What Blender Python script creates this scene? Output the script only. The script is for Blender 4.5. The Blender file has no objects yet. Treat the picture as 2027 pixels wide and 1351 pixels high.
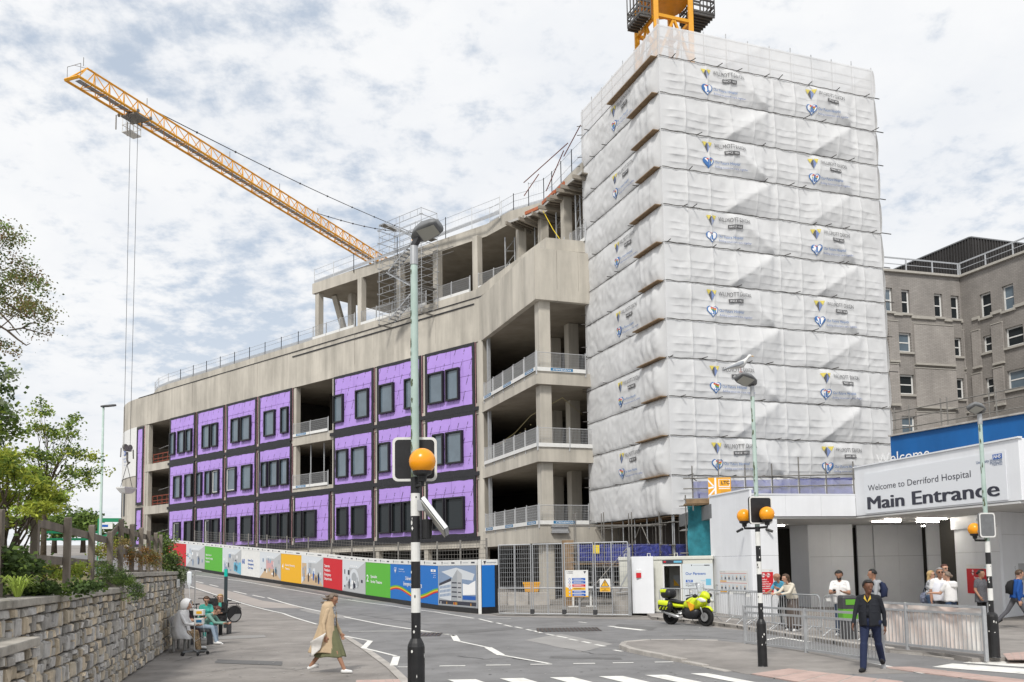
import bpy, bmesh, math, random
import numpy as np
from mathutils import Vector, Matrix, noise
random.seed(7)
sin,cos,rad,pi=math.sin,math.cos,math.radians,math.pi
S=bpy.context.scene
# ---------------- camera ----------------
H=2.15;FPX=1785.;PPX=1013.5;PPY=965.
PITCH=rad(4.98);ROLL=rad(0.85)
cp_,sp_=cos(PITCH),sin(PITCH);cr_,sr_=cos(ROLL),sin(ROLL)
FV=(0,cp_,sp_);RV=(cr_,s_:=sr_*sp_,-sr_*cp_);UV=(sr_,-cr_*sp_,cr_*cp_)
cd=bpy.data.cameras.new('camera');cam=bpy.data.objects.new('camera',cd);S.collection.objects.link(cam);S.camera=cam
cam.matrix_world=Matrix(((RV[0],UV[0],-FV[0],0),(RV[1],UV[1],-FV[1],0),(RV[2],UV[2],-FV[2],H),(0,0,0,1)))
cd.sensor_width=36;cd.lens=FPX/2027*36;cd.shift_y=(PPY-675.5)/2027;cd.clip_start=.1;cd.clip_end=5000
# ---------------- sky and sun ----------------
SUN_EL,SUN_AZ=48,197
W=bpy.data.worlds.new('World');S.world=W;W.use_nodes=True
nt=W.node_tree;nt.nodes.clear()
def N(t,**k):
    n=nt.nodes.new(t)
    for a,b in k.items():setattr(n,a,b)
    return n
def L(a,b):nt.links.new(a,b)
def math_(op,a,b=None,c=None):
    n=N('ShaderNodeMath',operation=op)
    for i,v in enumerate((a,b,c)):
        if v is None:continue
        if isinstance(v,(int,float)):n.inputs[i].default_value=v
        else:L(v,n.inputs[i])
    return n.outputs[0]
tc=N('ShaderNodeTexCoord');sx=N('ShaderNodeSeparateXYZ');L(tc.outputs['Generated'],sx.inputs[0])
den=math_('ADD',math_('MAXIMUM',sx.outputs[2],0.0),.22)
cx=N('ShaderNodeCombineXYZ');L(math_('DIVIDE',sx.outputs[0],den),cx.inputs[0]);L(math_('DIVIDE',sx.outputs[1],den),cx.inputs[1])
def noise_(scale,detail,rough,dist=0,loc=(0,0,0)):
    mp=N('ShaderNodeMapping');L(cx.outputs[0],mp.inputs[0]);mp.inputs['Location'].default_value=loc
    n=N('ShaderNodeTexNoise');L(mp.outputs[0],n.inputs['Vector'])
    n.inputs['Scale'].default_value=scale;n.inputs['Detail'].default_value=detail;n.inputs['Roughness'].default_value=rough;n.inputs['Distortion'].default_value=dist
    return n.outputs['Fac']
n1=noise_(.9,5,.55,0,(3.1,1.7,0));n2=noise_(15,9,.62,.12,(0,0,0));n3=noise_(2.6,7,.6,.1,(5,2,1))
dens=math_('ADD',math_('ADD',math_('MULTIPLY',n1,1.0),math_('MULTIPLY',n2,.72)),math_('MULTIPLY',n3,.35))
mr=N('ShaderNodeMapRange');mr.interpolation_type='SMOOTHSTEP';L(dens,mr.inputs[0]);mr.inputs[1].default_value=.78;mr.inputs[2].default_value=1.04
low=math_('SUBTRACT',1.0,math_('MULTIPLY',sx.outputs[2],1.0))
hz=N('ShaderNodeMapRange');L(sx.outputs[2],hz.inputs[0]);hz.inputs[1].default_value=.34;hz.inputs[2].default_value=.08;hz.inputs[3].default_value=0;hz.inputs[4].default_value=.55
cov=math_('MAXIMUM',mr.outputs[0],hz.outputs[0])
sky=N('ShaderNodeTexSky',sky_type='NISHITA',sun_disc=False);sky.sun_elevation=rad(SUN_EL);sky.sun_rotation=rad(SUN_AZ);sky.air_density=1;sky.dust_density=2
blue=N('ShaderNodeMix',data_type='RGBA');blue.inputs[0].default_value=.68;L(sky.outputs[0],blue.inputs[6]);blue.inputs[7].default_value=(7.2,8.15,9.4,1)
cl=N('ShaderNodeMix',data_type='RGBA');g3=N('ShaderNodeMapRange');L(n3,g3.inputs[0]);g3.inputs[1].default_value=.36;g3.inputs[2].default_value=.6
L(g3.outputs[0],cl.inputs[0]);cl.inputs[6].default_value=(9.0,9.25,9.65,1);cl.inputs[7].default_value=(9.9,10.0,10.15,1)
mx=N('ShaderNodeMix',data_type='RGBA');L(cov,mx.inputs[0]);L(blue.outputs[2],mx.inputs[6]);L(cl.outputs[2],mx.inputs[7])
bg=N('ShaderNodeBackground');L(mx.outputs[2],bg.inputs[0]);bg.inputs[1].default_value=.05
wo=N('ShaderNodeOutputWorld');L(bg.outputs[0],wo.inputs[0])
sl=bpy.data.lights.new('sun','SUN');so=bpy.data.objects.new('sun',sl);S.collection.objects.link(so)
sl.energy=1.5;sl.angle=rad(10);sl.color=(1,.96,.9)
so.rotation_euler=Vector((sin(rad(SUN_AZ))*cos(rad(SUN_EL)),cos(rad(SUN_AZ))*cos(rad(SUN_EL)),sin(rad(SUN_EL)))).to_track_quat('Z','Y').to_euler()
so.location=(0,-20,60)
S.view_settings.view_transform='Standard';S.view_settings.look='None';S.view_settings.exposure=.95;S.view_settings.gamma=1
S.view_settings.use_curve_mapping=False
try:S.cycles.max_bounces=8;S.cycles.use_denoising=True
except Exception:pass
# ---------------- helpers ----------------
def ray(px,py):
    a=(px-PPX)/FPX;b=-(py-PPY)/FPX
    return tuple(f+a*r+b*u for f,r,u in zip(FV,RV,UV))
def at(px,py,Y):
    d=ray(px,py);k=Y/d[1];return Vector((d[0]*k,Y,H+d[2]*k))
def g(x,y):
    u=-.6157*x+.788*y
    if u<36:return 0.
    if u<52:return .00195*(u-36)**2
    return .4992+.0624*(min(u,150)-52)
def gp(px,py,dz=0):
    d=ray(px,py);f=lambda k:H+d[2]*k-dz-g(d[0]*k,d[1]*k)
    k=4.
    while k<240 and f(k)>0:k+=.25
    lo,hi=k-.25,k
    for i in range(24):
        mid=(lo+hi)/2
        if f(mid)>0:lo=mid
        else:hi=mid
    return Vector((d[0]*lo,d[1]*lo,H+d[2]*lo))
def az(a):a=rad(a);return Vector((sin(a),cos(a),0))
def onwall(px,py,A,dr):
    d=ray(px,py);det=d[0]*-dr[1]+d[1]*dr[0];k=(A[0]*-dr[1]+A[1]*dr[0])/det
    return (k*d[0]-A[0])*dr[0]+(k*d[1]-A[1])*dr[1],H+k*d[2]
COL=S.collection
OFF={}
V3=Vector
class MB:
    def __init__(s):s.v=[];s.f=[];s.m=[];s.k=0
    def add(s,vs,fs):
        o=len(s.v);s.v+=[tuple(p) for p in vs]
        for f in fs:s.f.append(tuple(i+o for i in f));s.m.append(s.k)
        return s
    def obox(s,c,ex,ey,ez):
        c,ex,ey,ez=map(Vector,(c,ex,ey,ez))
        P=[c+a*ex+b*ey+d*ez for d in(-1,1) for b in(-1,1) for a in(-1,1)]
        if ex.cross(ey).dot(ez)<0:return s.add(P,[(0,1,3,2)[::1],(4,6,7,5),(0,4,5,1),(2,3,7,6),(0,2,6,4),(1,5,7,3)])
        return s.add(P,[(0,2,3,1),(4,5,7,6),(0,1,5,4),(2,6,7,3),(0,4,6,2),(1,3,7,5)])
    def box(s,x0,x1,y0,y1,z0,z1):
        return s.obox(((x0+x1)/2,(y0+y1)/2,(z0+z1)/2),((x1-x0)/2,0,0),(0,(y1-y0)/2,0),(0,0,(z1-z0)/2))
    def bar(s,p,q,w,h=None,up=(0,0,1)):
        p,q=Vector(p),Vector(q);d=q-p;L_=d.length
        if L_<1e-6:return s
        d/=L_;a=d.cross(Vector(up))
        if a.length<1e-3:a=d.cross(Vector((1,0,0)))
        a.normalize();b=a.cross(d).normalized();h=w if h is None else h
        return s.obox((p+q)/2,d*L_/2,a*w/2,b*h/2)
    def tube(s,pts,r,n=6,cap=True):
        pts=[Vector(p) for p in pts];o=[];k=len(pts);rr=r if isinstance(r,(list,tuple)) else [r]*k
        ref=None
        for i,p in enumerate(pts):
            d=(pts[min(i+1,k-1)]-pts[max(i-1,0)])
            d=d.normalized() if d.length>1e-9 else Vector((0,0,1))
            if ref is None:
                ref=d.cross(Vector((0,0,1)))
                if ref.length<.05:ref=d.cross(Vector((1,0,0)))
            ref=(ref-d*ref.dot(d))
            ref=ref.normalized() if ref.length>1e-6 else d.orthogonal().normalized()
            b=d.cross(ref)
            for j in range(n):
                t=2*pi*j/n;o.append(p+(ref*cos(t)+b*sin(t))*rr[i])
        fs=[]
        for i in range(k-1):
            for j in range(n):
                a=i*n+j;b2=i*n+(j+1)%n;fs.append((a,b2,b2+n,a+n))
        if cap:fs.append(tuple(range(n))[::-1]);fs.append(tuple((k-1)*n+j for j in range(n)))
        return s.add(o,fs)
    def poly(s,pts):return s.add(pts,[tuple(range(len(pts)))])
    def prism(s,pts,z0,z1):
        n=len(pts);zz=lambda z,p:z(p[0],p[1]) if callable(z) else z
        P=[(p[0],p[1],zz(z0,p)) for p in pts]+[(p[0],p[1],zz(z1,p)) for p in pts]
        ar=sum(pts[i][0]*pts[(i+1)%n][1]-pts[(i+1)%n][0]*pts[i][1] for i in range(n))
        fs=[tuple(range(n))[::-1],tuple(range(n,2*n))]+[(i,(i+1)%n,(i+1)%n+n,i+n) for i in range(n)]
        if ar<0:fs=[f[::-1] for f in fs]
        return s.add(P,fs)
    def loft(s,rings,cap=True):
        n=len(rings[0]);o=[p for r in rings for p in r];fs=[]
        for i in range(len(rings)-1):
            for j in range(n):
                a=i*n+j;b=i*n+(j+1)%n;fs.append((a,b,b+n,a+n))
        if cap:fs.append(tuple(range(n))[::-1]);fs.append(tuple(len(o)-n+j for j in range(n)))
        return s.add(o,fs)
    def lathe(s,prof,c,n=16,ax=(0,0,1)):
        ax=Vector(ax).normalized();a=ax.orthogonal().normalized();b=ax.cross(a);c=Vector(c)
        return s.loft([[c+ax*z+(a*cos(2*pi*j/n)+b*sin(2*pi*j/n))*r for j in range(n)] for r,z in prof])
    def ball(s,c,r,n=12,sc=(1,1,1)):
        c=Vector(c);m=n//2
        return s.loft([[c+Vector((sc[0]*r*sin(pi*(i+.02)/(m+.04))*cos(2*pi*j/n),sc[1]*r*sin(pi*(i+.02)/(m+.04))*sin(2*pi*j/n),-sc[2]*r*cos(pi*(i+.02)/(m+.04)))) for j in range(n)] for i in range(m+1)])
    def grid(s,fn,nu,nv):
        P=[fn(i/nu,j/nv) for j in range(nv+1) for i in range(nu+1)]
        return s.add(P,[(j*(nu+1)+i,j*(nu+1)+i+1,(j+1)*(nu+1)+i+1,(j+1)*(nu+1)+i) for j in range(nv) for i in range(nu)])
    def build(s,name,mats,parent=None,smooth=False,bevel=0,local=False,kind=None,**tags):
        me=bpy.data.meshes.new(name);o=Vector((0,0,0))
        if parent is not None and not local:o=OFF.get(parent.name,o)
        vs=s.v if o.length==0 else [(a-o.x,b-o.y,c-o.z) for a,b,c in s.v]
        me.from_pydata(vs,[],s.f)
        for m in (mats if isinstance(mats,(list,tuple)) else [mats]):me.materials.append(m)
        if any(s.m):me.polygons.foreach_set('material_index',s.m)
        if smooth:me.polygons.foreach_set('use_smooth',[True]*len(s.f))
        me.update()
        return put(name,me,parent,o,bevel,kind,**tags)
def put(name,me,parent=None,off=None,bevel=0,kind=None,**tags):
    ob=bpy.data.objects.new(name,me);COL.objects.link(ob)
    if parent is not None:ob.parent=parent;OFF[ob.name]=OFF.get(parent.name,Vector((0,0,0)))
    if bevel:
        b=ob.modifiers.new('bevel','BEVEL');b.width=bevel;b.segments=2;b.limit_method='ANGLE'
    if kind:ob['kind']=kind
    for k,v in tags.items():ob[k]=v
    return ob
def thing(name,label,cat,loc=(0,0,0),group=None,rz=0):
    e=bpy.data.objects.new(name,None);COL.objects.link(e);e.location=loc;e.rotation_euler=(0,0,rz)
    e.empty_display_size=.2;e['label']=label;e['category']=cat
    if group:e['group']=group
    OFF[e.name]=Vector(loc);return e
def tag(o,label,cat,group=None):
    o['label']=label;o['category']=cat
    if group:o['group']=group
    return o
def dup(root,loc,rz=0,label=None,group=None):
    r=root.copy();COL.objects.link(r);r.location=loc;r.rotation_euler=(0,0,rz)
    if label:r['label']=label
    if group:r['group']=group
    for ch in root.children:
        c=ch.copy();COL.objects.link(c);c.parent=r
        for gg in ch.children:
            d=gg.copy();COL.objects.link(d);d.parent=c
    return r
# ---------------- materials ----------------
def mat(name,col,rough=.7,metal=0,var=0,scale=3,bump=0,bscale=None,stretch=None,spec=.4,emit=0,island=0,col2=None,alpha=None,detail=5,streak=0):
    m=bpy.data.materials.new(name);m.use_nodes=True;t=m.node_tree;b=t.nodes['Principled BSDF']
    b.inputs['Base Color'].default_value=(*col,1);b.inputs['Roughness'].default_value=rough;b.inputs['Metallic'].default_value=metal
    b.inputs['Specular IOR Level'].default_value=spec
    if emit:b.inputs['Emission Color'].default_value=(*col,1);b.inputs['Emission Strength'].default_value=emit
    if var or bump or island:
        ge=t.nodes.new('ShaderNodeNewGeometry');mp=t.nodes.new('ShaderNodeMapping');t.links.new(ge.outputs['Position'],mp.inputs[0])
        if stretch:mp.inputs['Scale'].default_value=stretch
        n=t.nodes.new('ShaderNodeTexNoise');t.links.new(mp.outputs[0],n.inputs['Vector']);n.inputs['Scale'].default_value=scale;n.inputs['Detail'].default_value=detail;n.inputs['Roughness'].default_value=.6
        last=None
        if var:
            mr=t.nodes.new('ShaderNodeMapRange');t.links.new(n.outputs['Fac'],mr.inputs[0]);mr.inputs[1].default_value=.28;mr.inputs[2].default_value=.72
            mi=t.nodes.new('ShaderNodeMix');mi.data_type='RGBA';t.links.new(mr.outputs[0],mi.inputs[0])
            c2=col2 or tuple(min(1,c*(1+var)) for c in col)
            mi.inputs[6].default_value=(*[c*(1-var) for c in col],1);mi.inputs[7].default_value=(*c2,1);last=mi.outputs[2]
        if island:
            h=t.nodes.new('ShaderNodeHueSaturation');mr=t.nodes.new('ShaderNodeMapRange');t.links.new(ge.outputs['Random Per Island'],mr.inputs[0])
            mr.inputs[3].default_value=1-island;mr.inputs[4].default_value=1+island;t.links.new(mr.outputs[0],h.inputs['Value'])
            if last:t.links.new(last,h.inputs['Color'])
            else:h.inputs['Color'].default_value=(*col,1)
            last=h.outputs[0]
        if streak:
            for st,sc,am in(((1,1,.05),1.1,streak),((.25,.25,.25),.9,streak*.6)):
                m2=t.nodes.new('ShaderNodeMapping');t.links.new(ge.outputs['Position'],m2.inputs[0]);m2.inputs['Scale'].default_value=st
                n3=t.nodes.new('ShaderNodeTexNoise');t.links.new(m2.outputs[0],n3.inputs['Vector']);n3.inputs['Scale'].default_value=sc;n3.inputs['Detail'].default_value=7;n3.inputs['Roughness'].default_value=.65
                r3=t.nodes.new('ShaderNodeMapRange');t.links.new(n3.outputs['Fac'],r3.inputs[0]);r3.inputs[1].default_value=.42;r3.inputs[2].default_value=.66;r3.inputs[3].default_value=1;r3.inputs[4].default_value=1-am
                x3=t.nodes.new('ShaderNodeMix');x3.data_type='RGBA';x3.blend_type='MULTIPLY';x3.inputs[0].default_value=1;t.links.new(last,x3.inputs[6]);t.links.new(r3.outputs[0],x3.inputs[7]);last=x3.outputs[2]
        if last:t.links.new(last,b.inputs['Base Color'])
        if bump:
            n2=t.nodes.new('ShaderNodeTexNoise');t.links.new(mp.outputs[0],n2.inputs['Vector']);n2.inputs['Scale'].default_value=bscale or scale*4;n2.inputs['Detail'].default_value=6
            bu=t.nodes.new('ShaderNodeBump');bu.inputs['Strength'].default_value=min(1,bump);bu.inputs['Distance'].default_value=.02 if bump<=1 else .02*bump;t.links.new(n2.outputs['Fac'],bu.inputs['Height']);t.links.new(bu.outputs[0],b.inputs['Normal'])
    return m
def flat(name,c,rough=.55):return mat(name,c,rough)
concrete=mat('concrete',(.53,.495,.43),.85,var=.2,scale=.55,bump=.25,bscale=9,stretch=(1,1,.35),detail=9,streak=.24)
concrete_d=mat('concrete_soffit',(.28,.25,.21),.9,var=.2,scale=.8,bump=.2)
concrete_k=mat('kerb_concrete',(.40,.375,.345),.9,var=.25,scale=2,bump=.3,bscale=30)
inside=mat('unlit_interior_blockwork',(.06,.053,.046),.95,var=.3,scale=.5)  # darkness of the unlit interiors is put into this near-black colour
asphalt=mat('road_asphalt',(.225,.222,.222),.9,var=.14,scale=.35,bump=.5,bscale=60,detail=10,streak=.22)
paving=mat('pavement_asphalt',(.30,.278,.258),.92,var=.16,scale=.4,bump=.5,bscale=50,detail=10,streak=.25)
paleroad=mat('pale_asphalt',(.36,.325,.30),.9,var=.12,scale=.5,bump=.4,bscale=50,detail=9)
siteground=mat('site_hardcore',(.22,.205,.185),.95,var=.45,scale=.5,bump=.8,bscale=6,detail=9)
paint=mat('road_paint',(.74,.73,.69),.75,var=.18,scale=3,bump=.3,bscale=40,detail=8)
pink=mat('tactile_blocks',(.47,.345,.305),.9,var=.15,scale=3,bump=.3,bscale=40)
galv=mat('galvanised_steel',(.44,.45,.46),.5,.55,var=.12,scale=6)
galvd=mat('dull_scaffold_tube',(.21,.20,.185),.6,.4,var=.3,scale=4)
white=mat('white_panel',(.77,.785,.81),.45,var=.04,scale=.8,streak=.06)
whitep=mat('white_paint',(.72,.72,.70),.5,var=.06,scale=4)
offwhite=mat('cabin_white',(.62,.62,.56),.5,var=.08,scale=2)
black=mat('black_paint',(.014,.014,.015),.45,var=.4,scale=12)
blackm=mat('black_membrane',(.022,.022,.026),.55,var=.3,scale=6,bump=.5,bscale=12)
darkgrey=mat('dark_grey_plastic',(.05,.05,.053),.5,var=.2,scale=8)
midgrey=mat('grey_plastic',(.16,.165,.17),.5,var=.15,scale=8)
yellow=flat('print_yellow',(.80,.60,.03));red=flat('print_red',(.58,.015,.025));green=flat('print_green',(.10,.42,.04));blue=flat('print_blue',(.008,.155,.52))
nhsblue=flat('emblem_blue',(.01,.10,.42));orange=flat('print_orange',(.80,.38,.02));ink=flat('dark_ink',(.035,.037,.055));inkw=flat('white_ink',(.85,.85,.85))
yolk=flat('print_amber',(.78,.42,.02));lightblue=flat('print_light_blue',(.15,.45,.62));greyp=flat('print_grey',(.36,.38,.40));paleprint=flat('print_pale',(.62,.65,.68));skyprint=flat('print_sky',(.22,.30,.44))
craney=mat('crane_orange',(.74,.345,.02),.45,var=.1,scale=3)
timber=mat('weathered_timber',(.17,.145,.12),.9,var=.35,scale=3,bump=.6,bscale=25,stretch=(1,1,.15))
board=mat('scaffold_board',(.25,.17,.10),.85,var=.3,scale=3)
steelwin=mat('black_window_frame',(.015,.015,.017),.35)
glass=mat('window_glass',(.02,.025,.028),.08,spec=.3)
glassb=mat('sky_tinted_window_glass',(.115,.155,.19),.12,spec=.9,var=.25,scale=.4)  # bluish base colour stands in for the reflected sky
TXT={}
def text_mesh(body,shear=0,bold=0):
    if 'M' in body or 'W' in body:bold=0
    k=(body,shear,bold)
    if k in TXT:return TXT[k]
    cu=bpy.data.curves.new('lettering','FONT');cu.body=body;cu.size=1;cu.shear=shear;cu.offset=bold;cu.resolution_u=3
    ob=bpy.data.objects.new('lettering',cu);me=ob.to_mesh()
    vs=[tuple(v.co) for v in me.vertices];fs=[tuple(p.vertices) for p in me.polygons];ob.to_mesh_clear()
    bpy.data.objects.remove(ob);bpy.data.curves.remove(cu)
    xs=[v[0] for v in vs] or [0];ys=[v[1] for v in vs] or [0]
    TXT[k]=(vs,fs,min(xs),max(xs),min(ys),max(ys));return TXT[k]
def lettering(body,P,xd,w=None,h=None,up=(0,0,1),mb=None,shear=0,bold=0,align='l',fn=None):
    """adds letters to mb: P = left (or centre) baseline point, w = full width, h = cap height"""
    vs,fs,x0,x1,y0,y1=text_mesh(body,shear,bold);mb=mb or MB();P=Vector(P);xd=Vector(xd).normalized();up=Vector(up)
    sx=(w/(x1-x0)) if w else None;sy=(h/.73) if h else None
    sx=sx or sy;sy=sy or sx
    ox={'l':x0,'c':(x0+x1)/2,'r':x1}[align]
    if fn:mb.add([fn((v[0]-ox)*sx,v[1]*sy) for v in vs],fs)
    else:mb.add([P+xd*((v[0]-ox)*sx)+up*(v[1]*sy) for v in vs],fs)
    return mb
def rect(mb,P,xd,x0,x1,z0,z1,fn=None):
    P=Vector(P);xd=Vector(xd);q=((x0,z0),(x1,z0),(x1,z1),(x0,z1))
    return mb.poly([fn(a,b) if fn else P+xd*a+Vector((0,0,b)) for a,b in q])
def shape(mb,P,xd,pts,fn=None):
    P=Vector(P);xd=Vector(xd);return mb.poly([fn(a,b) if fn else P+xd*a+Vector((0,0,b)) for a,b in pts])
def heart(r,n=20):
    o=[]
    for i in range(n):
        t=2*pi*i/n;o.append((r*sin(t)**3,r*(.8125*cos(t)-.3125*cos(2*t)-.125*cos(3*t)-.0625*cos(4*t))))
    return o
def disc(r,n=16,cx=0,cz=0):return [(cx+r*cos(2*pi*i/n),cz+r*sin(2*pi*i/n)) for i in range(n)]
# ---------------- ground, road, kerbs, markings ----------------
def sheet(name,left,right,mat_,dz,n=8,kind='structure'):
    m=MB();k=len(left)
    for i in range(k-1):
        for s in range(6):
            a0=left[i].lerp(left[i+1],s/6);a1=left[i].lerp(left[i+1],(s+1)/6);b0=right[i].lerp(right[i+1],s/6);b1=right[i].lerp(right[i+1],(s+1)/6)
            for j in range(n):
                q=[a0.lerp(b0,j/n),a0.lerp(b0,(j+1)/n),a1.lerp(b1,(j+1)/n),a1.lerp(b1,j/n)]
                m.poly([(p.x,p.y,g(p.x,p.y)+dz) for p in q])
    return m.build(name,mat_,kind=kind)
def axis(a,b,c,d,s1,s2):
    o=[];x=a
    while x<d:
        o.append(x);x+=s2 if b<=x<c else s1
    o.append(d);return o
m=MB();X=axis(-900,-70,50,900,60,4);Y=axis(-40,-40,130,2500,90,4)
for j,y in enumerate(Y):
    for i,x in enumerate(X):m.v.append((x,y,g(x,y)-.004))
nx=len(X)
m.f=[(j*nx+i,j*nx+i+1,(j+1)*nx+i+1,(j+1)*nx+i) for j in range(len(Y)-1) for i in range(nx-1)];m.m=[0]*len(m.f)
m.build('ground',paving,kind='structure')
Lp=[gp(*p) for p in((860,1420),(805,1351),(760,1311),(700,1268),(640,1238),(560,1216),(470,1193),(385,1167))]
Rp=[gp(*p) for p in((2300,1400),(1960,1318),(1544,1258),(1290,1228),(985,1221),(775,1194),(640,1174),(478,1149))]
Lp.append(Vector((-24.5,62,0)));Rp.append(Vector((-26,76,0)));Lp.append(Vector((-50,95,0)));Rp.append(Vector((-46,104,0)))
Lp.insert(0,Vector((0,-10,0)));Rp.insert(0,Vector((30,-10,0)))
Lp[1]=Vector((-.3,10,0));Rp[1]=Vector((18,14,0))
sheet('road',Lp,Rp,asphalt,.006)
# pale build-out beside the road
pl=[gp(*p) for p in((385,1153),(470,1175),(520,1190),(572,1197))];pr=[gp(*p) for p in((385,1164),(470,1190),(520,1204),(600,1205))]
sheet('pale_surfacing',pl,pr,paleroad,.011,3)
sheet('site_yard',[gp(985,1219),gp(1110,1219),gp(1262,1222)],[Vector((-5,62,0)),Vector((4,62,0)),Vector((14,58,0))],siteground,.012,6)
MK=MB()
def ribbon(pts,w,mb=MK,dz=.014):
    P=[];
    for a,b in zip(pts,pts[1:]):
        k=max(1,int((b-a).length/1.5))
        P+=[a.lerp(b,i/k) for i in range(k)]
    P.append(pts[-1]);q=[]
    for i,p in enumerate(P):
        d=P[min(i+1,len(P)-1)]-P[max(i-1,0)];d.z=0;d.normalize();s=Vector((d.y,-d.x,0))*w/2
        for e in(-1,1):
            v=p+s*e;q.append((v.x,v.y,g(v.x,v.y)+dz))
    mb.add(q,[(2*i,2*i+1,2*i+3,2*i+2) for i in range(len(P)-1)])
R_=lambda w,*p:ribbon([gp(*q) for q in p],w)
R_(.12,(345,1134),(478,1151),(640,1179),(775,1200),(860,1212),(938,1225))
R_(.13,(530,1184),(640,1212),(760,1238),(898,1259));R_(.12,(372,1160),(470,1192),(560,1215),(628,1237))
for a,b in(((385,1151),(402,1155)),((415,1158),(432,1162)),((462,1171),(488,1177)),((500,1179),(524,1184))):R_(.14,a,b)
R_(.1,(681,1260),(733,1270));R_(.17,(733,1270),(720,1284));R_(.1,(720,1284),(784,1300));R_(.17,(785,1301),(779,1319));R_(.1,(787,1322),(816,1322))
R_(.2,(898,1259),(905,1270));R_(.1,(905,1270),(966,1283));R_(.2,(966,1283),(992,1298));R_(.1,(992,1298),(1087,1315))
for a,b in((870,921),(962,1011),(1050,1093),(1135,1178),(1213,1254),(1296,1333)):y=1320-(a-870)*.018;R_(.13,(a,y),(b,y-.5))
for p in(((948,1226),(975,1233)),((983,1234),(994,1236.5)),((998,1238),(1013,1241.5)),((1020,1242),(1034,1245)),((1042,1247),(1054,1249.5)),((1057,1250),(1072,1254)),((1081,1256),(1097,1259)),((1102,1260),(1123,1264)),((1126,1266),(1143,1269)),((1153,1271),(1169,1274.5)),((1179,1277),(1198,1281)),((1215,1288),(1232,1291))):R_(.11,*p)
R_(.18,(1205,1240.5),(1225,1243));R_(.28,(1222,1243),(1275,1249));R_(.1,(1145,1232),(1161,1234));R_(.12,(1368,1272.2),(1395,1272));R_(.1,(965,1226),(1012,1226))
R_(.12,(690,1251),(830,1250));R_(.1,(830,1250),(890,1257),(900,1260))
R_(.2,(1500,1271),(1545,1263),(1600,1272));R_(.12,(1600,1294),(1745,1318),(1830,1335))
zd=(gp(1336,1351)-gp(1276,1338)).normalized()
for a,y,w in((886,1347,56),(989,1344.6,48),(1088,1342.6,46),(1185,1340.5,48),(1276,1338,42),(1367,1335,34)):
    A=gp(a,y);B=gp(a+w,y-.6);q=[A,B,B+zd*3,A+zd*3]
    MK.poly([(p.x,p.y,.014) for p in q])
zd2=(gp(2027,1336)-gp(1845,1322)).normalized()
for a,y,h in((1845,1322,7),(1905,1313.5,5.5)):
    A=gp(a,y);B=gp(a+40,y-h);q=[A,B,B+zd2*5,A+zd2*5];MK.poly([(p.x,p.y,.014) for p in q])
MK.build('road_marking',paint,kind='structure')
# repairs, cracks and spots on the tarmac
rp=random.Random(31)
dkasp=mat('dark_asphalt_repair',(.15,.148,.147),.9,var=.18,scale=.8,bump=.5,bscale=60,detail=9);lasp=mat('pale_asphalt_repair',(.30,.29,.28),.9,var=.14,scale=.8,bump=.5,bscale=60,detail=9)
def patch(px,mt,dz=.0105):
    q=[gp(*p) for p in px];m=MB();n=len(q);P=[]
    for a,b in zip(q,q[1:]+q[:1]):
        for k in range(5):
            v=a.lerp(b,k/5);P.append((v.x+rp.uniform(-.03,.03),v.y+rp.uniform(-.03,.03),g(v.x,v.y)+dz))
    m.poly(P);m.build('road_patch',mt,kind='structure')
patch([(1040,1268),(1110,1256),(1215,1276),(1150,1292)],lasp);patch([(1225,1236),(1300,1243),(1290,1249),(1215,1241)],dkasp);patch([(905,1250),(1010,1243),(1022,1247),(912,1255)],dkasp)
patch([(560,1158),(700,1186),(695,1189),(552,1161)],dkasp);patch([(1090,1300),(1230,1303),(1232,1307),(1088,1304)],dkasp);patch([(610,1205),(700,1222),(680,1226),(590,1208)],lasp)
patch([(395,1262),(520,1257),(528,1262),(400,1268)],lasp,.004);patch([(430,1306),(560,1310),(556,1318),(424,1313)],dkasp,.004)
m=MB()
for pts in([(905,1300),(960,1306),(1010,1303),(1070,1312)],[(1120,1285),(1180,1296),(1250,1299)],[(700,1215),(780,1228),(860,1240)],[(420,1330),(500,1322),(590,1326),(640,1320)],[(350,1310),(430,1290),(520,1283)],[(1330,1258),(1400,1262),(1470,1268)]):
    q=[gp(*p) for p in pts];r=[]
    for a,b in zip(q,q[1:]):
        for k in range(8):v=a.lerp(b,k/8);r.append(Vector((v.x+rp.uniform(-.05,.05),v.y+rp.uniform(-.05,.05),0)))
    ribbon(r,.03,m,.0125)
m.build('tar_crack',mat('tar_seal',(.05,.05,.052),.6),kind='stuff')
m=MB()
for i in range(420):
    px,py=(rp.uniform(300,800),rp.uniform(1235,1351)) if i<190 else (rp.uniform(800,1500),rp.uniform(1235,1340)) if i<330 else (rp.uniform(1260,2020),rp.uniform(1270,1351))
    c=gp(px,py);r=rp.uniform(.012,.035);z=g(c.x,c.y)+(.0135 if i<330 else .12)
    if i>=330:c=gp(px,py,.0);z=.0145
    m.k=rp.choice((0,1,1));m.poly([(c.x+r*cos(2*pi*j/7),c.y+r*rp.uniform(.7,1.2)*sin(2*pi*j/7),z) for j in range(7)])
m.build('chewing_gum_spot',[mat('gum_dark',(.10,.10,.10),.8),mat('gum_pale',(.38,.37,.35),.8)],kind='stuff')
# flush kerb beside the pavement on the left
m=MB();ribbon([gp(*p) for p in((815,1362),(774,1322),(730,1290),(684,1260))],.18,m,.012);m.build('flush_kerb',concrete_k,kind='structure')
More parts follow.
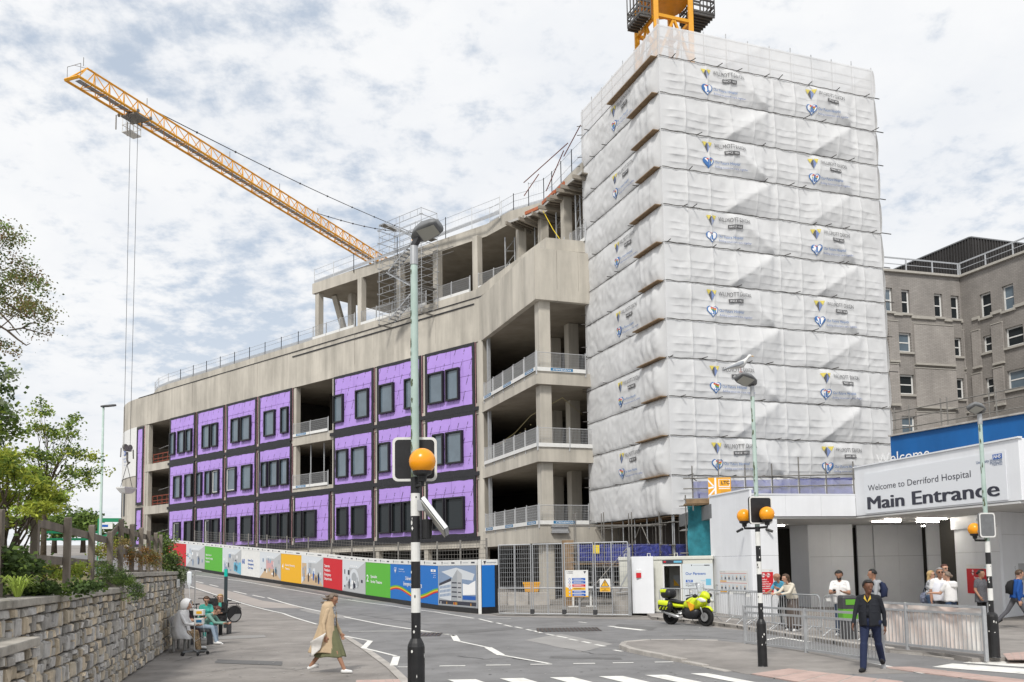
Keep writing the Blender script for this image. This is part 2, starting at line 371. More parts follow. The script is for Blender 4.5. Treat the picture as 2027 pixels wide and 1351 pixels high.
# drain cover, iron grid
def drain(px,py,w,h,label):
    c=gp(px,py);t=thing('drain_cover',label,'drain cover',c)
    m=MB();m.box(c.x-w/2,c.x+w/2,c.y-h/2,c.y+h/2,0,.014);m.build('frame',darkgrey,t)
    m=MB();k=int(w/.12)
    for i in range(k):
        x=c.x-w/2+.05+(w-.1)*i/(k-1);m.box(x-.022,x+.022,c.y-h/2+.05,c.y+h/2-.05,.0145,.026)
    m.build('grating',mat('rusty_iron_%d'%px,(.10,.08,.07),.8,var=.3,scale=9),t)
drain(850,1257.5,.75,1.3,'dark iron drain grating beside the zig-zag line near the front beacon')
drain(1125,1247.5,2.1,1.7,'large rusty iron access cover in the road in front of the site gates')
# kerbs made of single stones
def kerb(name,pts,h,holes=True,w=.16,L_=.9,z0=0,side=1):
    P=[];acc=[0]
    for a,b in zip(pts,pts[1:]):acc.append(acc[-1]+(Vector((b.x,b.y,0))-Vector((a.x,a.y,0))).length)
    def pos(s):
        for i in range(len(pts)-1):
            if s<=acc[i+1] or i==len(pts)-2:
                f=(s-acc[i])/(acc[i+1]-acc[i]);return pts[i].lerp(pts[i+1],f)
    k=None;n=int(acc[-1]/L_)
    first=None
    root=MB();root.box(pts[0].x,pts[0].x+.02,pts[0].y,pts[0].y+.02,-.2,-.19);root=root.build(name,concrete_k,kind='structure')
    for i in range(n):
        a,b=pos(i*L_),pos((i+1)*L_-.012);hh=h((i+.5)/n) if callable(h) else h
        d=(b-a);d.z=0;d.normalize();s=Vector((d.y,-d.x,0))*side
        m=MB();c=(a+b)/2;c=Vector((c.x,c.y,z0+hh/2-.03+random.uniform(-.004,.004)))-s*w/2;m.obox(c,d*(b-a).length/2,s*w/2,Vector((0,0,hh/2+.03)))
        if holes and hh>.09:
            m.k=1;fc=Vector((a.x,a.y,0)).lerp(Vector((b.x,b.y,0)),.5)+Vector((0,0,z0+hh*.52))+s*.004
            m.poly([fc+d*x+Vector((0,0,z)) for x,z in disc(.045,10)])
        m.build('kerb_stone',[concrete_k,black],root,bevel=.012)
    return root
EK=[gp(*p) for p in((1290,1227),(1406,1238),(1474,1247),(1544,1260),(1680,1282),(1760,1293),(1871,1303),(1925,1313))]
kerb('entrance_kerb',EK,lambda t:.13 if t<.86 else max(.03,.13*(1-(t-.86)/.14)))
m=MB();m.prism([(p.x,p.y) for p in EK]+[(22,21),(60,21),(60,60),(EK[0].x+2,60)],-.05,.1);m.build('entrance_pavement',paving,kind='structure')
IK=[gp(*p) for p in((1420,1276),(1330,1274),(1270,1275),(1240,1279),(1236,1284),(1260,1293),(1330,1306),(1400,1320),(1478,1336))]
kerb('island_kerb',IK,lambda t:.11 if t<.72 else max(.02,.11*(1-(t-.72)/.26)),side=-1)
isl=IK+[gp(1600,1336),gp(1800,1334),gp(1740,1318),gp(1600,1294)]
def isz(x,y):
    t=max(0,min(1,(y-18.2)/3.2));return .012+.09*t*t*(3-2*t)
m=MB();m.prism([(p.x,p.y) for p in isl],-.05,isz);bmx=m.build('traffic_island',paving,kind='structure')
# tactile paving in blocks
def tactile(q,nu,nv,z,name='tactile_paving'):
    r=MB();r.poly([(p.x,p.y,z-.004) for p in q]);r=r.build(name,concrete_k,kind='structure');m=MB()
    for i in range(nu):
        for j in range(nv):
            def f(u,v):
                a=q[0].lerp(q[1],u);b=q[3].lerp(q[2],u);return a.lerp(b,v)
            e=.04;P=[f((i+e)/nu,(j+e)/nv),f((i+1-e)/nu,(j+e)/nv),f((i+1-e)/nu,(j+1-e)/nv),f((i+e)/nu,(j+1-e)/nv)]
            m.prism([(p.x,p.y) for p in P],z-.02,z+random.uniform(0,.003))
    m.build('paving_block',pink,r,kind='stuff')
tactile([gp(1486,1336),gp(1560,1326),gp(1790,1352),gp(1760,1385)],14,5,.024)
tactile([gp(1730,1322),gp(1800,1322),gp(2060,1352),gp(2000,1356)],16,3,.022)
tactile([gp(1985,1304),gp(2080,1296),gp(2080,1316),gp(1995,1316)],6,4,.108)
tactile([gp(705,1348),gp(790,1346),gp(815,1380),gp(700,1380)],6,4,.015)
# ---------------- concrete building under construction ----------------
D=az(-47.5);NB=Vector((D.y,-D.x,0));J=Vector((*at(952,900,65)[:2],0))
DW=az(160);NW=az(70)           # wing wall runs towards the camera; its front runs to the right
WC=J+DW*11.2;WF=WC+NW*4.2
Z=lambda z:Vector((0,0,z))
def FP(t,z,d=0):return J+D*t+NB*d+Z(z)
BL=thing('hospital_building','long concrete hospital building under construction, purple insulated panels and black window frames','building',FP(25,0))
T9=[.2+5.87*k for k in range(9)]
ARC0=55.;RA=17.;CA=J+D*ARC0+NB*RA
def arc(ph,r=RA):return CA-NB*r*cos(ph)+D*r*sin(ph)
foot=[WF+NW*1.2,WC,J]+[J+D*t for t in(10,20,30,40,50,ARC0)]+[arc(rad(a)) for a in range(8,90,8)]
back=[J+D*60+NB*34,J+D*20+NB*30,Vector((30,82,0)),Vector((14,60,0))]
fp=[(p.x,p.y) for p in foot+back]
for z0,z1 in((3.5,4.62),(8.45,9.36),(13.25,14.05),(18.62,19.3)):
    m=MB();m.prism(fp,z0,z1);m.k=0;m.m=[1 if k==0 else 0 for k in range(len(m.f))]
    # soffit faces take a darker copy, underside shade put into its colour
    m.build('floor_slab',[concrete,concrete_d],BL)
def slabfix():pass
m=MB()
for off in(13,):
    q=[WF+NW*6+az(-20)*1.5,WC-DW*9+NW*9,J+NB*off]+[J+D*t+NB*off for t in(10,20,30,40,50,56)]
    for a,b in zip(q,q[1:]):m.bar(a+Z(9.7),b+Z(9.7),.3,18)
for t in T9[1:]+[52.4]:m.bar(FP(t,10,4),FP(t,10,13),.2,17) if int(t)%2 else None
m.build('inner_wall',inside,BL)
# facade columns
for t in T9+[52.45]:
    m=MB();m.obox(FP(t,9.3,.3),D*.21,NB*.24,Z(9.3));m.build('column',concrete,BL,bevel=.02)
    if t in T9[3:5] or t>47:
        for d in(6.5,):
            m=MB();m.obox(FP(t,9.3,d),D*.25,NB*.25,Z(9.3));m.build('column',concrete,BL)
m=MB();m.obox(J+Z(9.3)-D*.2+NB*.1,D*.25,NB*.25,Z(9.3));m.build('column',concrete,BL,bevel=.02)
m=MB();m.obox(J+DW*1.0+NW*.35+Z(11.6),DW*.13,NW*.1,Z(7));m.build('steel_post',galv,BL)
for q in(WC+NW*.75-DW*.75,WC+NW*4.6+az(-20)*5,J+DW*.6+NW*5,WC+NW*5-DW*9,J+D*-1+NB*7):
    m=MB();m.obox(q+Z(9.3),NW*.38,DW*.38,Z(9.3));m.build('column',concrete,BL,bevel=.03)
# parapet band cast in panels
def panels(pts,z0,z1,th,inward,name='wall_panel',jt=.02,m_=concrete):
    for a,b in zip(pts,pts[1:]):
        d=(b-a);l=d.length;d.normalize();n=inward(a,b);pr=random.uniform(-.012,.012)
        m=MB();m.obox((a+b)/2+n*(th/2+pr)+Z((z0+z1)/2),d*(l/2-jt/2),n*th/2,Z((z1-z0)/2));m.build(name,m_,BL)
inF=lambda a,b:NB
panels([J+D*(-.25+55.25*k/22) for k in range(23)],18.63,21.9,.35,inF)
inA=lambda a,b:(CA-(a+b)/2).normalized()
AR=[arc(rad(5.5*k)) for k in range(17)]
panels(AR,14.4,21.92,.35,inA);panels(AR,7.4,14.385,.35,inA);panels(AR[1:],.5,7.385,.35,inA)
panels([J+DW*11.2*k/5 for k in range(6)],18.55,21.82,.35,lambda a,b:NW)
panels([WC+NW*(.01+4.4*k/3) for k in range(4)],18.56,21.83,.35,lambda a,b:-DW)
m=MB()
for a,b in((J+D*54.8,J+D*-.3),):m.bar(a+Z(21.93)+NB*.2,b+Z(21.93)+NB*.2,.5,.06)
m.bar(FP(24,21.5,-.03),FP(.5,21.5,-.03),.05,.09);m.build('flashing',blackm,BL)
# the strip of wall beyond the open bay and the lower walls
m=MB();m.obox(FP(53.85,9.3,.2),D*1.15,NB*.18,Z(9.3));m.build('wall',concrete,BL)
for i in range(10):
    t0=18.2+2.9*i;m=MB();m.obox(FP(t0+1.45,1.95,.2),D*1.44,NB*.18,Z(2.25));m.build('wall_panel',concrete,BL)
# slot windows in the curved end
for ph,z in((14,10.2),(21,10.2),(21,4.8)):
    p=arc(rad(ph),RA+.02);n=(p-CA).normalized();d=n.cross(Z(1));m=MB();m.obox(p+Z(z)-n*.02,d*.35,n*.05,Z(1.6));m.build('window',steelwin,BL)
# purple insulation
def purple():
    m=mat('purple_insulation_board',(.43,.28,.70),.5,var=.07,scale=.7,island=.05);t=m.node_tree;b=t.nodes['Principled BSDF']
    src=b.inputs['Base Color'].links[0].from_socket
    n=lambda ty,**k:[setattr(x:=t.nodes.new(ty),a,c) for a,c in k.items()] and x or t.nodes.new(ty)
    ge=t.nodes.new('ShaderNodeNewGeometry')
    dt=t.nodes.new('ShaderNodeVectorMath');dt.operation='DOT_PRODUCT';t.links.new(ge.outputs['Position'],dt.inputs[0]);dt.inputs[1].default_value=tuple(D)
    sp=t.nodes.new('ShaderNodeSeparateXYZ');t.links.new(ge.outputs['Position'],sp.inputs[0])
    def mm(op,a,c):
        x=t.nodes.new('ShaderNodeMath');x.operation=op
        for i,v in enumerate((a,c)):
            if isinstance(v,(int,float)):x.inputs[i].default_value=v
            else:t.links.new(v,x.inputs[i])
        return x.outputs[0]
    v=mm('MULTIPLY',sp.outputs[2],1/1.18);row=mm('FLOOR',v,0);u=mm('ADD',mm('MULTIPLY',dt.outputs['Value'],1/.98),mm('MULTIPLY',row,.37))
    fu=mm('SUBTRACT',mm('FRACT',u,0),.5);fv=mm('SUBTRACT',mm('FRACT',v,0),.5)
    dd=mm('ABSOLUTE',mm('ADD',fu,mm('MULTIPLY',fv,.42)),0)
    no=t.nodes.new('ShaderNodeTexNoise');t.links.new(ge.outputs['Position'],no.inputs['Vector']);no.inputs['Scale'].default_value=9;no.inputs['Detail'].default_value=2
    k=mm('MULTIPLY',mm('MULTIPLY',mm('LESS_THAN',dd,.05),mm('LESS_THAN',mm('ABSOLUTE',fv,0),.34)),mm('GREATER_THAN',no.outputs['Fac'],.46))
    mi=t.nodes.new('ShaderNodeMix');mi.data_type='RGBA';t.links.new(mm('MULTIPLY',k,.75),mi.inputs[0]);t.links.new(src,mi.inputs[6]);mi.inputs[7].default_value=(.05,.03,.09,1)
    t.links.new(mi.outputs[2],b.inputs['Base Color']);return m
purp=purple();joint=mat('panel_joint_tape',(.62,.36,.40),.6)
ROWZ=[(13.78,18.6),(9.02,13.5),(4.32,8.72)]
def inner_edge(a,b,n):return [a+(b-a)*i/n for i in range(n+1)]
def purple_panel(t0,t1,z0,z1,cols=2,bw=.24,nrow=4):
    m=MB();m.obox(FP((t0+t1)/2,(z0+z1)/2,-.03),D*(t1-t0)/2,NB*.04,Z((z1-z0)/2));pp=m.build('insulated_panel',joint,BL)
    a0,a1,b0,b1=t0+.1,t1-.1,z0+.1,z1-.1;bh=(b1-b0)/nrow;wd=2.45
    for r in range(nrow):
        x=a0;first=True
        while x<a1-.05:
            w=wd if not(first and r%2==0) else wd*.45
            first=False;e=min(a1,x+w)
            if a1-e<.5:e=a1
            m=MB();m.obox(FP((x+e)/2,b0+bh*(r+.5),-.105+random.uniform(-.008,.008)),D*((e-x)/2-.014),NB*.03,Z(bh/2-.014));m.build('insulation_board',purp,pp)
            x=e
    m=MB();q=[]
    n=10
    def jit(p,dx,dz):return FP(p[0]+dx*random.uniform(-.025,.025),p[1]+dz*random.uniform(-.025,.025),-.15)
    o=[(t0,z0),(t1,z0),(t1,z1),(t0,z1)];i_=[(t0+bw,z0+bw),(t1-bw,z0+bw),(t1-bw,z1-bw),(t0+bw,z1-bw)]
    ring_o=[];ring_i=[]
    for k in range(4):
        for s in range(n):
            f=s/n;A,B=o[k],o[(k+1)%4];ring_o.append(FP(A[0]+(B[0]-A[0])*f,A[1]+(B[1]-A[1])*f,-.15))
            A,B=i_[k],i_[(k+1)%4];ring_i.append(jit((A[0]+(B[0]-A[0])*f,A[1]+(B[1]-A[1])*f),1,1))
    bk=[p+NB*.13 for p in ring_o];bi=[p+NB*.06 for p in ring_i]
    N_=len(ring_o);m.add(ring_o+ring_i+bk+bi,[f for j in range(N_) for k2 in[(j+1)%N_] for f in((j,j+N_,k2+N_,k2),(j,k2,k2+2*N_,j+2*N_),(j+N_,j+3*N_,k2+3*N_,k2+N_))])
    m.build('membrane_border',blackm,pp)
for k in range(8):
    for r in range(3):
        if k==3 and r<2:continue
        purple_panel(T9[k]+.24,T9[k+1]-.24,*ROWZ[r])
for z0,z1 in((9.6,18.5),(4.9,9.3)):purple_panel(53.1,54.75,z0,z1,bw=.3,nrow=3)
# black membrane strips between the rows
for r,(z0,z1) in enumerate(((13.5,13.78),(8.72,9.02),(4.0,4.32))):
    for a,b in((0,18.1),(24.1,47.3)) if r==0 else ((0,47.3),) if r==2 else ((0,18.1),(18.1,24.1),(24.1,47.3)):
        m=MB();m.obox(FP((a+b)/2,(z0+z1)/2,-.06),D*(b-a)/2,NB*.1,Z((z1-z0)/2-.003));m.build('membrane_strip',blackm,BL)
WIN={(0,0):((852,883),(888,914)),(0,1):((756,784),(806,831)),(0,2):((665,684),(709,734)),(0,4):((528,549),(561,575)),(0,5):((463,479),(482,501)),(0,6):((406,421),(424,436)),(0,7):((342,352),(358,371),(374,385)),
(1,0):((862,883),(888,921)),(1,1):((753,776),(795,815)),(1,2):((671,693),(701,729)),(1,4):((522,534),(538,555),(559,575)),(1,5):((453,472),(483,503)),(1,6):((394,404),(411,422),(425,438)),(1,7):((349,363),(371,385)),
(2,0):((862,885),(888,924)),(2,1):((754,778),(781,801),(804,822)),(2,2):((672,693),(701,729)),(2,3):((587,603),(606,630)),(2,4):((521,534),(537,555),(559,576)),(2,5):((453,472),(482,503)),(2,6):((392,404),(410,421),(424,438)),(2,7):((348,361),(370,384))}
for (r,k),ws in WIN.items():
    z0=ROWZ[r][0]+(.75 if r<2 else .55);z1=z0+2.42
    for x0,x1 in ws:
        ym={0:800,1:930,2:1040}[r];t1=onwall(x0,ym,J,D)[0];t0=onwall(x1,ym,J,D)[0]
        t0=max(t0,T9[k]+.35);t1=min(t1,T9[k+1]-.35)
        if t1-t0<.5:continue
        m=MB();f=.13
        for a,b,c,d in((t0,t0+f,z0,z1),(t1-f,t1,z0,z1),(t0+f,t1-f,z0,z0+f),(t0+f,t1-f,z1-f,z1)):m.obox(FP((a+b)/2,(c+d)/2,-.21),D*(b-a)/2,NB*.17,Z((d-c)/2))
        op=(r,k,x0) in((1,5,453),(1,6,425),(2,7,348),(2,6,410))
        w=m.build('window',steelwin,BL,bevel=.015)
        m=MB();m.obox(FP((t0+t1)/2,(z0+z1)/2,-.2),D*((t1-t0)/2-f-.002),NB*.015,Z((z1-z0)/2-f-.002));m.build('pane',glassb if r<2 else glass,w)
        if op:
            m=MB();g_=.16
            for a,b,c,d in((t0+f,t0+g_+.05,z0+f,z1-f),(t1-g_-.05,t1-f,z0+f,z1-f),(t0+g_+.06,t1-g_-.06,z0+f,z0+g_+.05),(t0+g_+.06,t1-g_-.06,z1-g_-.05,z1-f)):m.obox(FP((a+b)/2,(c+d)/2,-.26),D*(b-a)/2,NB*.03,Z((d-c)/2))
            m.build('sash',whitep,w)
# ---- mesh edge barriers
meshw=mat('barrier_white_steel',(.52,.53,.54),.5,.2)
bluelab=flat('label_blue',(.02,.16,.33))
def barrier_run(a,b,z,root,n=None,h=1.15,toe=True,lab=None,out=None,wire=.09,name='mesh_barrier',mt=None,posts=True):
    L_=(b-a).length;n=n or max(1,round(L_/2.5));d=(b-a).normalized();s=out if out is not None else Vector((d.y,-d.x,0))
    for i in range(n):
        p=a.lerp(b,i/n)+d*.03;q=a.lerp(b,(i+1)/n)-d*.03;l=(q-p).length;m=MB()
        for zz in(.16,h):m.tube([p+Z(z+zz),q+Z(z+zz)],.022,4)
        for e in(p,q):m.tube([e+Z(z),e+Z(z+h)],.022,4)
        k=int(l/wire)
        for j in range(1,k):e=p.lerp(q,j/k);m.tube([e+Z(z+.16),e+Z(z+h)],.006,3,False)
        k=6
        for j in range(1,k):zz=.16+(h-.16)*j/k;m.tube([p+Z(z+zz),q+Z(z+zz)],.005,3,False)
        br=m.build(name,mt or meshw,root)
        if toe:
            m=MB();m.bar(p+Z(z+.1)+s*.03,q+Z(z+.1)+s*.03,.02,.24);m.build('toe_board',whitep,br)
            if lab and (lab==2 or i%2==0):
                m=MB();c=p.lerp(q,.5)+s*.045;w=min(1.5,l*.75);m.k=0;rect(m,c,d,-w/2,w/2,z+.02,z+.2);m.k=1
                lettering('STEPHENSON',c+s*.004+Z(z+.06),d,w=w*.8,h=.1,mb=m,align='c',bold=.01);m.build('label',[bluelab,inkw],br)
    if posts:
        for i in range(n+1):
            m=MB();e=a.lerp(b,i/n)-s*.04;m.bar(e+Z(z-.25),e+Z(z+h+.12),.05);m.build('barrier_post',galv,root)
for z in(14.07,9.38):barrier_run(FP(23.8,0,-.05),FP(18.5,0,-.05),z,BL,2,lab=1,out=-NB)
for i,z in enumerate((14.07,9.38,4.64)):
    barrier_run(J+DW*1.0-NW*.06,WC-NW*.06,z,BL,5,lab=1 if i!=1 else None,out=-NW)
    barrier_run(WC+DW*.05,WF-NW*(.9 if i!=1 else 0)+DW*.05,z,BL,1 if i!=1 else 2,lab=2 if i!=1 else None,out=DW)
# red rails inside the open bay
rustr=mat('red_oxide_rail',(.20,.05,.03),.8,var=.3,scale=5)
for z in(14.07,9.38):
    m=MB()
    for h in(.25,.6,1.1):m.bar(FP(47.6,z+h,.6),FP(52.2,z+h,.6),.05,.09)
    for i in range(5):m.bar(FP(47.7+i*1.1,z,.6),FP(47.7+i*1.1,z+1.15,.6),.06)
    m.build('guard_rail',rustr,BL)
m=MB()
for z in(13.7,9,4.3):
    m.tube([FP(49,z,1.2),FP(49,z+4.2,1.2)],.04,6);m.tube([FP(47.5,z+2.6,1.2),FP(52,z+2.2,1.2)],.03,6);m.tube([FP(51,z,3),FP(51,z+4.2,3)],.04,6)
for t in(20.2,22.2):m.tube([FP(t,9.3,.8),FP(t,13.3,.8)],.06,8)
m.build('prop',galv,BL)
m=MB();m.tube([J+DW*1.5+NW*1+Z(10.9),J+DW*4.5+NW*1+Z(11.2),J+DW*7.5+NW*1+Z(11.9),J+DW*10+NW*2.2+Z(12.7),WF+NW*.2-DW*3+Z(12)],.02,4)
for s in range(10):p=J+DW*(1.5+s)+NW+Z(10.95+.012*s*s);m.ball(p-Z(.08),.035,6)
m.build('festoon_cable',mat('yellow_cable',(.42,.36,.18),.5),BL)
# ---- white banner on the curved end with emblem
m=MB();ph=[rad(a) for a in range(0,62,4)]
for a,b in zip(ph,ph[1:]):
    A,B=arc(a,RA+.06),arc(b,RA+.06);m.poly([B+Z(13),A+Z(13.),A+Z(18.6),B+Z(18.6)])
bn=m.build('hanging_banner',whitep,BL)
m=MB();pa=arc(rad(12),RA+.12);xd=-(arc(rad(13))-arc(rad(12))).normalized();c=pa+Z(15.7)
m.k=0;rect(m,c,xd,-.7,.3,.0,.6);m.k=1;lettering('NHS',c+Vector((0,0,.1))-NB*.01+xd*-.2,xd,w=.8,h=.38,mb=m,align='c',shear=.2,bold=.02)
for i,tx in enumerate(('University Hospitals','Plymouth','NHS Trust')):
    m.k=0;lettering(tx,c+Z(-.45-.38*i),xd,h=.22 if i<2 else .14,mb=m,align='c')
m.build('emblem',[nhsblue,inkw],bn)
# ---- upper storey, set back
pxof_=lambda p:(lambda d:PPX+FPX*sum(a*b for a,b in zip(d,RV))/sum(a*b for a,b in zip(d,FV)))((p.x,p.y,28-H))
SB=.6;U0=FP(0,0,SB);ZF,ZR0,ZR1=22.75,27.05,28.0
UT=onwall(618,610,U0,D)[0];UE=-1.4
def atz(px,py,z):
    d=ray(px,py);k=(z-H)/d[2];return Vector((d[0]*k,d[1]*k,z))
CV=[atz(px,py,28.0) for px,py in((963,444),(1010,418),(1040,410),(1070,401.5),(1086,389),(1104,370),(1125,348),(1152,322))]
for p in CV:p.z=0
up=[FP(UT,0,SB)]+CV+[Vector((8,58.5,0)),Vector((14,66,0)),FP(0,0,20),FP(UT,0,16)]
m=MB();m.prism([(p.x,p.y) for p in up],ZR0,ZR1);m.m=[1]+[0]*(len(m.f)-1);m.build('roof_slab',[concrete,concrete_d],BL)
up2=[FP(UT+.3,0,SB-.15),FP(.8,0,SB-.15),WC+NW*1-DW*.5,WF+NW*1-DW*.3,Vector((14,66,0)),FP(0,0,20),FP(UT,0,16)]
m=MB();m.prism([(p.x,p.y) for p in up2],22.0,ZF);m.build('floor_slab',concrete,BL)
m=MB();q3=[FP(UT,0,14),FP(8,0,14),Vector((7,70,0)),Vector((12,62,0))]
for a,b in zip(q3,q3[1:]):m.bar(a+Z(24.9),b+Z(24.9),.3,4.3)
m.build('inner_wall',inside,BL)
for px in(625,650,709,786,859,938):
    t=onwall(px,560,U0,D)[0];m=MB();m.obox(FP(t,24.9,SB+.4+(2.2 if px==650 else 0)),D*.27,NB*.27,Z(2.16));m.build('column',concrete,BL,bevel=.02)
for x,y in((.93,64.1),(2.5,62.6),(3.95,59.3)):
    p=Vector((x,y,0));m=MB();m.obox(p+Z(24.9),NW*.3,DW*.3,Z(2.16));m.build('column',concrete,BL,bevel=.02)
m=MB();m.bar(FP(UT-.6,22.8,4.2),FP(UT-1.2,27,2.2),.5,.35);m.build('sloping_wall',concrete,BL)
tcols=[onwall(px,600,U0,D)[0] for px in(621,703,735,850,945,1003)]
barrier_run(FP(tcols[0],0,SB-.1),FP(tcols[1],0,SB-.1),ZF,BL,3,out=-NB)
barrier_run(FP(tcols[1]-.9,0,SB-.1),FP(tcols[3]+.3,0,SB-.1),ZF,BL,4,out=-NB)
barrier_run(FP(tcols[3]-.6,0,SB-.1),FP(tcols[4]+.7,0,SB-.1),ZF,BL,2,out=-NB)
barrier_run(FP(tcols[4]-.2,0,SB-.1),FP(tcols[5]-.4,0,SB-.1),ZF,BL,2,out=-NB)
barrier_run(Vector((3.0,60.2,0)),Vector((3.7,58.6,0)),ZF,BL,1,out=-NW);barrier_run(Vector((4.05,57.9,0)),Vector((4.9,55.9,0)),ZF,BL,1,out=-NW)
# roof edge rails, thin
def thin_rail(pts,z,root,h=1.3,step=2.6,wire=.35,zf=None):
    for a,b in zip(pts,pts[1:]):
        l=(b-a).length;n=max(1,round(l/step));m=MB()
        for i in range(n+1):
            p=a.lerp(b,i/n);m.bar(p+Z(z-.3),p+Z(z+h+.1),.055)
        for k in(.3,.8,h):m.tube([a+Z(z+k),b+Z(z+k)],.014,4,False)
        k=int(l/wire)
        for i in range(k):p=a.lerp(b,i/k);m.tube([p+Z(z+.1),p+Z(z+h)],.006,3,False)
        m.bar(a+Z(z+.15),b+Z(z+.15),.02,.22);m.build('roof_rail',galv,root)
for i in range(4):thin_rail([FP(UT-.1-(UT-UE)*i/4,0,SB+.15),FP(UT-.1-(UT-UE)*(i+1)/4,0,SB+.15)],ZR1,BL)
inn=Vector((.25,.2,0))
for i,(a,b) in enumerate(zip(CV[:-1],CV[1:])):thin_rail([a+inn,b+inn],ZR1+(.05 if i>1 else 0),BL,1.3 if i<2 else 1.75,1.7,.2)
for (pa,za),(pb,zb) in(((1034,29.0),(1058,30.3)),((1075,28.8),(1106,30.4)),((1108,30.0),(1150,30.9)),((1035,30.0),(1120,30.6))):
    f=lambda px:(lambda q:min(CV,key=lambda c:abs(pxof_(c)-px)).lerp(min([c for c in CV if c is not min(CV,key=lambda c:abs(pxof_(c)-px))],key=lambda c:abs(pxof_(c)-px)),.3))(0)
    m=MB();A,B=f(pa)+inn,f(pb)+inn;m.tube([A+Z(za),B+Z(zb)],.035,5);m.build('raking_tube',rustr,BL)
# kerb upstand and rails on the long lower roof
LR=[FP(t,0,1.0) for t in(24.3,32,40,47,51)]
RB=14.;
def arc2(p,r=RB):return J+D*50+NB*(1+r)-NB*r*cos(p)+D*r*sin(p)
LR2=[J+D*(UT+.1+(49.9-UT)*k/10)+NB*1.0 for k in range(11)]+[arc2(rad(a)) for a in(12,24,36,50,64)]
for a,b in zip(LR2,LR2[1:]):
    d=(b-a).normalized();n=Vector((-d.y,d.x,0));n=NB if n.dot(NB)==0 else (n if n.dot(NB)>0 else -n)
    m=MB();m.bar(a+Z(22.35)+n*.15,b+Z(22.35)+n*.15,.3,1.25);m.build('upstand',concrete,BL)
    thin_rail([a+n*.1,b+n*.1],22.98,BL,1.15,2.4)
# orange-edged formwork tables at the stepped slab edge
ply=mat('orange_formwork_beam',(.42,.13,.06),.7,var=.2,scale=3)
paled=mat('pale_deck_edge',(.45,.44,.42),.8,var=.15,scale=2)
for i,(pa,pb,zz) in enumerate((((1004,441),(1041,428),26.75),((1040,429),(1066,418),26.95),((1074,409),(1098,386),27.0),((1098,388),(1117,369),27.05),((1117,369),(1151,341),27.0))):
    A,B=atz(*pa,zz),atz(*pb,zz);d=(B-A).normalized();n=Vector((-d.y,d.x,0));n=n if n.y>0 else -n;l=(B-A).length;M_=(A+B)/2
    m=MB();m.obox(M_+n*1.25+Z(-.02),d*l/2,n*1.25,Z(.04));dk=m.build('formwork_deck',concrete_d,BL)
    m=MB();m.bar(A+n*.02,B+n*.02,.05,.16);m.build('deck_edge',paled,dk)
    if i in(1,2,3):
        m=MB();m.bar(A-n*.0+Z(.22),B+Z(.22),.12,.22);m.build('beam',ply,dk)
    m=MB()
    for s_ in(.15,.85):p=A.lerp(B,s_);m.bar(p-n*.45-Z(.22),p+n*2.3-Z(.22),.13,.24)
    m.build('joist',concrete_d,dk)
    m=MB()
    for s_ in(.3,.5,.7):p=A.lerp(B,s_);m.bar(p+n*.05-Z(.11),p+n*2.3-Z(.11),.08,.12)
    m.build('secondary_joist',timber,dk)
def shore(px0,px1,Y):
    m=MB();A,B=at(px0,480,Y),at(px1,480,Y)
    for p in(A,B):p.z=0;m.tube([p+Z(ZF),p+Z(26.6)],.06,6)
    for k in range(3):
        z=ZF+.5+k*1.15;m.tube([A+Z(z),B+Z(z+.9)],.025,4);m.tube([A+Z(z),B+Z(z)],.025,4)
    m.build('shoring_prop',galv,BL)
shore(1000,1019,65.5);shore(1059,1071,63.6);shore(1102,1120,60.9);shore(1141,1150,58)
m=MB();m.tube([atz(1075,418,26.8),atz(1095,455,24.6),atz(1114,482,23)],.025,5);m.build('strap',yellow,BL)
# small grey steel bracket box and base walls under the wing
m=MB();p=WC+NW*1.3+DW*.14+Z(4.15);m.obox(p,NW*.55,DW*.13,Z(.06));m.obox(p+Z(.36),NW*.55,DW*.13,Z(.05));m.obox(p+Z(.18),NW*.53,DW*.04,Z(.14));m.build('steel_bracket',galv,BL)
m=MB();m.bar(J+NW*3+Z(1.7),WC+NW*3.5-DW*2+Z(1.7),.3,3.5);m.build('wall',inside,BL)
# ---- access stair scaffold hung on the front of the upper storey
tA,tB=onwall(848,560,FP(0,0,-.6),D)[0],onwall(764,560,FP(0,0,-.6),D)[0]
SC=thing('stair_scaffold','galvanised stair tower scaffold fixed to the upper storey above the purple panels','scaffold',FP((tA+tB)/2,20.6,-.6))
dd=(-1.3,.35);zt=29.8
for t in(tA,(tA+tB)/2,tB):
    for d in dd:
        m=MB();m.tube([FP(t,21.4,d),FP(t,zt,d)],.026,6);m.build('standard',galv,SC)
for k in range(8):
    z=21.9+k*1.05;m=MB()
    for d in dd:m.tube([FP(tA-.2,z,d),FP(tB+.2,z,d)],.026,5);m.tube([FP(tA,z+.5,d),FP(tB,z+.5,d)],.02,5)
    for t in(tA,tB):m.tube([FP(t,z,dd[0]-.2),FP(t,z,dd[1]+.2)],.026,5);m.tube([FP(t,z+.5,dd[0]),FP(t,z+.5,dd[1])],.02,5)
    for i in range(6):
        t=tA+(tB-tA)*(i+.5)/6;m.tube([FP(t,z,dd[0]),FP(t,z+.5,dd[0])],.015,4)
    m.build('ledger',galv,SC)
for k in range(4):
    z=21.7+k*2.0;a,b=(tA,tB) if k%2 else (tB,tA);m=MB()
    for d in(-1.2,-.55):m.bar(FP(a+(b-a)*.2,z,d),FP(a+(b-a)*.85,z+1.95,d),.03,.11)
    for i in range(10):
        f=.2+.65*(i+.5)/10;m.obox(FP(a+(b-a)*f,z+1.95*(i+.5)/10,-.87),D*.12,NB*.3,Z(.02))
    m.build('stair_flight',galv,SC)
    m=MB();m.obox(FP(b+(a-b)*.07,z+1.97,-.5),D*.33,NB*.8,Z(.03));m.build('landing',galvd,SC)
m=MB();
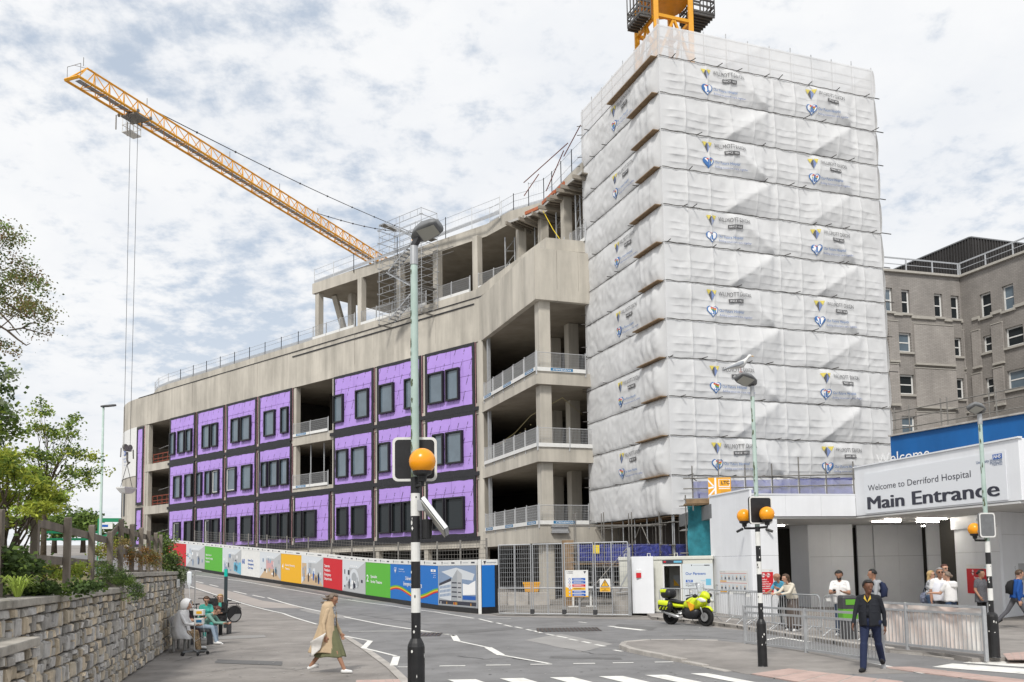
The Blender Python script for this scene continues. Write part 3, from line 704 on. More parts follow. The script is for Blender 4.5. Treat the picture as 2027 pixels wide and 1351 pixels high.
for t in(tA,tB):
    m.bar(FP(t,21.5,-1.4),FP(t,21.5,0),.07,.1)
for z in(25.6,26.0):m.tube([FP(tB,z,-.9),FP(tA-3,z+.05,-.8)],.03,5)
m.build('wall_bracket',galvd,SC)
# ---------------- scaffold tower wrapped in white sheeting ----------------
def cloth_mat():
    m=mat('white_sheeting',(.76,.765,.77),.75,var=.05,scale=.9,bump=.55,bscale=3.2,stretch=(1,1,.45),detail=8);t=m.node_tree;b=t.nodes['Principled BSDF'];o=t.nodes['Material Output']
    tr=t.nodes.new('ShaderNodeBsdfTranslucent');tr.inputs[0].default_value=(.72,.72,.72,1);mi=t.nodes.new('ShaderNodeMixShader');mi.inputs[0].default_value=.22
    t.links.new(b.outputs[0],mi.inputs[1]);t.links.new(tr.outputs[0],mi.inputs[2]);t.links.new(mi.outputs[0],o.inputs[0]);return m
cloth=cloth_mat()
def thin_mat():
    m=cloth.copy();m.name='thin_white_sheeting';t=m.node_tree;o=t.nodes['Material Output'];l=o.inputs[0].links[0].from_socket
    tp=t.nodes.new('ShaderNodeBsdfTransparent');mi=t.nodes.new('ShaderNodeMixShader');mi.inputs[0].default_value=.2
    t.links.new(l,mi.inputs[1]);t.links.new(tp.outputs[0],mi.inputs[2]);t.links.new(mi.outputs[0],o.inputs[0]);return m
thin=thin_mat()
TC=Vector((8.36,47,0));LD=az(-20);RD=az(70);LN=-RD;RN=-LD  # outward normals
LIFT=2.09;Z0=4.68;NL=12;LLEN,RLEN=10.15,14.55
TW=thing('scaffold_tower','tall scaffold tower wrapped in white printed sheeting beside the concrete building','scaffold',TC)
def ss(a,b,x):
    t=max(0,min(1,(x-a)/(b-a)));return t*t*(3-2*t)
def dispR(u,v,i,face):
    L_=RLEN if face else LLEN;nb=10 if face else 7
    v=min(1,max(0,v));s=u/L_*nb;bay=L_/nb;fs=abs(s-round(s));env=abs(sin(pi*v))**.5;rnd=noise.noise(Vector((round(s)*1.7,i*2.3,face)))
    if face:
        cell=sin(pi*(s-math.floor(s)))
        d=.045*env-.035*cell*env
        d+=.075*math.exp(-fs*bay/.05)*env
        for k,kk in((.56,.8),(.37,1),(.17,.9)):
            k+=.006*rnd
            d+=kk*.042*(math.exp(-max(0,k-v)/.02)*math.exp(-max(0,v-k)/.12))*(.3+.7*cell)
        for c0 in(3.9,9.6):
            c0+=.35*noise.noise(Vector((i*3.7,c0,1)));x=(u-c0)/(3.1+.4*noise.noise(Vector((i*2.9,c0,8))))
            if 0<x<1:
                vd=max(.03,min(.97,1-x if i%2==1 else x));A_=(.23+.11*noise.noise(Vector((i*5.3,c0*2,3))))*ss(0,.14,x)*ss(1,.86,x)
                d=d*(1-.5*min(1,A_/.2))+A_*(v/vd if v<vd else (1-v)/(1-vd))
    else:
        near=ss(4,1.2,u);cell=abs(sin(pi*s))**.7
        d=(.10+(.16+.08*rnd)*near)*env*(.7+.3*cell)+.03*math.exp(-fs*bay/.07)*env*(1-near)
        d+=.03*env*sin(u*9+3*noise.noise(Vector((u,v*2,i))))*near
    d+=.09*env*noise.noise(Vector((u*.5,v*1.3+i*5,face*9)))
    r=noise.noise(Vector((u*1.5+v*2.5,v*2.2-u*.8+i*3,face*5+1)));d+=.07*(.35-abs(r))*env
    r=noise.noise(Vector((u*3.3-v*3,v*3+u*.7+i*2,4)));d+=.045*(.3-abs(r))
    if v<.12:d+=.03*sin(u*11+i)*(1-v/.12)*noise.noise(Vector((u*.9,i,2)))
    return d
def cloth_pt(u,v,i,face,e=0):
    sag=-.10*abs(sin(pi*u/(RLEN if face else LLEN)*(5 if face else 4)))*(1 if i<NL else 0)
    d=dispR(u,v,i,face)*(1 if i<NL else .3)*ss(0,.7,u)*ss(0,.5,(RLEN if face else LLEN)-u)+e;P=TC+(RD if face else LD)*u+(RN if face else LN)*(d+.05)+(LN if face else RN)*.05*ss(.4,0,u)
    h=LIFT if i<NL else 1.8
    P.z=Z0+i*LIFT+h*v+sag*(1-abs(2*v-1))*0+.03*noise.noise(Vector((u*.7,i,face)))
    return P
logo_m=[mat('print_pale_yellow',(.66,.55,.12),.7),mat('print_soft_black',(.09,.09,.095),.7),inkw,mat('print_soft_blue',(.06,.17,.42),.7),mat('print_slate_blue',(.16,.22,.42),.6),orange,red,green]
def logo(face,i,u0,parent,sc=1.):
    sg=1 if face else -1
    def fn(a,b,e=.03):return cloth_pt(u0+sg*a*sc,(b*sc)/LIFT,i,face,e)
    def piece(name,ops):
        m=MB()
        for k,kind,*q in ops:
            m.k=k
            if kind=='p':m.add([fn(a,b,q[1]) for a,b in q[0]],[tuple(range(len(q[0])))])
            else:
                tx,x,y,w,h,e=q;lettering(tx,(0,0,0),(1,0,0),w=w,h=h,mb=m,fn=lambda a,b:fn(x+a,y+b,e))
        m.build(name,logo_m,parent)
    piece('emblem',[(0,'p',[(0,1.78),(.3,1.78),(.14,1.52)],.035),(0,'p',[(.34,1.78),(.62,1.78),(.5,1.52)],.035),(1,'p',[(.16,1.5),(.31,1.76),(.31,1.18)],.035),(4,'p',[(.31,1.18),(.31,1.76),(.47,1.5)],.035)])
    piece('wordmark',[(1,'t','WILLMOTT DIXON',.75,1.5,1.95,.25,.07)])
    ops=[(1,'p',[(a,1.16),(a+.142,1.16),(a+.142,1.36),(a,1.36)],.06) for a in[1.35+.1417*k for k in range(6)]]
    piece('date_strip',ops+[(2,'t','SINCE 1852',1.41,1.2,.72,.11,.075)])
    H_=lambda q:[(.33+x*q,.62+y*q) for x,y in heart(.34)]
    ops=[(3,'p',H_(1.05),.035),(2,'p',H_(.86),.043)]
    for k,(c,y) in enumerate(((6,.74),(5,.68),(7,.62))):ops.append((c,'p',[(.12+.02*k,y+.03),(.22,y+.09),(.33,y+.05),(.44,y),(.55-.02*k,y+.05),(.55-.02*k,y),(.44,y-.05),(.33,y),(.22,y+.04),(.12+.02*k,y-.02)],.05))
    for x,w,h in((.2,.05,.3),(.28,.1,.42),(.4,.06,.3)):ops.append((3,'p',[(x,.42),(x+w,.42),(x+w,.34+h),(x,.34+h)],.055))
    piece('heart_emblem',ops)
    piece('strapline',[(3,'t','Our Future Hospital',.75,.6,1.5,.15,.06),(4,'t',"Building tomorrow's care, together",.75,.36,2.05,.12,.06)])
uR1=onwall(1383,150,TC,RD)[0];uR2=onwall(1592,190,TC,RD)[0];uL=onwall(1214,230,TC,LD)[0]
for i in range(NL+1):
    for face in(1,0):
        L_=RLEN if face else LLEN;m=MB();nu,nv=(190,30) if face else (100,22)
        
        if face:
            us=[RLEN/10*(b_+f_) for b_ in range(10) for f_ in(0,.025,.06,.12,.2,.28,.36,.44,.52,.6,.68,.76,.84,.9,.95,.98)]+[RLEN];vs_=[0,.05,.1,.14,.158,.17,.182,.21,.25,.3,.345,.358,.37,.382,.41,.45,.5,.535,.548,.56,.572,.6,.66,.74,.82,.9,.95,1]
            nu,nv=len(us)-1,len(vs_)-1;m.grid(lambda a,b:cloth_pt(us[round(a*nu)],vs_[round(b*nv)],i,1),nu,nv)
        else:m.grid(lambda a,b:cloth_pt((1-a)*L_,b,i,0),nu,nv)
        sh=m.build('sheet',thin if i==NL else cloth,TW,smooth=True)
        if i%2==1 and i<NL:
            if face:logo(1,i,uR1+random.uniform(-.12,.12),sh);logo(1,i,uR2+random.uniform(-.12,.12),sh)
            else:logo(0,i,uL,sh)
    m=MB();A=TC+RD*(RLEN+.1);m.grid(lambda a,b:A+LD*(a*LLEN)+RD*(.12*abs(sin(pi*b))**.6+.06*noise.noise(Vector((a*8,b*2,i))))+Z(Z0+(i+b)*LIFT*(1 if i<NL else 1)-(0 if i<NL else b*.29)),24,8)
    m.build('sheet',thin if i==NL else cloth,TW,smooth=True)
# core of the stair building behind the sheets, decks, standards, ledgers
m=MB();m.obox(TC+LD*5.1+RD*7.3+Z(17),LD*3.9,RD*6.1,Z(12.2));m.build('inner_core',concrete_d,TW)
for i in range(NL+1):
    m=MB();z=Z0+i*LIFT-.06
    for a,b in((TC+LD*.75,TC+LD*.75+RD*RLEN),(TC+RD*.75,TC+RD*.75+LD*LLEN)):m.bar(a+Z(z),b+Z(z),1.3,.05)
    m.build('scaffold_deck',board,TW)
    # boards and dark tie rope at the joint between two lifts
    m=MB();z=Z0+i*LIFT
    if i<NL+1:
        pts=[cloth_pt(RLEN*k/60,0.0,min(i,NL-1) if i<NL else NL,1,.05)+Z(.015*sin(k*1.7)) for k in range(61)];m.tube(pts,.022,4)
        pts=[cloth_pt(LLEN*k/40,0.0,i,0,.05) for k in range(41)];m.tube(pts,.02,4)
        rnd=random.Random(i)
        for k in range(10):
            if rnd.random()<(.45 if i<NL else .95):
                u=RLEN*(k+rnd.random()*.8)/10;p=cloth_pt(u,0,i,1);m.tube([p-RN*.1,p+RN*(.28+.2*rnd.random())+RD*rnd.uniform(-.05,.25)+Z(.03)],.026,5)
        for k in range(5):
            if rnd.random()<.5:
                u=LLEN*(k+rnd.random())/5;p=cloth_pt(u,0,i,0);m.tube([p-LN*.1,p+LN*.35],.026,5)
        for k in range(2):
            p=TC+RD*RLEN+LD*(.1+.8*k)+Z(z+.15+.45*k);m.tube([p-RD*.3,p+RD*(.55+.4*rnd.random())],.03,5)
            p=TC+LD*LLEN+Z(z+.2+k*.6);m.tube([p-LD*.2,p+LN*.35],.026,5)
    m.build('ledger_tube',mat('dark_tube',(.09,.085,.08),.6,.3) if i==0 else bpy.data.materials['dark_tube'],TW)
    if i>0:
        m=MB();w=(2.2+.8*((i*7)%3)/2) if i<NL else 5.5;m.obox(TC+LD*(.1+w/2)+LN*.24+Z(z+.0),LD*w/2,LN*.2,Z(.022));m.build('toe_board',board,TW)
for face in(1,0):
    L_,dr,nn,nb=(RLEN,RD,RN,10) if face else (LLEN,LD,LN,7)
    for k in range(nb+1):
        m=MB();p=TC+dr*(L_*k/nb)-nn*.06;m.tube([p+Z(0),p+Z(31.75+.15*(k%3==0))],.03,6);m.build('standard',galv,TW)
        m=MB();p=TC+dr*(L_*k/nb)-nn*1.2;m.tube([p+Z(0.05),p+Z(4.6)],.03,6);m.build('standard',galvd,TW)
    m=MB()
    for h in(.6,1.15,1.75):p=TC-nn*.03+Z(Z0+NL*LIFT+h);m.tube([p,p+dr*L_],.03,5)
    m.build('guard_tube',galv,TW)
    m=MB()
    for h in(.5,2.0,2.6,3.1,4.3):p=TC+nn*.05+Z(h);m.tube([p-dr*.3,p+dr*(L_+.3)],.028,5)
    for k in range(3):a=TC+nn*.1+dr*(L_*k/3);m.tube([a+Z(.3+4*(k%2)),a+dr*(L_/3)+Z(4.4-4*(k%2))],.028,5)
    m.build('ledger_tube',galvd,TW)
bluemesh=mat('blue_brick_guard',(.045,.06,.30),.6,var=.25,scale=3,bump=.5,bscale=14)
def _bm():
    t=bluemesh.node_tree;o=t.nodes['Material Output'];tp=t.nodes.new('ShaderNodeBsdfTransparent');mi=t.nodes.new('ShaderNodeMixShader');mi.inputs[0].default_value=.42
    t.links.new(o.inputs[0].links[0].from_socket,mi.inputs[1]);t.links.new(tp.outputs[0],mi.inputs[2]);t.links.new(mi.outputs[0],o.inputs[0])
_bm()
guardp=[(TC+dr*(L_*k/n)+nn*.1,TC+dr*(L_*(k+1)/n)+nn*.1) for dr,nn,L_,n in((LD,LN,LLEN,6),(RD,RN,6.5,4)) for k in range(n)]
for k,(a,b) in enumerate(guardp):
    if k in(2,7):continue
    d=(b-a).normalized();m=MB();m.grid(lambda u,v:a.lerp(b,.04+.92*u)+Z(2.15+1.0*v)+(d.cross(Z(1)))*(.03*sin(14*u)*sin(9*v)),8,5);m.build('brick_guard',bluemesh,TW)
m=MB();m.bar(TC+LD*.6+Z(2.06),TC+LD*.6+RD*RLEN+Z(2.06),1.2,.06);m.bar(TC+RD*.6+Z(2.06),TC+RD*.6+LD*LLEN+Z(2.06),1.2,.06);m.build('scaffold_deck',board,TW)
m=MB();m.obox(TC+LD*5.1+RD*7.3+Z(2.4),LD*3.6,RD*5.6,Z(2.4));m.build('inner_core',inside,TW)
# yellow loading gate
p=TC+RD*1.75+RN*.2
YG=MB()
for z in(2.2,2.75,3.3):YG.bar(p+Z(z)-RD*.6,p+Z(z)+RD*.6,.05)
for a in(-.6,-.2,.2,.6):YG.bar(p+Z(2.2)+RD*a,p+Z(3.3)+RD*a,.045)
YG.build('loading_gate',yellow,TW)
# low scaffold bay joining the tower to the building (blue guards)
LS=thing('low_scaffold','low tube scaffold with blue mesh guards between the site gates and the wrapped tower','scaffold',(4.6,47.5,0))
for i in range(4):
    for j in(0,1):
        p=Vector((3.3+1.5*i,47.2+.25*i+1.2*j,0));m=MB();m.tube([p,p+Z(4.9 if i<3 else 5.6)],.03,6);m.build('standard',galvd,LS)
m=MB()
for z in(1.2,2.3,2.75,3.15,4.2):m.tube([Vector((3,47.15,z)),Vector((8.2,48,z))],.028,5);m.tube([Vector((3,48.35,z)),Vector((8.2,49.2,z))],.028,5)
m.tube([Vector((3.4,47.1,.2)),Vector((6.2,47.6,3.2))],.028,5);m.build('ledger_tube',galvd,LS)
m=MB();m.obox(Vector((5.6,48.2,2.2)),Vector((2.5,.4,0)),Vector((-.1,.6,0)),Z(.04));m.build('scaffold_deck',board,LS)
for i in range(3):
    a,b=Vector((3.35+1.5*i,47.1+.25*i,0)),Vector((4.75+1.5*i,47.35+.25*i,0));m=MB();m.grid(lambda u,v:a.lerp(b,u)+Z(2.35+.85*v)+Vector((0,.03*sin(13*u+8*v),0)),8,5);m.build('brick_guard',bluemesh,LS)
m=MB();m.obox(Vector((4.35,47.15,2.95)),Vector((.16,.02,0)),Vector((0,.01,0)),Z(.22));m.build('warning_plate',yellow,LS)
m=MB();m.obox(Vector((2.9,47.8,1.7)),Vector((.3,0,0)),Vector((0,.2,0)),Z(1.75));m.build('timber_post',board,LS)
# teal debris netting beside the entrance
tn=mat('teal_debris_netting',(.018,.16,.20),.75,var=.3,scale=3,bump=.8,bscale=7)
TN=thing('debris_netting','teal debris netting draped over scaffold tubes left of the white entrance wall','netting',(8.3,39.6,0))
m=MB();A,B=at(1360,1060,40.2),at(1416,1060,39.2);A.z=B.z=0
m.grid(lambda u,v:A.lerp(B,u)+Z(1.2+3.65*v)+Vector((.05*sin(9*v+4*u),-.22*sin(pi*min(1,max(0,v*1.05)))-.1*sin(7*u+3*v)+.08*noise.noise(Vector((u*3,v*5,2))),0)),16,26);m.build('net',tn,TN,smooth=True)
m=MB()
for u in(0,.5,1):p=A.lerp(B,u)+Vector((0,.12,0));m.tube([p,p+Z(5.2)],.03,6)
for z in(1.6,2.6,3.6,4.7):m.tube([A+Z(z)+Vector((-.3,.1,0)),B+Z(z)+Vector((.2,.1,0))],.026,5)
m.build('scaffold_tube',galvd,TN)
# ---------------- crane standing inside the wrapped tower ----------------
CB=TC+LD*5.2+RD*3.4
K1=thing('tower_crane','orange crane mast with grey platforms rising above the wrapped scaffold tower','crane',CB+Z(29))
hw=1.2
for a in(-1,1):
    for b in(-1,1):
        m=MB();p=CB+LD*hw*a+RD*hw*b;m.bar(p+Z(24),p+Z(36.8),.3);m.build('mast_leg',craney,K1,bevel=.02)
for k,(z0,z1) in enumerate(((29,32),(32.15,35.2))):
    for e1,e2 in((LD,RD),(RD,LD)):
        for s in(-1,1):
            m=MB();c=CB+e1*hw*s
            m.bar(c-e2*hw+Z(z0),c+e2*hw+Z(z0),.2);m.bar(c-e2*hw+Z(z1-.2),c+e2*hw+Z(z1-.2),.2)
            m.bar(c-e2*hw+Z(z0),c+Z(z1-.2),.14);m.bar(c+e2*hw+Z(z0),c+Z(z1-.2),.14);m.build('mast_brace',craney,K1)
m=MB();m.lathe([(1.5,0),(1.5,.35),(1.35,.36),(1.35,1.2),(1.7,1.21),(1.7,1.6)],CB+Z(36.6),24);m.build('slewing_ring',craney,K1)
m=MB();m.obox(CB+Z(40.2),LD*1.2,RD*1.2,Z(2));m.bar(CB+Z(41),CB+Z(41)+az(150)*12,.9,1.2);m.build('slewing_frame',craney,K1)
grate=mat('grey_grating',(.11,.105,.10),.7,.3,var=.3,scale=9)
def platform(c,e1,e2,l,w,h):
    m=MB();m.obox(c,e1*l,e2*w,Z(.05));pl=m.build('platform',grate,K1);m=MB()
    for s in(-1,1):
        for k in range(5):
            p=c+e1*(l*(k-2)/2)+e2*(w*s);m.bar(p,p+Z(h),.06)
        for z in(.1,.35,.62,.9,h):m.bar(c-e1*l+e2*w*s+Z(z),c+e1*l+e2*w*s+Z(z),.05,.16 if z in(.1,.62) else .05)
    for s in(-1,1):
        for z in(.1,.5,.9,h):m.bar(c+e1*l*s-e2*w+Z(z),c+e1*l*s+e2*w+Z(z),.05,.12)
        for k in range(4):p=c+e1*l*s+e2*(w*(k-1.5)/1.5);m.bar(p,p+Z(h),.05)
    for k in range(7):
        p=c+e1*(l*(k-3)/3);m.bar(p-e2*w-Z(.1),p+e2*w-Z(.1),.07,.1)
    m.build('guard_frame',grate,pl)
platform(CB-RD*1.8+Z(35.0)-LD*.2,LD,RD,.8,.36,2.2);platform(CB+RD*2.3-LD*.2+Z(35.9),LD,RD,.8,.75,1.9)
# ---------------- long-jib crane behind the building ----------------
ZJ=45.
j0,j1=atz(129,159,ZJ),atz(520,394,ZJ);jd=(j1-j0).normalized()
jb=atz(148,147,ZJ);jn=(jb-j0)-jd*(jb-j0).dot(jd);jw=min(1.9,max(1.3,jn.length));jn.normalize()
def JP(s,a=0,z=0):return j0+jd*s+jn*(a*jw)+Z(z)
# far end of the jib: where its line reaches column px 815
def pxof(p):
    d=(p.x,p.y,p.z-H);zc=sum(a*b for a,b in zip(d,FV));return PPX+FPX*sum(a*b for a,b in zip(d,RV))/zc
JL=20.
while pxof(JP(JL))<818 and JL<140:JL+=.5
JT=1.75
K2=thing('tower_crane','orange tower crane with long lattice jib reaching left over the building','crane',Vector((JP(JL).x,JP(JL).y,20)))
for a,z in((0,0),(1,0),(.5,JT)):
    m=MB();m.tube([JP(0 if z==0 else 1.6,a,z),JP(JL,a,z)],.13 if z==0 else .1,5);m.build('jib_chord',craney,K2)
m=MB();n=int(JL/1.75)
for i in range(n):
    s,e,h=1.6+(JL-1.6)*i/n,1.6+(JL-1.6)*(i+1)/n,1.6+(JL-1.6)*(i+.5)/n
    for a in(0,1):m.tube([JP(s,a),JP(h,.5,JT)],.045,4,False);m.tube([JP(h,.5,JT),JP(e,a)],.045,4,False)
    m.tube([JP(s,0),JP(s,1)],.045,4,False);m.tube([JP(s,i%2),JP(e,1-i%2)],.035,4,False)
m.tube([JP(0,0),JP(0,1)],.16,5);m.tube([JP(0,0),JP(1.6,.5,JT)],.07,4);m.tube([JP(0,1),JP(1.6,.5,JT)],.07,4)
m.build('jib_lattice',craney,K2,kind='stuff')
m=MB();m.obox(JP(JL/2,.5,.12),jd*(JL/2-.6),jn*.28,Z(.02));m.build('walkway',mat('grey_walkway_mesh',(.30,.31,.33),.6,.3,var=.2,scale=6),K2)
m=MB()
for s in(1.2,8.8,21,30,38):m.tube([JP(s,.5,JT),JP(s,.5,JT+.8)],.03,4)
m.tube([JP(.2,0,0),JP(.2,0,1.3),JP(.2,1,1.3),JP(.2,1,0)],.03,4);m.tube([JP(.2,.5,1.3),JP(2.2,.5,1.9)],.02,4);m.build('jib_fitting',galvd,K2)
apx=at(818,462,JP(JL).y+2)
def jib_at(px):
    s=0
    while pxof(JP(s,.5,JT))<px and s<JL:s+=.2
    return s
for px in(300,622):
    p=JP(jib_at(px),.5,JT);m=MB();k=9
    pts=[p.lerp(apx,i/k)-Z(.5*sin(pi*i/k)) for i in range(k+1)];m.tube(pts,.05,5)
    for q in pts[1:-1]:m.ball(q,.13,6)
    m.build('pendant_rope',mat('wire_rope',(.05,.05,.055),.5,.4) if px==300 else bpy.data.materials['wire_rope'],K2)
rope=bpy.data.materials['wire_rope']
m=MB()
for a in(0,1):m.bar(JP(JL-1.5,a,JT),apx,.25);m.bar(JP(JL+2,a,0),apx,.25)
m.build('tower_head',craney,K2)
m=MB()
for a in(-.9,.9):
    for b in(-.9,.9):m.bar(JP(JL,.5,0)+jd*a+jn*b-Z(40),JP(JL,.5,0)+jd*a+jn*b,.25)
for k in range(12):
    z=-3*k
    for a in(-.9,.9):m.bar(JP(JL,.5,z)+jd*a-jn*.9,JP(JL,.5,z-3)+jd*a+jn*.9,.1);m.bar(JP(JL,.5,z)-jd*.9+jn*a,JP(JL,.5,z-3)+jd*.9+jn*a,.1)
m.build('mast',craney,K2)
m=MB();m.obox(JP(JL+8,.5,.2),jd*7,jn*.8,Z(.25));m.build('counter_jib',craney,K2)
ts=jib_at(262)+.3
m=MB();m.obox(JP(ts,.5,-.15),jd*.8,jn*jw*.6,Z(.07))
for a in(-.25,1.25):
    for s in(-.8,.8):m.lathe([(.16,-.05),(.16,.05)],JP(ts+s,a,-.02),10,jn)
m.bar(JP(ts-.9,.5,-.6),JP(ts+.9,.5,-.6),.07);m.bar(JP(ts-.9,.5,-.6),JP(ts-.9,.5,-.1),.1);m.bar(JP(ts+.9,.5,-.6),JP(ts+.9,.5,-.1),.1)
for s in(-1.2,.2):m.bar(JP(ts+s,-.2,-1.6),JP(ts+s,-.2,-.2),.09)
m.build('trolley',galvd,K2)
m=MB();c=JP(ts+1.2,-.5,-.9);m.obox(c,jd*.75,jn*.5,Z(.04))
for a in(-.7,-.25,.25,.7):
    for b in(-.45,.45):m.bar(c+jd*a+jn*b,c+jd*a+jn*b+Z(1.5),.05)
for z in(.7,1.5):
    for b in(-.45,.45):m.bar(c-jd*.75+jn*b+Z(z),c+jd*.75+jn*b+Z(z),.05)
    for a in(-.75,.75):m.bar(c+jd*a-jn*.45+Z(z),c+jd*a+jn*.45+Z(z),.05)
m.build('service_cage',mat('pale_steel',(.62,.62,.6),.5),K2)
hz_=at(243,892,JP(ts).y).z
for o in(-.55,.4):
    m=MB();q=JP(ts+o*.8,.5);q.z=hz_+.4;m.tube([JP(ts+o,.5,-.3),q],.022,4);m.build('hoist_rope',rope,K2)
hk=JP(ts,.5,0);hk.z=hz_
m=MB();m.obox(hk+Z(.1),jd*.4,jn*.12,Z(.22));m.lathe([(.26,-.1),(.26,.1)],hk+jd*.28+Z(.25),12,jn);m.lathe([(.26,-.1),(.26,.1)],hk-jd*.28+Z(.25),12,jn)
m.tube([hk-jd*.75+Z(.1),hk-jd*.8-Z(.75)],.06,5);m.tube([hk+jd*.7+Z(.1),hk+jd*.75-Z(.75)],.06,5);m.tube([hk-Z(.2),hk-Z(.9),hk-Z(1.3)+jd*.15,hk-Z(1.1)+jd*.3],.09,6);m.build('hook_block',galvd,K2)
ld=Vector(hk);ld.z=at(237,968,hk.y).z
LDt=thing('slung_load','white and yellow tray hanging on chains under the crane hook','crane load',ld)
m=MB();m.loft([[ld+jd*(x*a)+jn*(y*a)+Z(z) for x,y in((-.75,-.5),(.75,-.5),(.75,.5),(-.75,.5))] for a,z in((.45,-.45),(.6,-.4),(1,.0),(1.02,.12))]);m.build('tray',whitep,LDt)
m=MB();m.obox(ld+Z(-.22),jd*.45,jn*.35,Z(.05));m.build('base',yellow,LDt)
m=MB()
for a in(-1,1):m.tube([ld+jd*.7*a+Z(.1),hk-Z(1.3)],.035,4)
m.build('chain',rope,LDt)
# ---------------- printed site hoarding ----------------
HP=[Vector(p) for p in((-1.57,41.3,0),(-4.3,46.6,0),(-7,51.9,0),(-12.5,60,0),(-21,70,0),(-30.5,82,0),(-40,93,0))]
def hpos(px):
    for a,b in zip(HP,HP[1:]):
        for k in range(200):
            p=a.lerp(b,k/200)
            if pxof(Vector((p.x,p.y,2)))<=px:return p
    return HP[-1]
HO=thing('site_hoarding','long curving site hoarding printed with red, green, yellow and blue panels beside the road','hoarding',HP[2])
picm=[paleprint,greyp,skyprint,ink,lightblue,red,yolk,orange,green,inkw,nhsblue]
rnd=random.Random(5)
class Pan:
    def __init__(s,p,q):
        s.p,s.q=Vector((p.x,p.y,g(p.x,p.y))),Vector((q.x,q.y,g(q.x,q.y)));s.L=(s.q-s.p).length;s.n=Vector((s.q.y-s.p.y,-(s.q.x-s.p.x),0)).normalized()
        if s.n.dot(-s.p)<0:s.n=-s.n
    def f(s,a,b,e=0):return s.p.lerp(s.q,a/s.L)+Z(b)+s.n*e
    def slab(s,m,a0,a1,b0,b1,e0,e1):
        P=[s.f(a,b,e) for e in(e0,e1) for b in(b0,b1) for a in(a0,a1)]
        m.add(P,[(0,2,3,1),(4,5,7,6),(0,1,5,4),(2,6,7,3),(0,4,6,2),(1,3,7,5)])
    def R(s,m,k,a0,a1,b0,b1,e=.03):m.k=k;m.poly([s.f(a,b,e) for a,b in((a0*s.L,b0),(a1*s.L,b0),(a1*s.L,b1),(a0*s.L,b1))])
    def P(s,m,k,pts,e=.03):m.k=k;m.poly([s.f(a*s.L,b,e) for a,b in pts])
    def T(s,m,k,tx,a,b,h=None,w=None,e=.034,al='l',bold=.015,shear=0):
        m.k=k;lettering(tx,(0,0,0),(1,0,0),w=w,h=h,mb=m,bold=bold,shear=shear,align=al,fn=lambda x,y:s.f(a*s.L+x,b+y,e))
def logo_heart(pn,m,a,b,r,w=9,bl=10):
    m.k=w;m.poly([pn.f(a*pn.L+x,b+y,.033) for x,y in heart(r)]);m.k=bl;m.poly([pn.f(a*pn.L+x*.84,b+y*.84,.036) for x,y in heart(r)])
    m.k=w
    for x,ww,h in((-.45,.25,.5),(-.12,.3,.9),(.25,.25,.6)):m.poly([pn.f(a*pn.L+r*xx,b+r*yy,.039) for xx,yy in((x,-.5),(x+ww,-.5),(x+ww,-.5+h),(x,-.5+h))])
def room(pn,m,kind):
    # a printed photograph: ceiling, back wall, floor, equipment shapes and small figures
    cw={'ward':(0,1,0),'desk':(0,4,1),'pink':(0,5,0),'wood':(6,7,0),'scan':(0,1,0)}[kind]
    pn.R(m,1,0,1,.27,2.2,.028);pn.P(m,0,[(0,2.2),(1,2.2),(.68,1.75),(.3,1.75)],.03);pn.R(m,11,.3,.68,1.0,1.75,.03)
    pn.P(m,12 if kind in('wood','pink') else 11,[(0,.27),(1,.27),(.68,1.0),(.3,1.0)],.03)
    pn.P(m,0,[(0,.27),(.3,1.0),(.3,1.75),(0,2.2)],.03);pn.P(m,11,[(1,.27),(1,2.2),(.68,1.75),(.68,1.0)],.03)
    if kind=='pink':pn.R(m,13,.32,.66,1.0,1.6,.032)
    if kind=='wood':pn.R(m,12,.03,.24,.75,1.7,.032)
    if kind=='desk':pn.P(m,4,[(.62,.5),(1,.27),(1,1.2),(.62,1.15)],.032)
    if kind=='scan':
        m.k=0;m.poly([pn.f((.52+.2*cos(t))*pn.L,1.1+.62*sin(t),.032) for t in[2*pi*i/18 for i in range(18)]]);m.k=1;m.poly([pn.f((.52+.11*cos(t))*pn.L,1.15+.34*sin(t),.034) for t in[2*pi*i/18 for i in range(18)]])
    for i in range(14):
        x=rnd.uniform(.05,.9);y=rnd.uniform(.4,1.5);w=rnd.uniform(.02,.09);h=rnd.uniform(.08,.4);pn.R(m,rnd.choice((3,1,1,2,0,9,4 if kind!='wood' else 2)),x,min(1,x+w),y,min(2.1,y+h),.036+.0007*i)
    for i in range({'wood':7,'desk':3,'ward':3,'pink':2,'scan':2}[kind]):
        x=rnd.uniform(.08,.88);h=rnd.uniform(.45,.7);y=rnd.uniform(.4,.6);pn.P(m,rnd.choice((2,3,3,10)),[(x,y),(x+.035,y),(x+.05,y+h*.7),(x+.03,y+h*.8),(x+.03,y+h),(x+.008,y+h),(x+.006,y+h*.8),(x-.012,y+h*.7)],.048)
    for i in range(4):pn.R(m,9,.36+.08*i,.41+.08*i,1.85,1.9,.034)
picm+= [mat('print_mid_grey',(.45,.46,.47),.6),mat('print_floor_tan',(.55,.40,.25),.6),mat('print_pink',(.60,.36,.36),.6)]
BND=[330,369,406,441,478,515,557,598,641,679,725,774,868,945]
KND=['red0','ward','green','desk','sixty','pink','four','wood','sep','scan','two','blue','render']
colm={'red0':red,'green':green,'sixty':whitep,'four':yolk,'sep':red,'two':green,'blue':blue}
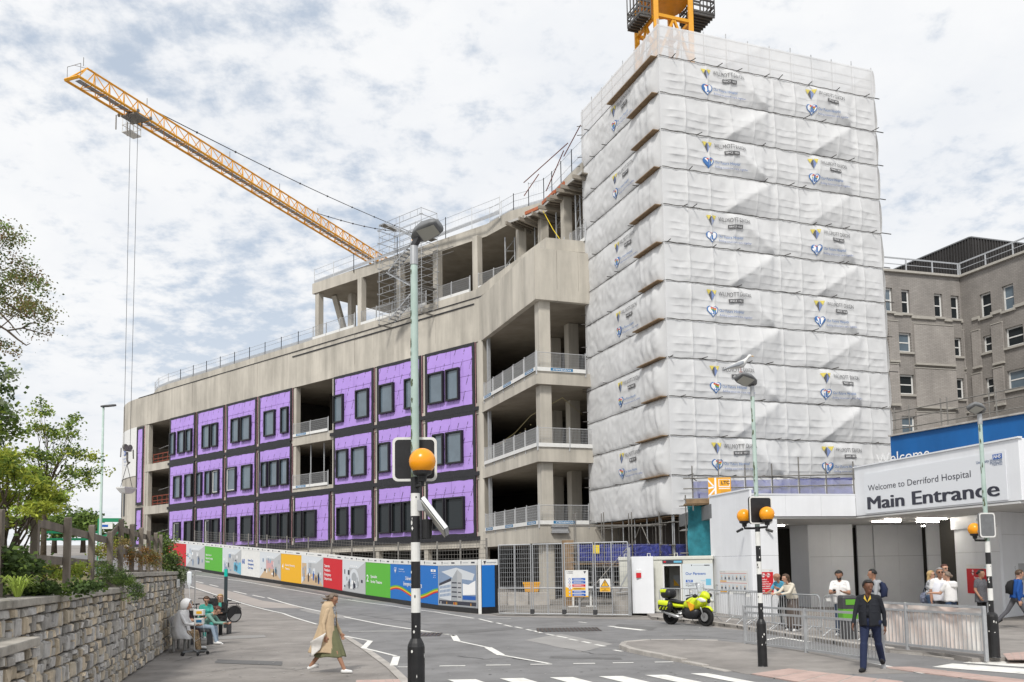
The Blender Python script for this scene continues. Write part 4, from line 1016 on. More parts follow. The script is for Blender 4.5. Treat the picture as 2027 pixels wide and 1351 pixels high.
for a,b,kd in zip(BND,BND[1:],KND):
    pn=Pan(hpos(a),hpos(b));m=MB();m.k=0;pn.slab(m,0.004,pn.L-.004,.24,2.2,-.03,.02);m.k=1;pn.slab(m,.004,pn.L-.004,0.0,.237,-.03,.012);m.k=2;pn.slab(m,.002,pn.L-.002,2.203,2.46,-.035,.035)
    hp=m.build('hoarding_panel',[colm.get(kd,greyp),black,whitep],HO);m=MB()
    n=max(1,round(pn.L/2.2))
    for i in range(n):
        x=(i+.25)/n;m.k=3;m.poly([pn.f(x*pn.L+u,2.29+v,.039) for u,v in((-.08,.1),(.08,.1),(0,-.06))]);pn.R(m,1,(i+.33)/n,(i+.6)/n,2.31,2.34,.039);pn.R(m,3,(i+.75)/n,min(.99,(i+.92)/n),2.29,2.36,.039)
    if kd in('ward','desk','pink','wood','scan'):room(pn,m,kd);nm='printed_picture'
    else:nm='lettering'
    def lines(k,ls,x,y,h,dy):
        for i,t in enumerate(ls):pn.T(m,k,t,x,y-dy*i,h=h)
    if kd=='red0':lines(9,('A new, bigger','Emergency','Department'),.1,1.4,.17,.3)
    if kd=='green':lines(9,('State of the art','Diagnostic Imaging','Equipment'),.06,1.42,.16,.28)
    if kd=='sixty':pn.T(m,10,'60',.06,1.15,h=.38);lines(10,('Same Day','Emergency','Care bays'),.38,1.38,.17,.28)
    if kd=='four':pn.T(m,9,'4',.06,1.15,h=.36);lines(9,('General Operating','Theatres'),.22,1.36,.14,.26)
    if kd=='sep':lines(9,('Separate','Paediatric','Emergency','Department'),.07,1.6,.18,.28)
    if kd=='two':pn.T(m,9,'2',.05,1.05,h=.42);lines(9,('Specialist','Stroke Theatres'),.22,1.3,.17,.3)
    if kd=='blue':
        logo_heart(pn,m,.12,1.88,.2,9,14);pn.T(m,9,'Our Future Hospital',.2,1.9,h=.07);pn.T(m,9,"Building tomorrow's care, together",.2,1.78,h=.05,bold=0)
        pn.R(m,9,.87,.96,1.88,2.0);pn.T(m,10,'NHS',.915,1.905,h=.08,al='c',shear=.2)
        for i,t in enumerate(('University Hospitals','Plymouth','NHS Trust')):pn.T(m,9,t,.96,1.78-.1*i,h=.055,al='r',bold=0)
        pn.T(m,9,'Delivering our new',.5,1.36,h=.2,al='c');pn.T(m,9,'Emergency Care Building',.5,1.06,h=.2,al='c')
        for k,off in((8,.07),(6,.0),(5,-.07)):
            for i in range(24):
                x0,x1=i/24,(i+1)/24;w=lambda x:.72+.2*sin(2*pi*(x*1.15+.07))+off+.3*max(0,x-.8)
                m.k=k;m.poly([pn.f(x*pn.L,y,.032+off*.03) for x,y in((x0,w(x0)-.04),(x1,w(x1)-.04),(x1,w(x1)+.035),(x0,w(x0)+.035))])
    if kd=='render':
        pn.R(m,2,.02,.98,.27,2.2,.026);pn.P(m,0,[(.1,1.9),(.5,2.1),(.95,1.8),(.9,1.5),(.4,1.6)],.027)
        pn.P(m,1,[(.02,.6),(.5,.55),(.98,.6),(.98,.27),(.02,.27)],.028);pn.P(m,3,[(.03,.32),(.98,.32),(.98,.5),(.03,.5)],.029)
        pn.P(m,0,[(.04,.6),(.36,.5),(.36,1.45),(.04,1.2)],.031);pn.P(m,3,[(.04,1.2),(.36,1.45),(.36,1.6),(.04,1.32)],.031)
        pn.P(m,1,[(.36,.5),(.52,.5),(.52,2.0),(.44,1.75),(.36,1.5)],.032);pn.P(m,11,[(.52,.5),(.64,.5),(.64,1.8),(.52,2.02)],.032)
        pn.P(m,9,[(.66,.8),(.97,.85),(.97,1.5),(.8,1.3),(.66,1.35)],.031);pn.R(m,10,.66,.97,.6,.78,.032)
        for i in range(8):
            for j in range(3):pn.R(m,2,.06+.037*i,.085+.037*i,.66+.2*j+.012*i,.78+.2*j+.014*i,.034)
        for j in range(4):pn.R(m,3,.38,.51,.68+.22*j,.74+.22*j,.035);pn.R(m,3,.54,.62,.68+.22*j,.73+.22*j,.035)
        for i in range(12):x=rnd.uniform(.03,.9);pn.R(m,rnd.choice((3,9,5,7)),x,x+.015,.32,.44,.036)
        nm='printed_picture'
    m.build(nm,picm+[mat('print_blue_ground',(.008,.155,.52),.55)] if kd=='blue' else picm,hp)
# white corner post and short return
pc=HP[0];q=at(986,1218,41.6);q=Vector((q.x,q.y,0))
m=MB();m.obox(pc+Vector((.04,-.05,1.23)),(.07,0,0),(0,.07,0),(0,0,1.24));m.build('corner_post',whitep,HO)
pn=Pan(pc+Vector((.12,-.02,0)),q);m=MB();m.k=0;pn.slab(m,0,pn.L,.24,2.2,-.03,.02);m.k=1;pn.slab(m,0,pn.L,0,.237,-.03,.012);m.k=2;pn.slab(m,0,pn.L,2.203,2.46,-.035,.03)
hp=m.build('hoarding_panel',[black,black,whitep],HO);m=MB();pn.R(m,14,.0,.8,.3,2.2);m.k=3;m.poly([pn.f(.15+u,2.29+v,.04) for u,v in((-.07,.1),(.07,.1),(0,-.06))]);pn.R(m,1,.3,.9,2.3,2.34,.04);m.build('lettering',picm+[bpy.data.materials['print_blue_ground']],hp)
# steel mesh fence standing behind the hoarding
SF=thing('security_fence','grey steel post and wire fence rising behind the printed hoarding','fence',HP[2]+Vector((.6,1,0)))
fpts=[];
for a,b in zip(HP,HP[1:-1]):
    n=max(1,round((b-a).length/3.2));fpts+=[a.lerp(b,k/n) for k in range(n)]
fpts=[p+Vector((.35,.55,0)) for p in fpts]
for i,p in enumerate(fpts):
    z=g(p.x,p.y);m=MB();m.bar(p+Z(z),p+Z(z+3.45),.09);m.build('post',galvd,SF)
    if i:
        a=fpts[i-1];za=g(a.x,a.y);m=MB()
        for h in(2.55,2.75,2.95,3.15,3.35):m.tube([a+Z(za+h),p+Z(z+h)],.01,3,False)
        for k in range(1,8):q2=a.lerp(p,k/8)+Z(za+(z-za)*k/8);m.tube([q2+Z(2.4),q2+Z(3.4)],.007,3,False)
        m.build('wire',galvd,SF)
# ---------------- site gates ----------------
GA,GB=gp(986,1218.5),gp(1246,1222)
gx=[986,1053,1116,1177,1246];gl=['mesh site gate leaf next to the hoarding','second mesh site gate leaf from the hoarding, opening onto the yard','mesh site gate leaf carrying the tall safety notice','mesh site gate leaf carrying the yellow warning sign, by the white steel panel']
gpos=[GA+(GB-GA)*((onwall(x,1150,GA,(GB-GA).normalized())[0])/(GB-GA).length) for x in gx]
GH=3.0
gates=[]
for i in range(4):
    a,b=gpos[i]+Z(.06),gpos[i+1]+Z(.06);d=(b-a).normalized();a=a+d*.05;b=b-d*.05
    t=thing('site_gate',gl[i],'gate',a,'mesh gates closing the site entrance');gates.append(t)
    m=MB()
    for e in(a,b,a.lerp(b,.5)):m.tube([e,e+Z(GH)],.03,6)
    for h in(.03,1.12,GH):m.tube([a+Z(h),b+Z(h)],.03,6)
    m.build('frame',galv,t);m=MB();l=(b-a).length
    k=int(l/.1)
    for j in range(1,k):e=a.lerp(b,j/k);m.tube([e+Z(.03),e+Z(GH)],.006,3,False)
    for j in range(1,15):m.tube([a+Z(.2*j),b+Z(.2*j)],.006,3,False)
    m.build('wire_mesh',galv,t)
    if i in(0,1,2):m=MB();m.obox(b+d*.05+Z(.12),d*.09,d.cross(Z(1))*.03,Z(.1));m.build('latch',darkgrey,t)
d=(GB-GA).normalized();nn=Vector((d.y,-d.x,0))
def board_on(name,label,cat,px0,px1,py0,py1,A,dr,paint_fn,mats,base=whitep,th=.012,e=.06,parent=None):
    t0,z1=onwall(px0,py0,A,dr);t1,_=onwall(px1,py0,A,dr);_,z0=onwall((px0+px1)/2,py1,A,dr);_,z1=onwall((px0+px1)/2,py0,A,dr)
    n=Vector((dr[1],-dr[0],0));A=Vector((A[0],A[1],0));dr=Vector(dr)
    if n.dot(-A)<0:n=-n
    c=A+dr*(t0+t1)/2+n*e+Z((z0+z1)/2)
    if parent is None:t=thing(name,label,cat,c)
    m=MB();m.obox(c,dr*(t1-t0)/2,n*th/2,Z((z1-z0)/2))
    bd=m.build('board' if parent is None else name,base,t if parent is None else parent)
    m=MB();W_,H_=t1-t0,z1-z0
    f=lambda a,b,ee=.002:A+dr*(t0+a*W_)+Z(z0+b*H_)+n*(e+th/2+ee)
    def R(k,a0,a1,b0,b1,ee=.002):m.k=k;m.poly([f(a,b,ee) for a,b in((a0,b0),(a1,b0),(a1,b1),(a0,b1))])
    def P(k,pts,ee=.003):m.k=k;m.poly([f(a,b,ee) for a,b in pts])
    def T(k,tx,a,b,h=None,w=None,al='l',bold=.01,shear=0,ee=.005):m.k=k;lettering(tx,(0,0,0),(1,0,0),w=w*W_ if w else None,h=h*H_ if h else None,mb=m,bold=bold,align=al,shear=shear,fn=lambda x,y:f(a+x/W_,b+y/H_,ee))
    def C(k,a,b,r,ee=.004):m.k=k;m.poly([f(a+r*cos(2*pi*i/16)/W_*H_,b+r*sin(2*pi*i/16),ee) for i in range(16)])
    paint_fn(R,P,T,C)
    if m.v:m.build('print',mats,bd)
    return bd
PM=[whitep,ink,blue,red,yolk,green,nhsblue,inkw,greyp,orange,lightblue,paleprint]
def safety(R,P,T,C):
    T(1,'5 THINGS',.06,.92,h=.045);T(1,'TO REMEMBER',.06,.87,h=.03,bold=0);P(1,[(.8,.96),(.92,.96),(.86,.86)]);P(4,[(0,0),(.3,0),(.3,.28),(0,.38)]);R(4,0,1,0,.045)
    for i,(k,s) in enumerate(((6,'1'),(6,'2'),(3,'3'),(4,'4'),(6,'5'),(6,'6'))):
        y=.66-.118*i;R(k,.3,.88,y-.045,y+.045,.004);C(6 if k!=3 else 3,.19,y,.045);C(0,.19,y,.03,.006)
        for j in range(2):R(7 if k!=4 else 1,.36,.8-.1*j,y-.018+.026*j,y-.008+.026*j,.006)
board_on('safety_notice','tall white safety notice with coloured stripes and yellow corner, fixed to the mesh gate','sign',1120,1165,1129,1182,GA,d,safety,PM)
def warn(R,P,T,C):
    P(1,[(.08,.4),(.92,.4),(.5,.97)]);P(4,[(.17,.44),(.83,.44),(.5,.89)],.005);P(1,[(.45,.78),(.55,.78),(.52,.58),(.48,.58)],.007);C(1,.5,.52,.035,.007);R(4,.02,.98,.02,.36)
    T(1,'CONSTRUCTION',.5,.27,w=.8,al='c');T(1,'SITE',.5,.16,h=.07,al='c');T(1,'KEEP OUT',.5,.05,w=.6,al='c')
board_on('warning_sign','small white and yellow triangle warning sign hung on the mesh gate','sign',1188,1209,1146,1172,GA,d,warn,PM)
# things in the yard behind the gates
m=MB();yk=thing('concrete_block','row of grey concrete blocks in the yard behind the first gate','concrete block',(1.5,49,0))
yk2=[]
for i in range(3):
    m=MB();c=Vector((.6+1.15*i-1.5,49.5-.2*i,.35));m.obox(c,(.55,0,0),(0,.35,0),(0,0,.35));m.build('block',concrete_k,yk,bevel=.02)
tt=thing('work_table','pale trestle table standing in the yard behind the second gate','table',(3.6,46.5,0))
m=MB();m.box(2.9,4.1,46.1,46.9,.98,1.03);m.build('tabletop',whitep,tt)
for x in(3.05,3.95):m=MB();m.bar((x,46.5,0),(x,46.5,.98),.09);m.bar((x-.25,46.5,.03),(x+.25,46.5,.03),.06);m.build('leg',whitep,tt)
ob=thing('plastic_bin','orange plastic bin on the blocks behind the first gate','bin',(1.0,50.2,0))
m=MB();c=Vector((1.0,50.3,.95));m.loft([[c+Vector((x*a,y*a,z)) for x,y in((-.45,-.3),(.45,-.3),(.45,.3),(-.45,.3))] for a,z in((.8,-.25),(1,.2),(1.06,.2),(1.06,.28))]);m.build('body',orange,ob);m=MB();m.box(.7,1.3,50.1,50.5,0,.69);m.build('stand',darkgrey,ob)
# ---------------- white cabin and steel panel ----------------
CA_,CB_=Vector((*at(1228,1200,38.6)[:2],0)),Vector((*at(1413,1200,37.2)[:2],0));cd_=(CB_-CA_).normalized();cn=Vector((cd_.y,-cd_.x,0))
cL=(CB_-CA_).length
CBN=thing('site_cabin','white corrugated site cabin with open doorway behind the police style motorcycle'.replace('police style ','high-visibility '),'cabin',CA_)
tA_,tB_=onwall(1316,1180,CA_,cd_)[0],onwall(1348,1180,CA_,cd_)[0]
def cab(m,t0,t1,z0,z1,d0=0,d1=.08):m.obox(CA_+cd_*(t0+t1)/2-cn*(d0+d1)/2+Z((z0+z1)/2),cd_*(t1-t0)/2,cn*(d1-d0)/2,Z((z1-z0)/2))
m=MB();cab(m,0,tA_-.06,.15,2.3);cab(m,tB_+.06,cL,.15,2.3);cab(m,tA_-.06,tB_+.06,2.13,2.3)
cab(m,0,.1,.15,2.3,.09,2.6);cab(m,cL-.1,cL,.15,2.3,.09,2.6);cab(m,.1,cL-.1,.15,2.3,2.5,2.6);m.build('wall',offwhite,CBN)
m=MB()
k=0;t=.12
while t<tA_-.2:cab(m,t,t+.09,.25,2.2,-.025,-.001);t+=.22
m.build('corrugation',offwhite,CBN,kind='stuff')
m=MB();cab(m,-.04,cL+.04,2.305,2.45,-.04,2.64);m.build('roof_frame',offwhite,CBN,bevel=.02)
m=MB();cab(m,0,cL,.1,.147,-.02,2.6);m.build('floor_frame',midgrey,CBN)
m=MB()
for t in(.2,1.2,cL*.6):m.tube([CA_+cd_*t+Z(2.45)-cn*.1,CA_+cd_*t+Z(2.58)-cn*.1,CA_+cd_*(t+.12)+Z(2.58)-cn*.1,CA_+cd_*(t+.12)+Z(2.45)-cn*.1],.018,5)
m.build('lifting_eye',offwhite,CBN)
m=MB()
for a,b,c,e in((tA_-.055,tA_,.2,2.12),(tB_,tB_+.055,.2,2.12),(tA_,tB_,2.05,2.12)):cab(m,a,b,c,e,-.03,.06)
m.build('door_frame',whitep,CBN)
m=MB();cab(m,tA_+.02,tB_-.05,.2,2.02,1.0,1.05);dr_=m.build('door',mat('inner_door_grey',(.30,.30,.28),.6),CBN)
m=MB();m.k=0;cab(m,tA_+.2,tB_-.15,1.2,1.65,.98,.995);m.k=1;m.poly([CA_+cd_*t-cn*.977+Z(z) for t,z in((tA_+.2,1.2),(tA_+.45,1.2),(tA_+.2,1.5))]);m.build('notice',[greyp,yolk],dr_)
m=MB();m.k=0;cab(m,tA_-.05,tB_+.12,2.16,2.28,-.055,-.042);sg=m.build('notice',ink,CBN)
m=MB();m.k=1;cab(m,tA_+.0,tA_+.1,2.19,2.25,-.062,-.057);m.k=0;cab(m,tB_-.25,tB_+.08,2.18,2.26,-.062,-.057);m.build('print',[lightblue,red],sg)
def partners(R,P,T,C):
    P(1,[(.28,.97),(.33,.97),(.305,.93)]);R(8,.36,.9,.945,.955);R(1,.72,.9,.94,.965)
    T(6,'Our Partners',.1,.7,w=.66,bold=.015);R(6,.1,.33,.5,.565,.004);T(7,'NHS',.215,.512,h=.045,al='c',shear=.2,ee=.006)
    T(1,'New Hospital',.1,.445,w=.33,bold=.01);T(1,'Programme',.1,.395,w=.28,bold=.01)
    R(10,.76,.93,.42,.59);T(10,'ProCare',.6,.53,w=.15);P(4,[(.2,.25),(.24,.31),(.28,.25)]);P(1,[(.2,.3),(.28,.3),(.24,.2)],.004)
    T(1,'WILLMOTT DIXON',.1,.14,w=.35,bold=0);R(1,.2,.32,.07,.11);R(1,.74,.98,.205,.225)
board_on('wall_board','',None,1351,1411,1116,1190,CA_,cd_,partners,PM,base=mat('pale_blue_white_board',(.60,.64,.66),.5),e=.045,parent=CBN)
SP=thing('steel_panel','plain white steel panel with small red alarm box left of the cabin doorway','gate panel',at(1270,1220,37.9))
a,b=Vector((*at(1252,1180,37.9)[:2],0)),Vector((*at(1295,1180,37.6)[:2],0));dd_=(b-a).normalized()
m=MB();m.bar(a.lerp(b,0)+Z(1.28),b+Z(1.28),.06,2.36);m.build('panel',white,SP,bevel=.01)
m=MB();m.bar(a-dd_*.12+Z(0),a-dd_*.12+Z(2.85),.13);m.build('post',galv,SP)
m=MB();m.bar(a-dd_*.55+Z(1.1),a-dd_*.1+Z(1.9),.05);m.tube([a-dd_*.7+Z(.95),a-dd_*.2+Z(1.0)],.02,5);m.build('stay',galv,SP)
m=MB();p=a.lerp(b,.3)+Vector((0,-.06,1.72));m.k=0;m.obox(p-Z(.04),(.1,0,0),(0,.04,0),Z(.1));m.k=1;m.obox(p+Z(.12),(.1,0,0),(0,.035,0),Z(.055));m.tube([p+Z(.17),p+Z(.3)],.006,4);m.build('alarm_box',[red,whitep],SP)
m=MB();m.obox(a-dd_*.45+Z(.6)+Vector((0,.4,0)),dd_*.35,Vector((0,.3,0)),Z(.6));m.build('counterweight',concrete_k,SP)
# ---------------- white entrance building with sign ----------------
EB=thing('entrance_building','white panelled hospital entrance building with sloping main entrance sign','building',(13,38,0))
E0,E1=Vector((8.25,37.7,0)),Vector((9.0,34.1,0));E2=Vector((*at(1541,1100,34.5)[:2],0));P1=Vector((*at(1694,1000,35.2)[:2],0));P2=Vector((*at(2021,950,27)[:2],0))
def wall_run(a,b,z0,z1,step=1.15,th=.08,name='wall_panel',m_=white,split=None):
    l=(b-a).length;n=max(1,round(l/step));d_=(b-a).normalized();nrm=Vector((d_.y,-d_.x,0))
    if nrm.dot(-a)<0:nrm=-nrm
    zs=[z0]+([split] if split else [])+[z1]
    for za,zb in zip(zs,zs[1:]):
        for i in range(n):
            p,q=a.lerp(b,i/n)+d_*.004,a.lerp(b,(i+1)/n)-d_*.004;m=MB();m.obox((p+q)/2-nrm*(th/2+random.uniform(0,.003))+Z((za+zb)/2),d_*((q-p).length/2),nrm*th/2,Z((zb-za)/2-.004));m.build(name,m_,EB)
wall_run(E0,E1,.1,4.9,1.2,split=2.4);wall_run(E1,E2,.1,3.87,1.2,split=2.4)
wall_run(E1+Vector((0,.05,0)),P1,3.88,4.7,1.45,name='fascia_panel')
m=MB();m.bar(E0+Z(4.93)+Vector((.05,0,0)),E1+Z(4.93)+Vector((.05,0,0)),.16,.06);m.bar(E1+Z(4.73)+Vector((0,.1,0)),P1+Z(4.73)+Vector((0,.1,0)),.16,.05);m.build('capping',white,EB)
sd=(P2-P1).normalized();sn=Vector((sd.y,-sd.x,0));sn=sn if sn.x<0 else -sn
sL=(P2-P1).length
m=MB();m.prism([(p.x,p.y) for p in(P1,P2,P2-sn*5,P1-sn*5)],3.88,5.77);m.build('sign_box',white,EB,bevel=.02)
m=MB();m.bar(P1-sn*.02+Z(5.79)-sd*.02,P2-sn*.02+Z(5.79)+sd*.05,.14,.05);m.build('capping',white,EB)
soff=mat('white_soffit',(.62,.62,.61),.6)
m=MB();m.prism([(E1.x,E1.y+.1),(P1.x,P1.y+.1),(P2.x-.02,P2.y+.1),(30,27.2),(30,46),(8.6,46)],3.8,3.862);m.build('soffit',soff,EB)
m=MB();m.prism([(E1.x,E1.y+.15),(P1.x,P1.y+.15),(22,37),(22,46),(8.5,46),(E0.x,E0.y)],4.0,4.6);m.build('roof',midgrey,EB)
signp=mat('sign_panel_white',(.72,.74,.77),.4)
t0,zt_=onwall(1711,937,P1,sd);t1,_=onwall(1991,895,P1,sd);zb_=onwall(1711,1015,P1,sd)[1];zt_=onwall(1850,916,P1,sd)[1];zb_=onwall(1850,1004,P1,sd)[1]
m=MB();m.obox(P1+sd*(t0+t1)/2+sn*.02+Z((zt_+zb_)/2),sd*(t1-t0)/2,sn*.015,Z((zt_-zb_)/2));sg=m.build('sign',signp,EB)
m=MB();m.k=0;f_=lambda px,py:onwall(px,py,P1,sd)
def sig(tx,pa,pb,bold=0,k=0,e=.04,**kw):
    (ta,za),(tb,zb)=f_(*pa),f_(*pb);m.k=k;z=(za+zb)/2
    lettering(tx,(0,0,0),(1,0,0),w=tb-ta,mb=m,bold=bold,fn=lambda x,y:P1+sd*(ta+x)+sn*e+Z(z+y),**kw)
sig('Welcome to Derriford Hospital',(1720,970),(1924,948),.004,h=.235);[sig('Main Entrance',(1719+o,1007),(1979+o,984),0,h=.5,e=.04+.0015*j) for j,o in enumerate((0,.8,1.6,2.4,3.2))]
(ta,za),(tb,zb)=f_(1967,910),f_(1985,899);m.k=1;rect(m,P1+sn*.038,sd,ta,tb,f_(1976,909)[1],f_(1976,899)[1]);m.k=2;lettering('NHS',P1+sd*(ta+tb)/2+sn*.044+Z(f_(1976,907)[1]),sd,h=.11,w=(tb-ta)*.8,mb=m,align='c',shear=.2,bold=.02)
tr=f_(1986,915)[0]
for tx,y,k,h in(('University Hospitals',913,3,.1),('Plymouth',918.5,3,.1),('NHS Trust',922,3,.06)):m.k=k;lettering(tx,P1+sd*tr+sn*.042+Z(f_(1976,y)[1]),sd,h=h,mb=m,align='r',bold=.01)
m.build('lettering',[ink,nhsblue,inkw,flat('lettering_slate',(.12,.17,.28))],sg)
# ceiling lights (lit)
lampm=mat('lit_strip',(1,.94,.84),.5,emit=24)
for px0,px1,y in((1727,1782,1033),(1752,1782,1029),(1815,1874,1028),(1815,1870,1033.5),(1824,1835,1042),(1540,1552,1041)):
    a,b=atz(px0,y,3.76),atz(px1,y,3.76);m=MB();m.bar(a,b,.06,.03);m.build('strip_light',lampm,EB)
pt=lambda px,Y:Vector((*at(px,1150,Y)[:2],0))
shade=mat('shaded_white_panel',(.66,.67,.69),.6,var=.04,scale=1)  # white panels under the canopy, their shade put into the colour
dk=mat('recess_shade',(.035,.032,.028),.8)  # near-black colour stands in for shade in the gaps between panels
wall_run(pt(1603,40.7),pt(1692,40.9),.1,3.8,1.05,split=2.35);wall_run(pt(1567,42.2),pt(1602.5,40.75),.1,3.8,1.2,m_=shade)
wall_run(pt(1700,42),pt(1733,42.1),.1,3.8,1.2,m_=shade,split=2.35);wall_run(pt(1733.5,42.0),pt(1830,42.4),.1,3.8,1.05,m_=shade,split=2.35);wall_run(pt(1839,40.9),pt(1881,41.1),.1,3.8,1.1,m_=shade,split=2.35)
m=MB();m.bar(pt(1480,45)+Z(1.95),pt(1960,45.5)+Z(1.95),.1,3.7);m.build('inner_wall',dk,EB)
PF,PN=Vector((17.55,35.9,0)),Vector((17.05,31.7,0))
wall_run(PF,PN,.1,3.8,1.05,th=.1,split=2.4);PE=Vector((*at(2060,1200,33.6)[:2],0))
wall_run(PN+Vector((.1,.02,0)),PE,.1,3.8,1.2,split=3.0)
m=MB();m.bar(PF+Vector((-.05,0,3.55)),PN+Vector((-.05,0,3.55)),.14,.48);m.build('header',white,EB)
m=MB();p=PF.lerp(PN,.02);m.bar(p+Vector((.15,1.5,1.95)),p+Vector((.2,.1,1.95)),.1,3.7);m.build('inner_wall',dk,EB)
pd=(PN-PF).normalized()
def nosmoke(R,P,T,C):
    R(3,0,1,0,.86);T(10,'NHS',.9,.9,h=.05,al='r')
    for x in(.3,.62):
        C(7,x,.73,.1);C(3,x,.73,.085,.006);C(7,x,.73,.075,.008);P(1,[(x-.09,.72),(x+.09,.72),(x+.09,.745),(x-.09,.745)],.01);P(3,[(x-.11,.79),(x-.08,.8),(x+.11,.68),(x+.08,.665)],.012)
    for i,t in enumerate(('Please respect','our vulnerable','patients by not','smoking or','vaping here')):T(7,t,.5,.52-.115*i,h=.075,al='c',bold=.02)
board_on('no_smoking_sign','red no smoking notice on the white pillar right of the entrance','sign',1914,1957,1118,1176,PF,pd,nosmoke,PM,e=.02)
def smoke2(R,P,T,C):
    R(3,0,1,0,.88);T(10,'NHS',.9,.92,h=.04,al='r')
    for x in(.32,.66):
        C(7,x,.75,.085);C(3,x,.75,.072,.006);C(7,x,.75,.062,.008);P(1,[(x-.09,.74),(x+.09,.74),(x+.09,.765),(x-.09,.765)],.01);P(3,[(x-.11,.8),(x-.08,.81),(x+.11,.7),(x+.08,.69)],.012)
    for i,t in enumerate(('Derriford','Hospital is a','smoke-free site.','Please respect','our smoke-free','policy')):T(7,t,.12,.56-.09*i,h=.055,bold=.02)
fd_=(E2-E1).normalized();fd_=Vector((fd_.x,fd_.y,0))
board_on('no_smoking_sign','red no smoking notice on the white wall behind the middle beacon post','sign',1501,1529,1127,1176,E1,fd_,smoke2,PM,e=.02)
def team(R,P,T,C):
    T(1,'WELCOME TO THE TEAM',.03,.93,h=.035,bold=0);R(3,.02,.98,.87,.885);R(3,.02,.98,.44,.455);R(9,.02,.26,.49,.54);R(9,.02,.26,.01,.07)
    for j in range(2):
        for i in range(7):
            x=.03+.137*i;y=.56-.44*j;R(11,x,x+.115,y,y+.27);P(1 if (i+j)%3 else 8,[(x+.03,y+.05),(x+.085,y+.05),(x+.08,y+.14),(x+.035,y+.14)],.005);C(8 if i%2 else 9,x+.057,y+.18,.035,.006);R(8,x+.01,x+.1,y+.01,y+.03,.005)
board_on('wall_notice','notice board with two rows of staff portraits on the white entrance wall','notice board',1425,1480,1130,1174,E0,(E1-E0).normalized(),team,PM,e=.02)
board_on('wall_notice','narrow grey information sheet beside the portrait notice board','notice board',1417,1423.5,1157,1175,E0,(E1-E0).normalized(),lambda R,P,T,C:(R(8,.1,.9,.86,.95),R(11,.1,.9,.1,.8)),PM,e=.02)
def ms(R,P,T,C):
    T(8,'M&S',.47,.55,h=.3,al='c',bold=-.01);T(1,'Open for business',.5,.3,w=.86,al='c',bold=.01);T(1,'as usual',.5,.1,w=.42,al='c',bold=.01)
board_on('shop_sign','grey shop sign saying open for business on the wall at the far right','sign',1982,2026,1116,1150,PN,(PE-PN).normalized(),ms,PM,base=mat('sign_grey',(.40,.41,.42),.5),e=.02)
# two small cameras on the white wall
for px,o,l in((1469,-1,'small black security camera pointing left on the white wall'),(1514,1,'small black security camera pointing right on the white wall')):
    A_,B_=(E0,E1) if o<0 else (E1,E2);p=at(px,1048,34.4);t=thing('security_camera',l,'camera',p)
    m=MB();m.ball(p,.06,8);m.build('mount',black,t);m=MB();m.tube([p+Vector((.02*o,-.06,0)),p+Vector((.24*o,-.2,-.1))],.05,8);m.build('body',black,t)
# ---------------- scaffold and banner on the entrance roof ----------------
RS=thing('roof_scaffold','tube scaffold with blue mesh guards standing on the entrance roof','scaffold',(11,38.2,4.7))
ra,rb=Vector((*at(1372,1000,39)[:2],4.62)),Vector((*at(1692,1000,38.2)[:2],4.62))
for i in range(7):
    p=ra.lerp(rb,i/6);m=MB();m.tube([p-Z(.2),p+Z(1.75+.25*(i%3==1))],.03,6);m.build('standard',galvd,RS)
    if i<6:
        q=ra.lerp(rb,(i+1)/6);m=MB();m.grid(lambda u,v:p.lerp(q,.03+.94*u)+Z(.22+.85*v)+Vector((0,.05+.04*sin(11*u+5*v),0)),10,5);m.build('brick_guard',bluemesh,RS)
m=MB()
for h in(.3,.75,1.2):m.tube([ra-Vector((.4,0,-h)),rb+Z(h)],.028,5)
for k in(0,.5):p=ra.lerp(rb,k);m.tube([p+Z(1.2)-Vector((.1,.4,0)),p+Z(1.25)+Vector((.5,1.6,0))],.028,5)
m.build('ledger_tube',galvd,RS)
m=MB();m.bar(ra+Z(.08)+Vector((-.3,.5,0)),rb+Z(.08)+Vector((0,.5,0)),1.0,.06);m.bar(ra+Z(.2)+Vector((-.3,-.02,0)),rb+Z(.2)+Vector((0,-.02,0)),.03,.2);m.build('scaffold_board',board,RS)
def ltc(R,P,T,C):
    for q in([(.28,1),(.36,1),(.36,0),(.28,0)],[(0,.93),(.28,.6),(.28,.5),(0,.83)],[(0,.18),(.28,.5),(.28,.4),(0,.06)],[(0,.55),(.28,.6),(.28,.52),(0,.47)]):P(7,q)
    P(7,[(.46,.92),(.49,.92),(.49,.55),(.46,.55)]);P(7,[(.92,.92),(.95,.92),(.95,.55),(.92,.55)]);P(7,[(.49,.59),(.92,.59),(.92,.55),(.49,.55)]);P(7,[(.49,.92),(.92,.92),(.92,.9),(.49,.9)]);P(7,[(.46,.5),(.95,.5),(.95,.46),(.46,.46)])
    T(1,'LTC',.58,.68,h=.16,bold=.03)
    for i in range(6):R(1,.55,.95,.36-.055*i,.37-.055*i)
board_on('banner','yellow and white banner tied to the scaffold on the entrance roof','banner',1401,1446,946,988,ra-Vector((0,.3,0)),(rb-ra).normalized(),ltc,PM,base=orange,e=.05)
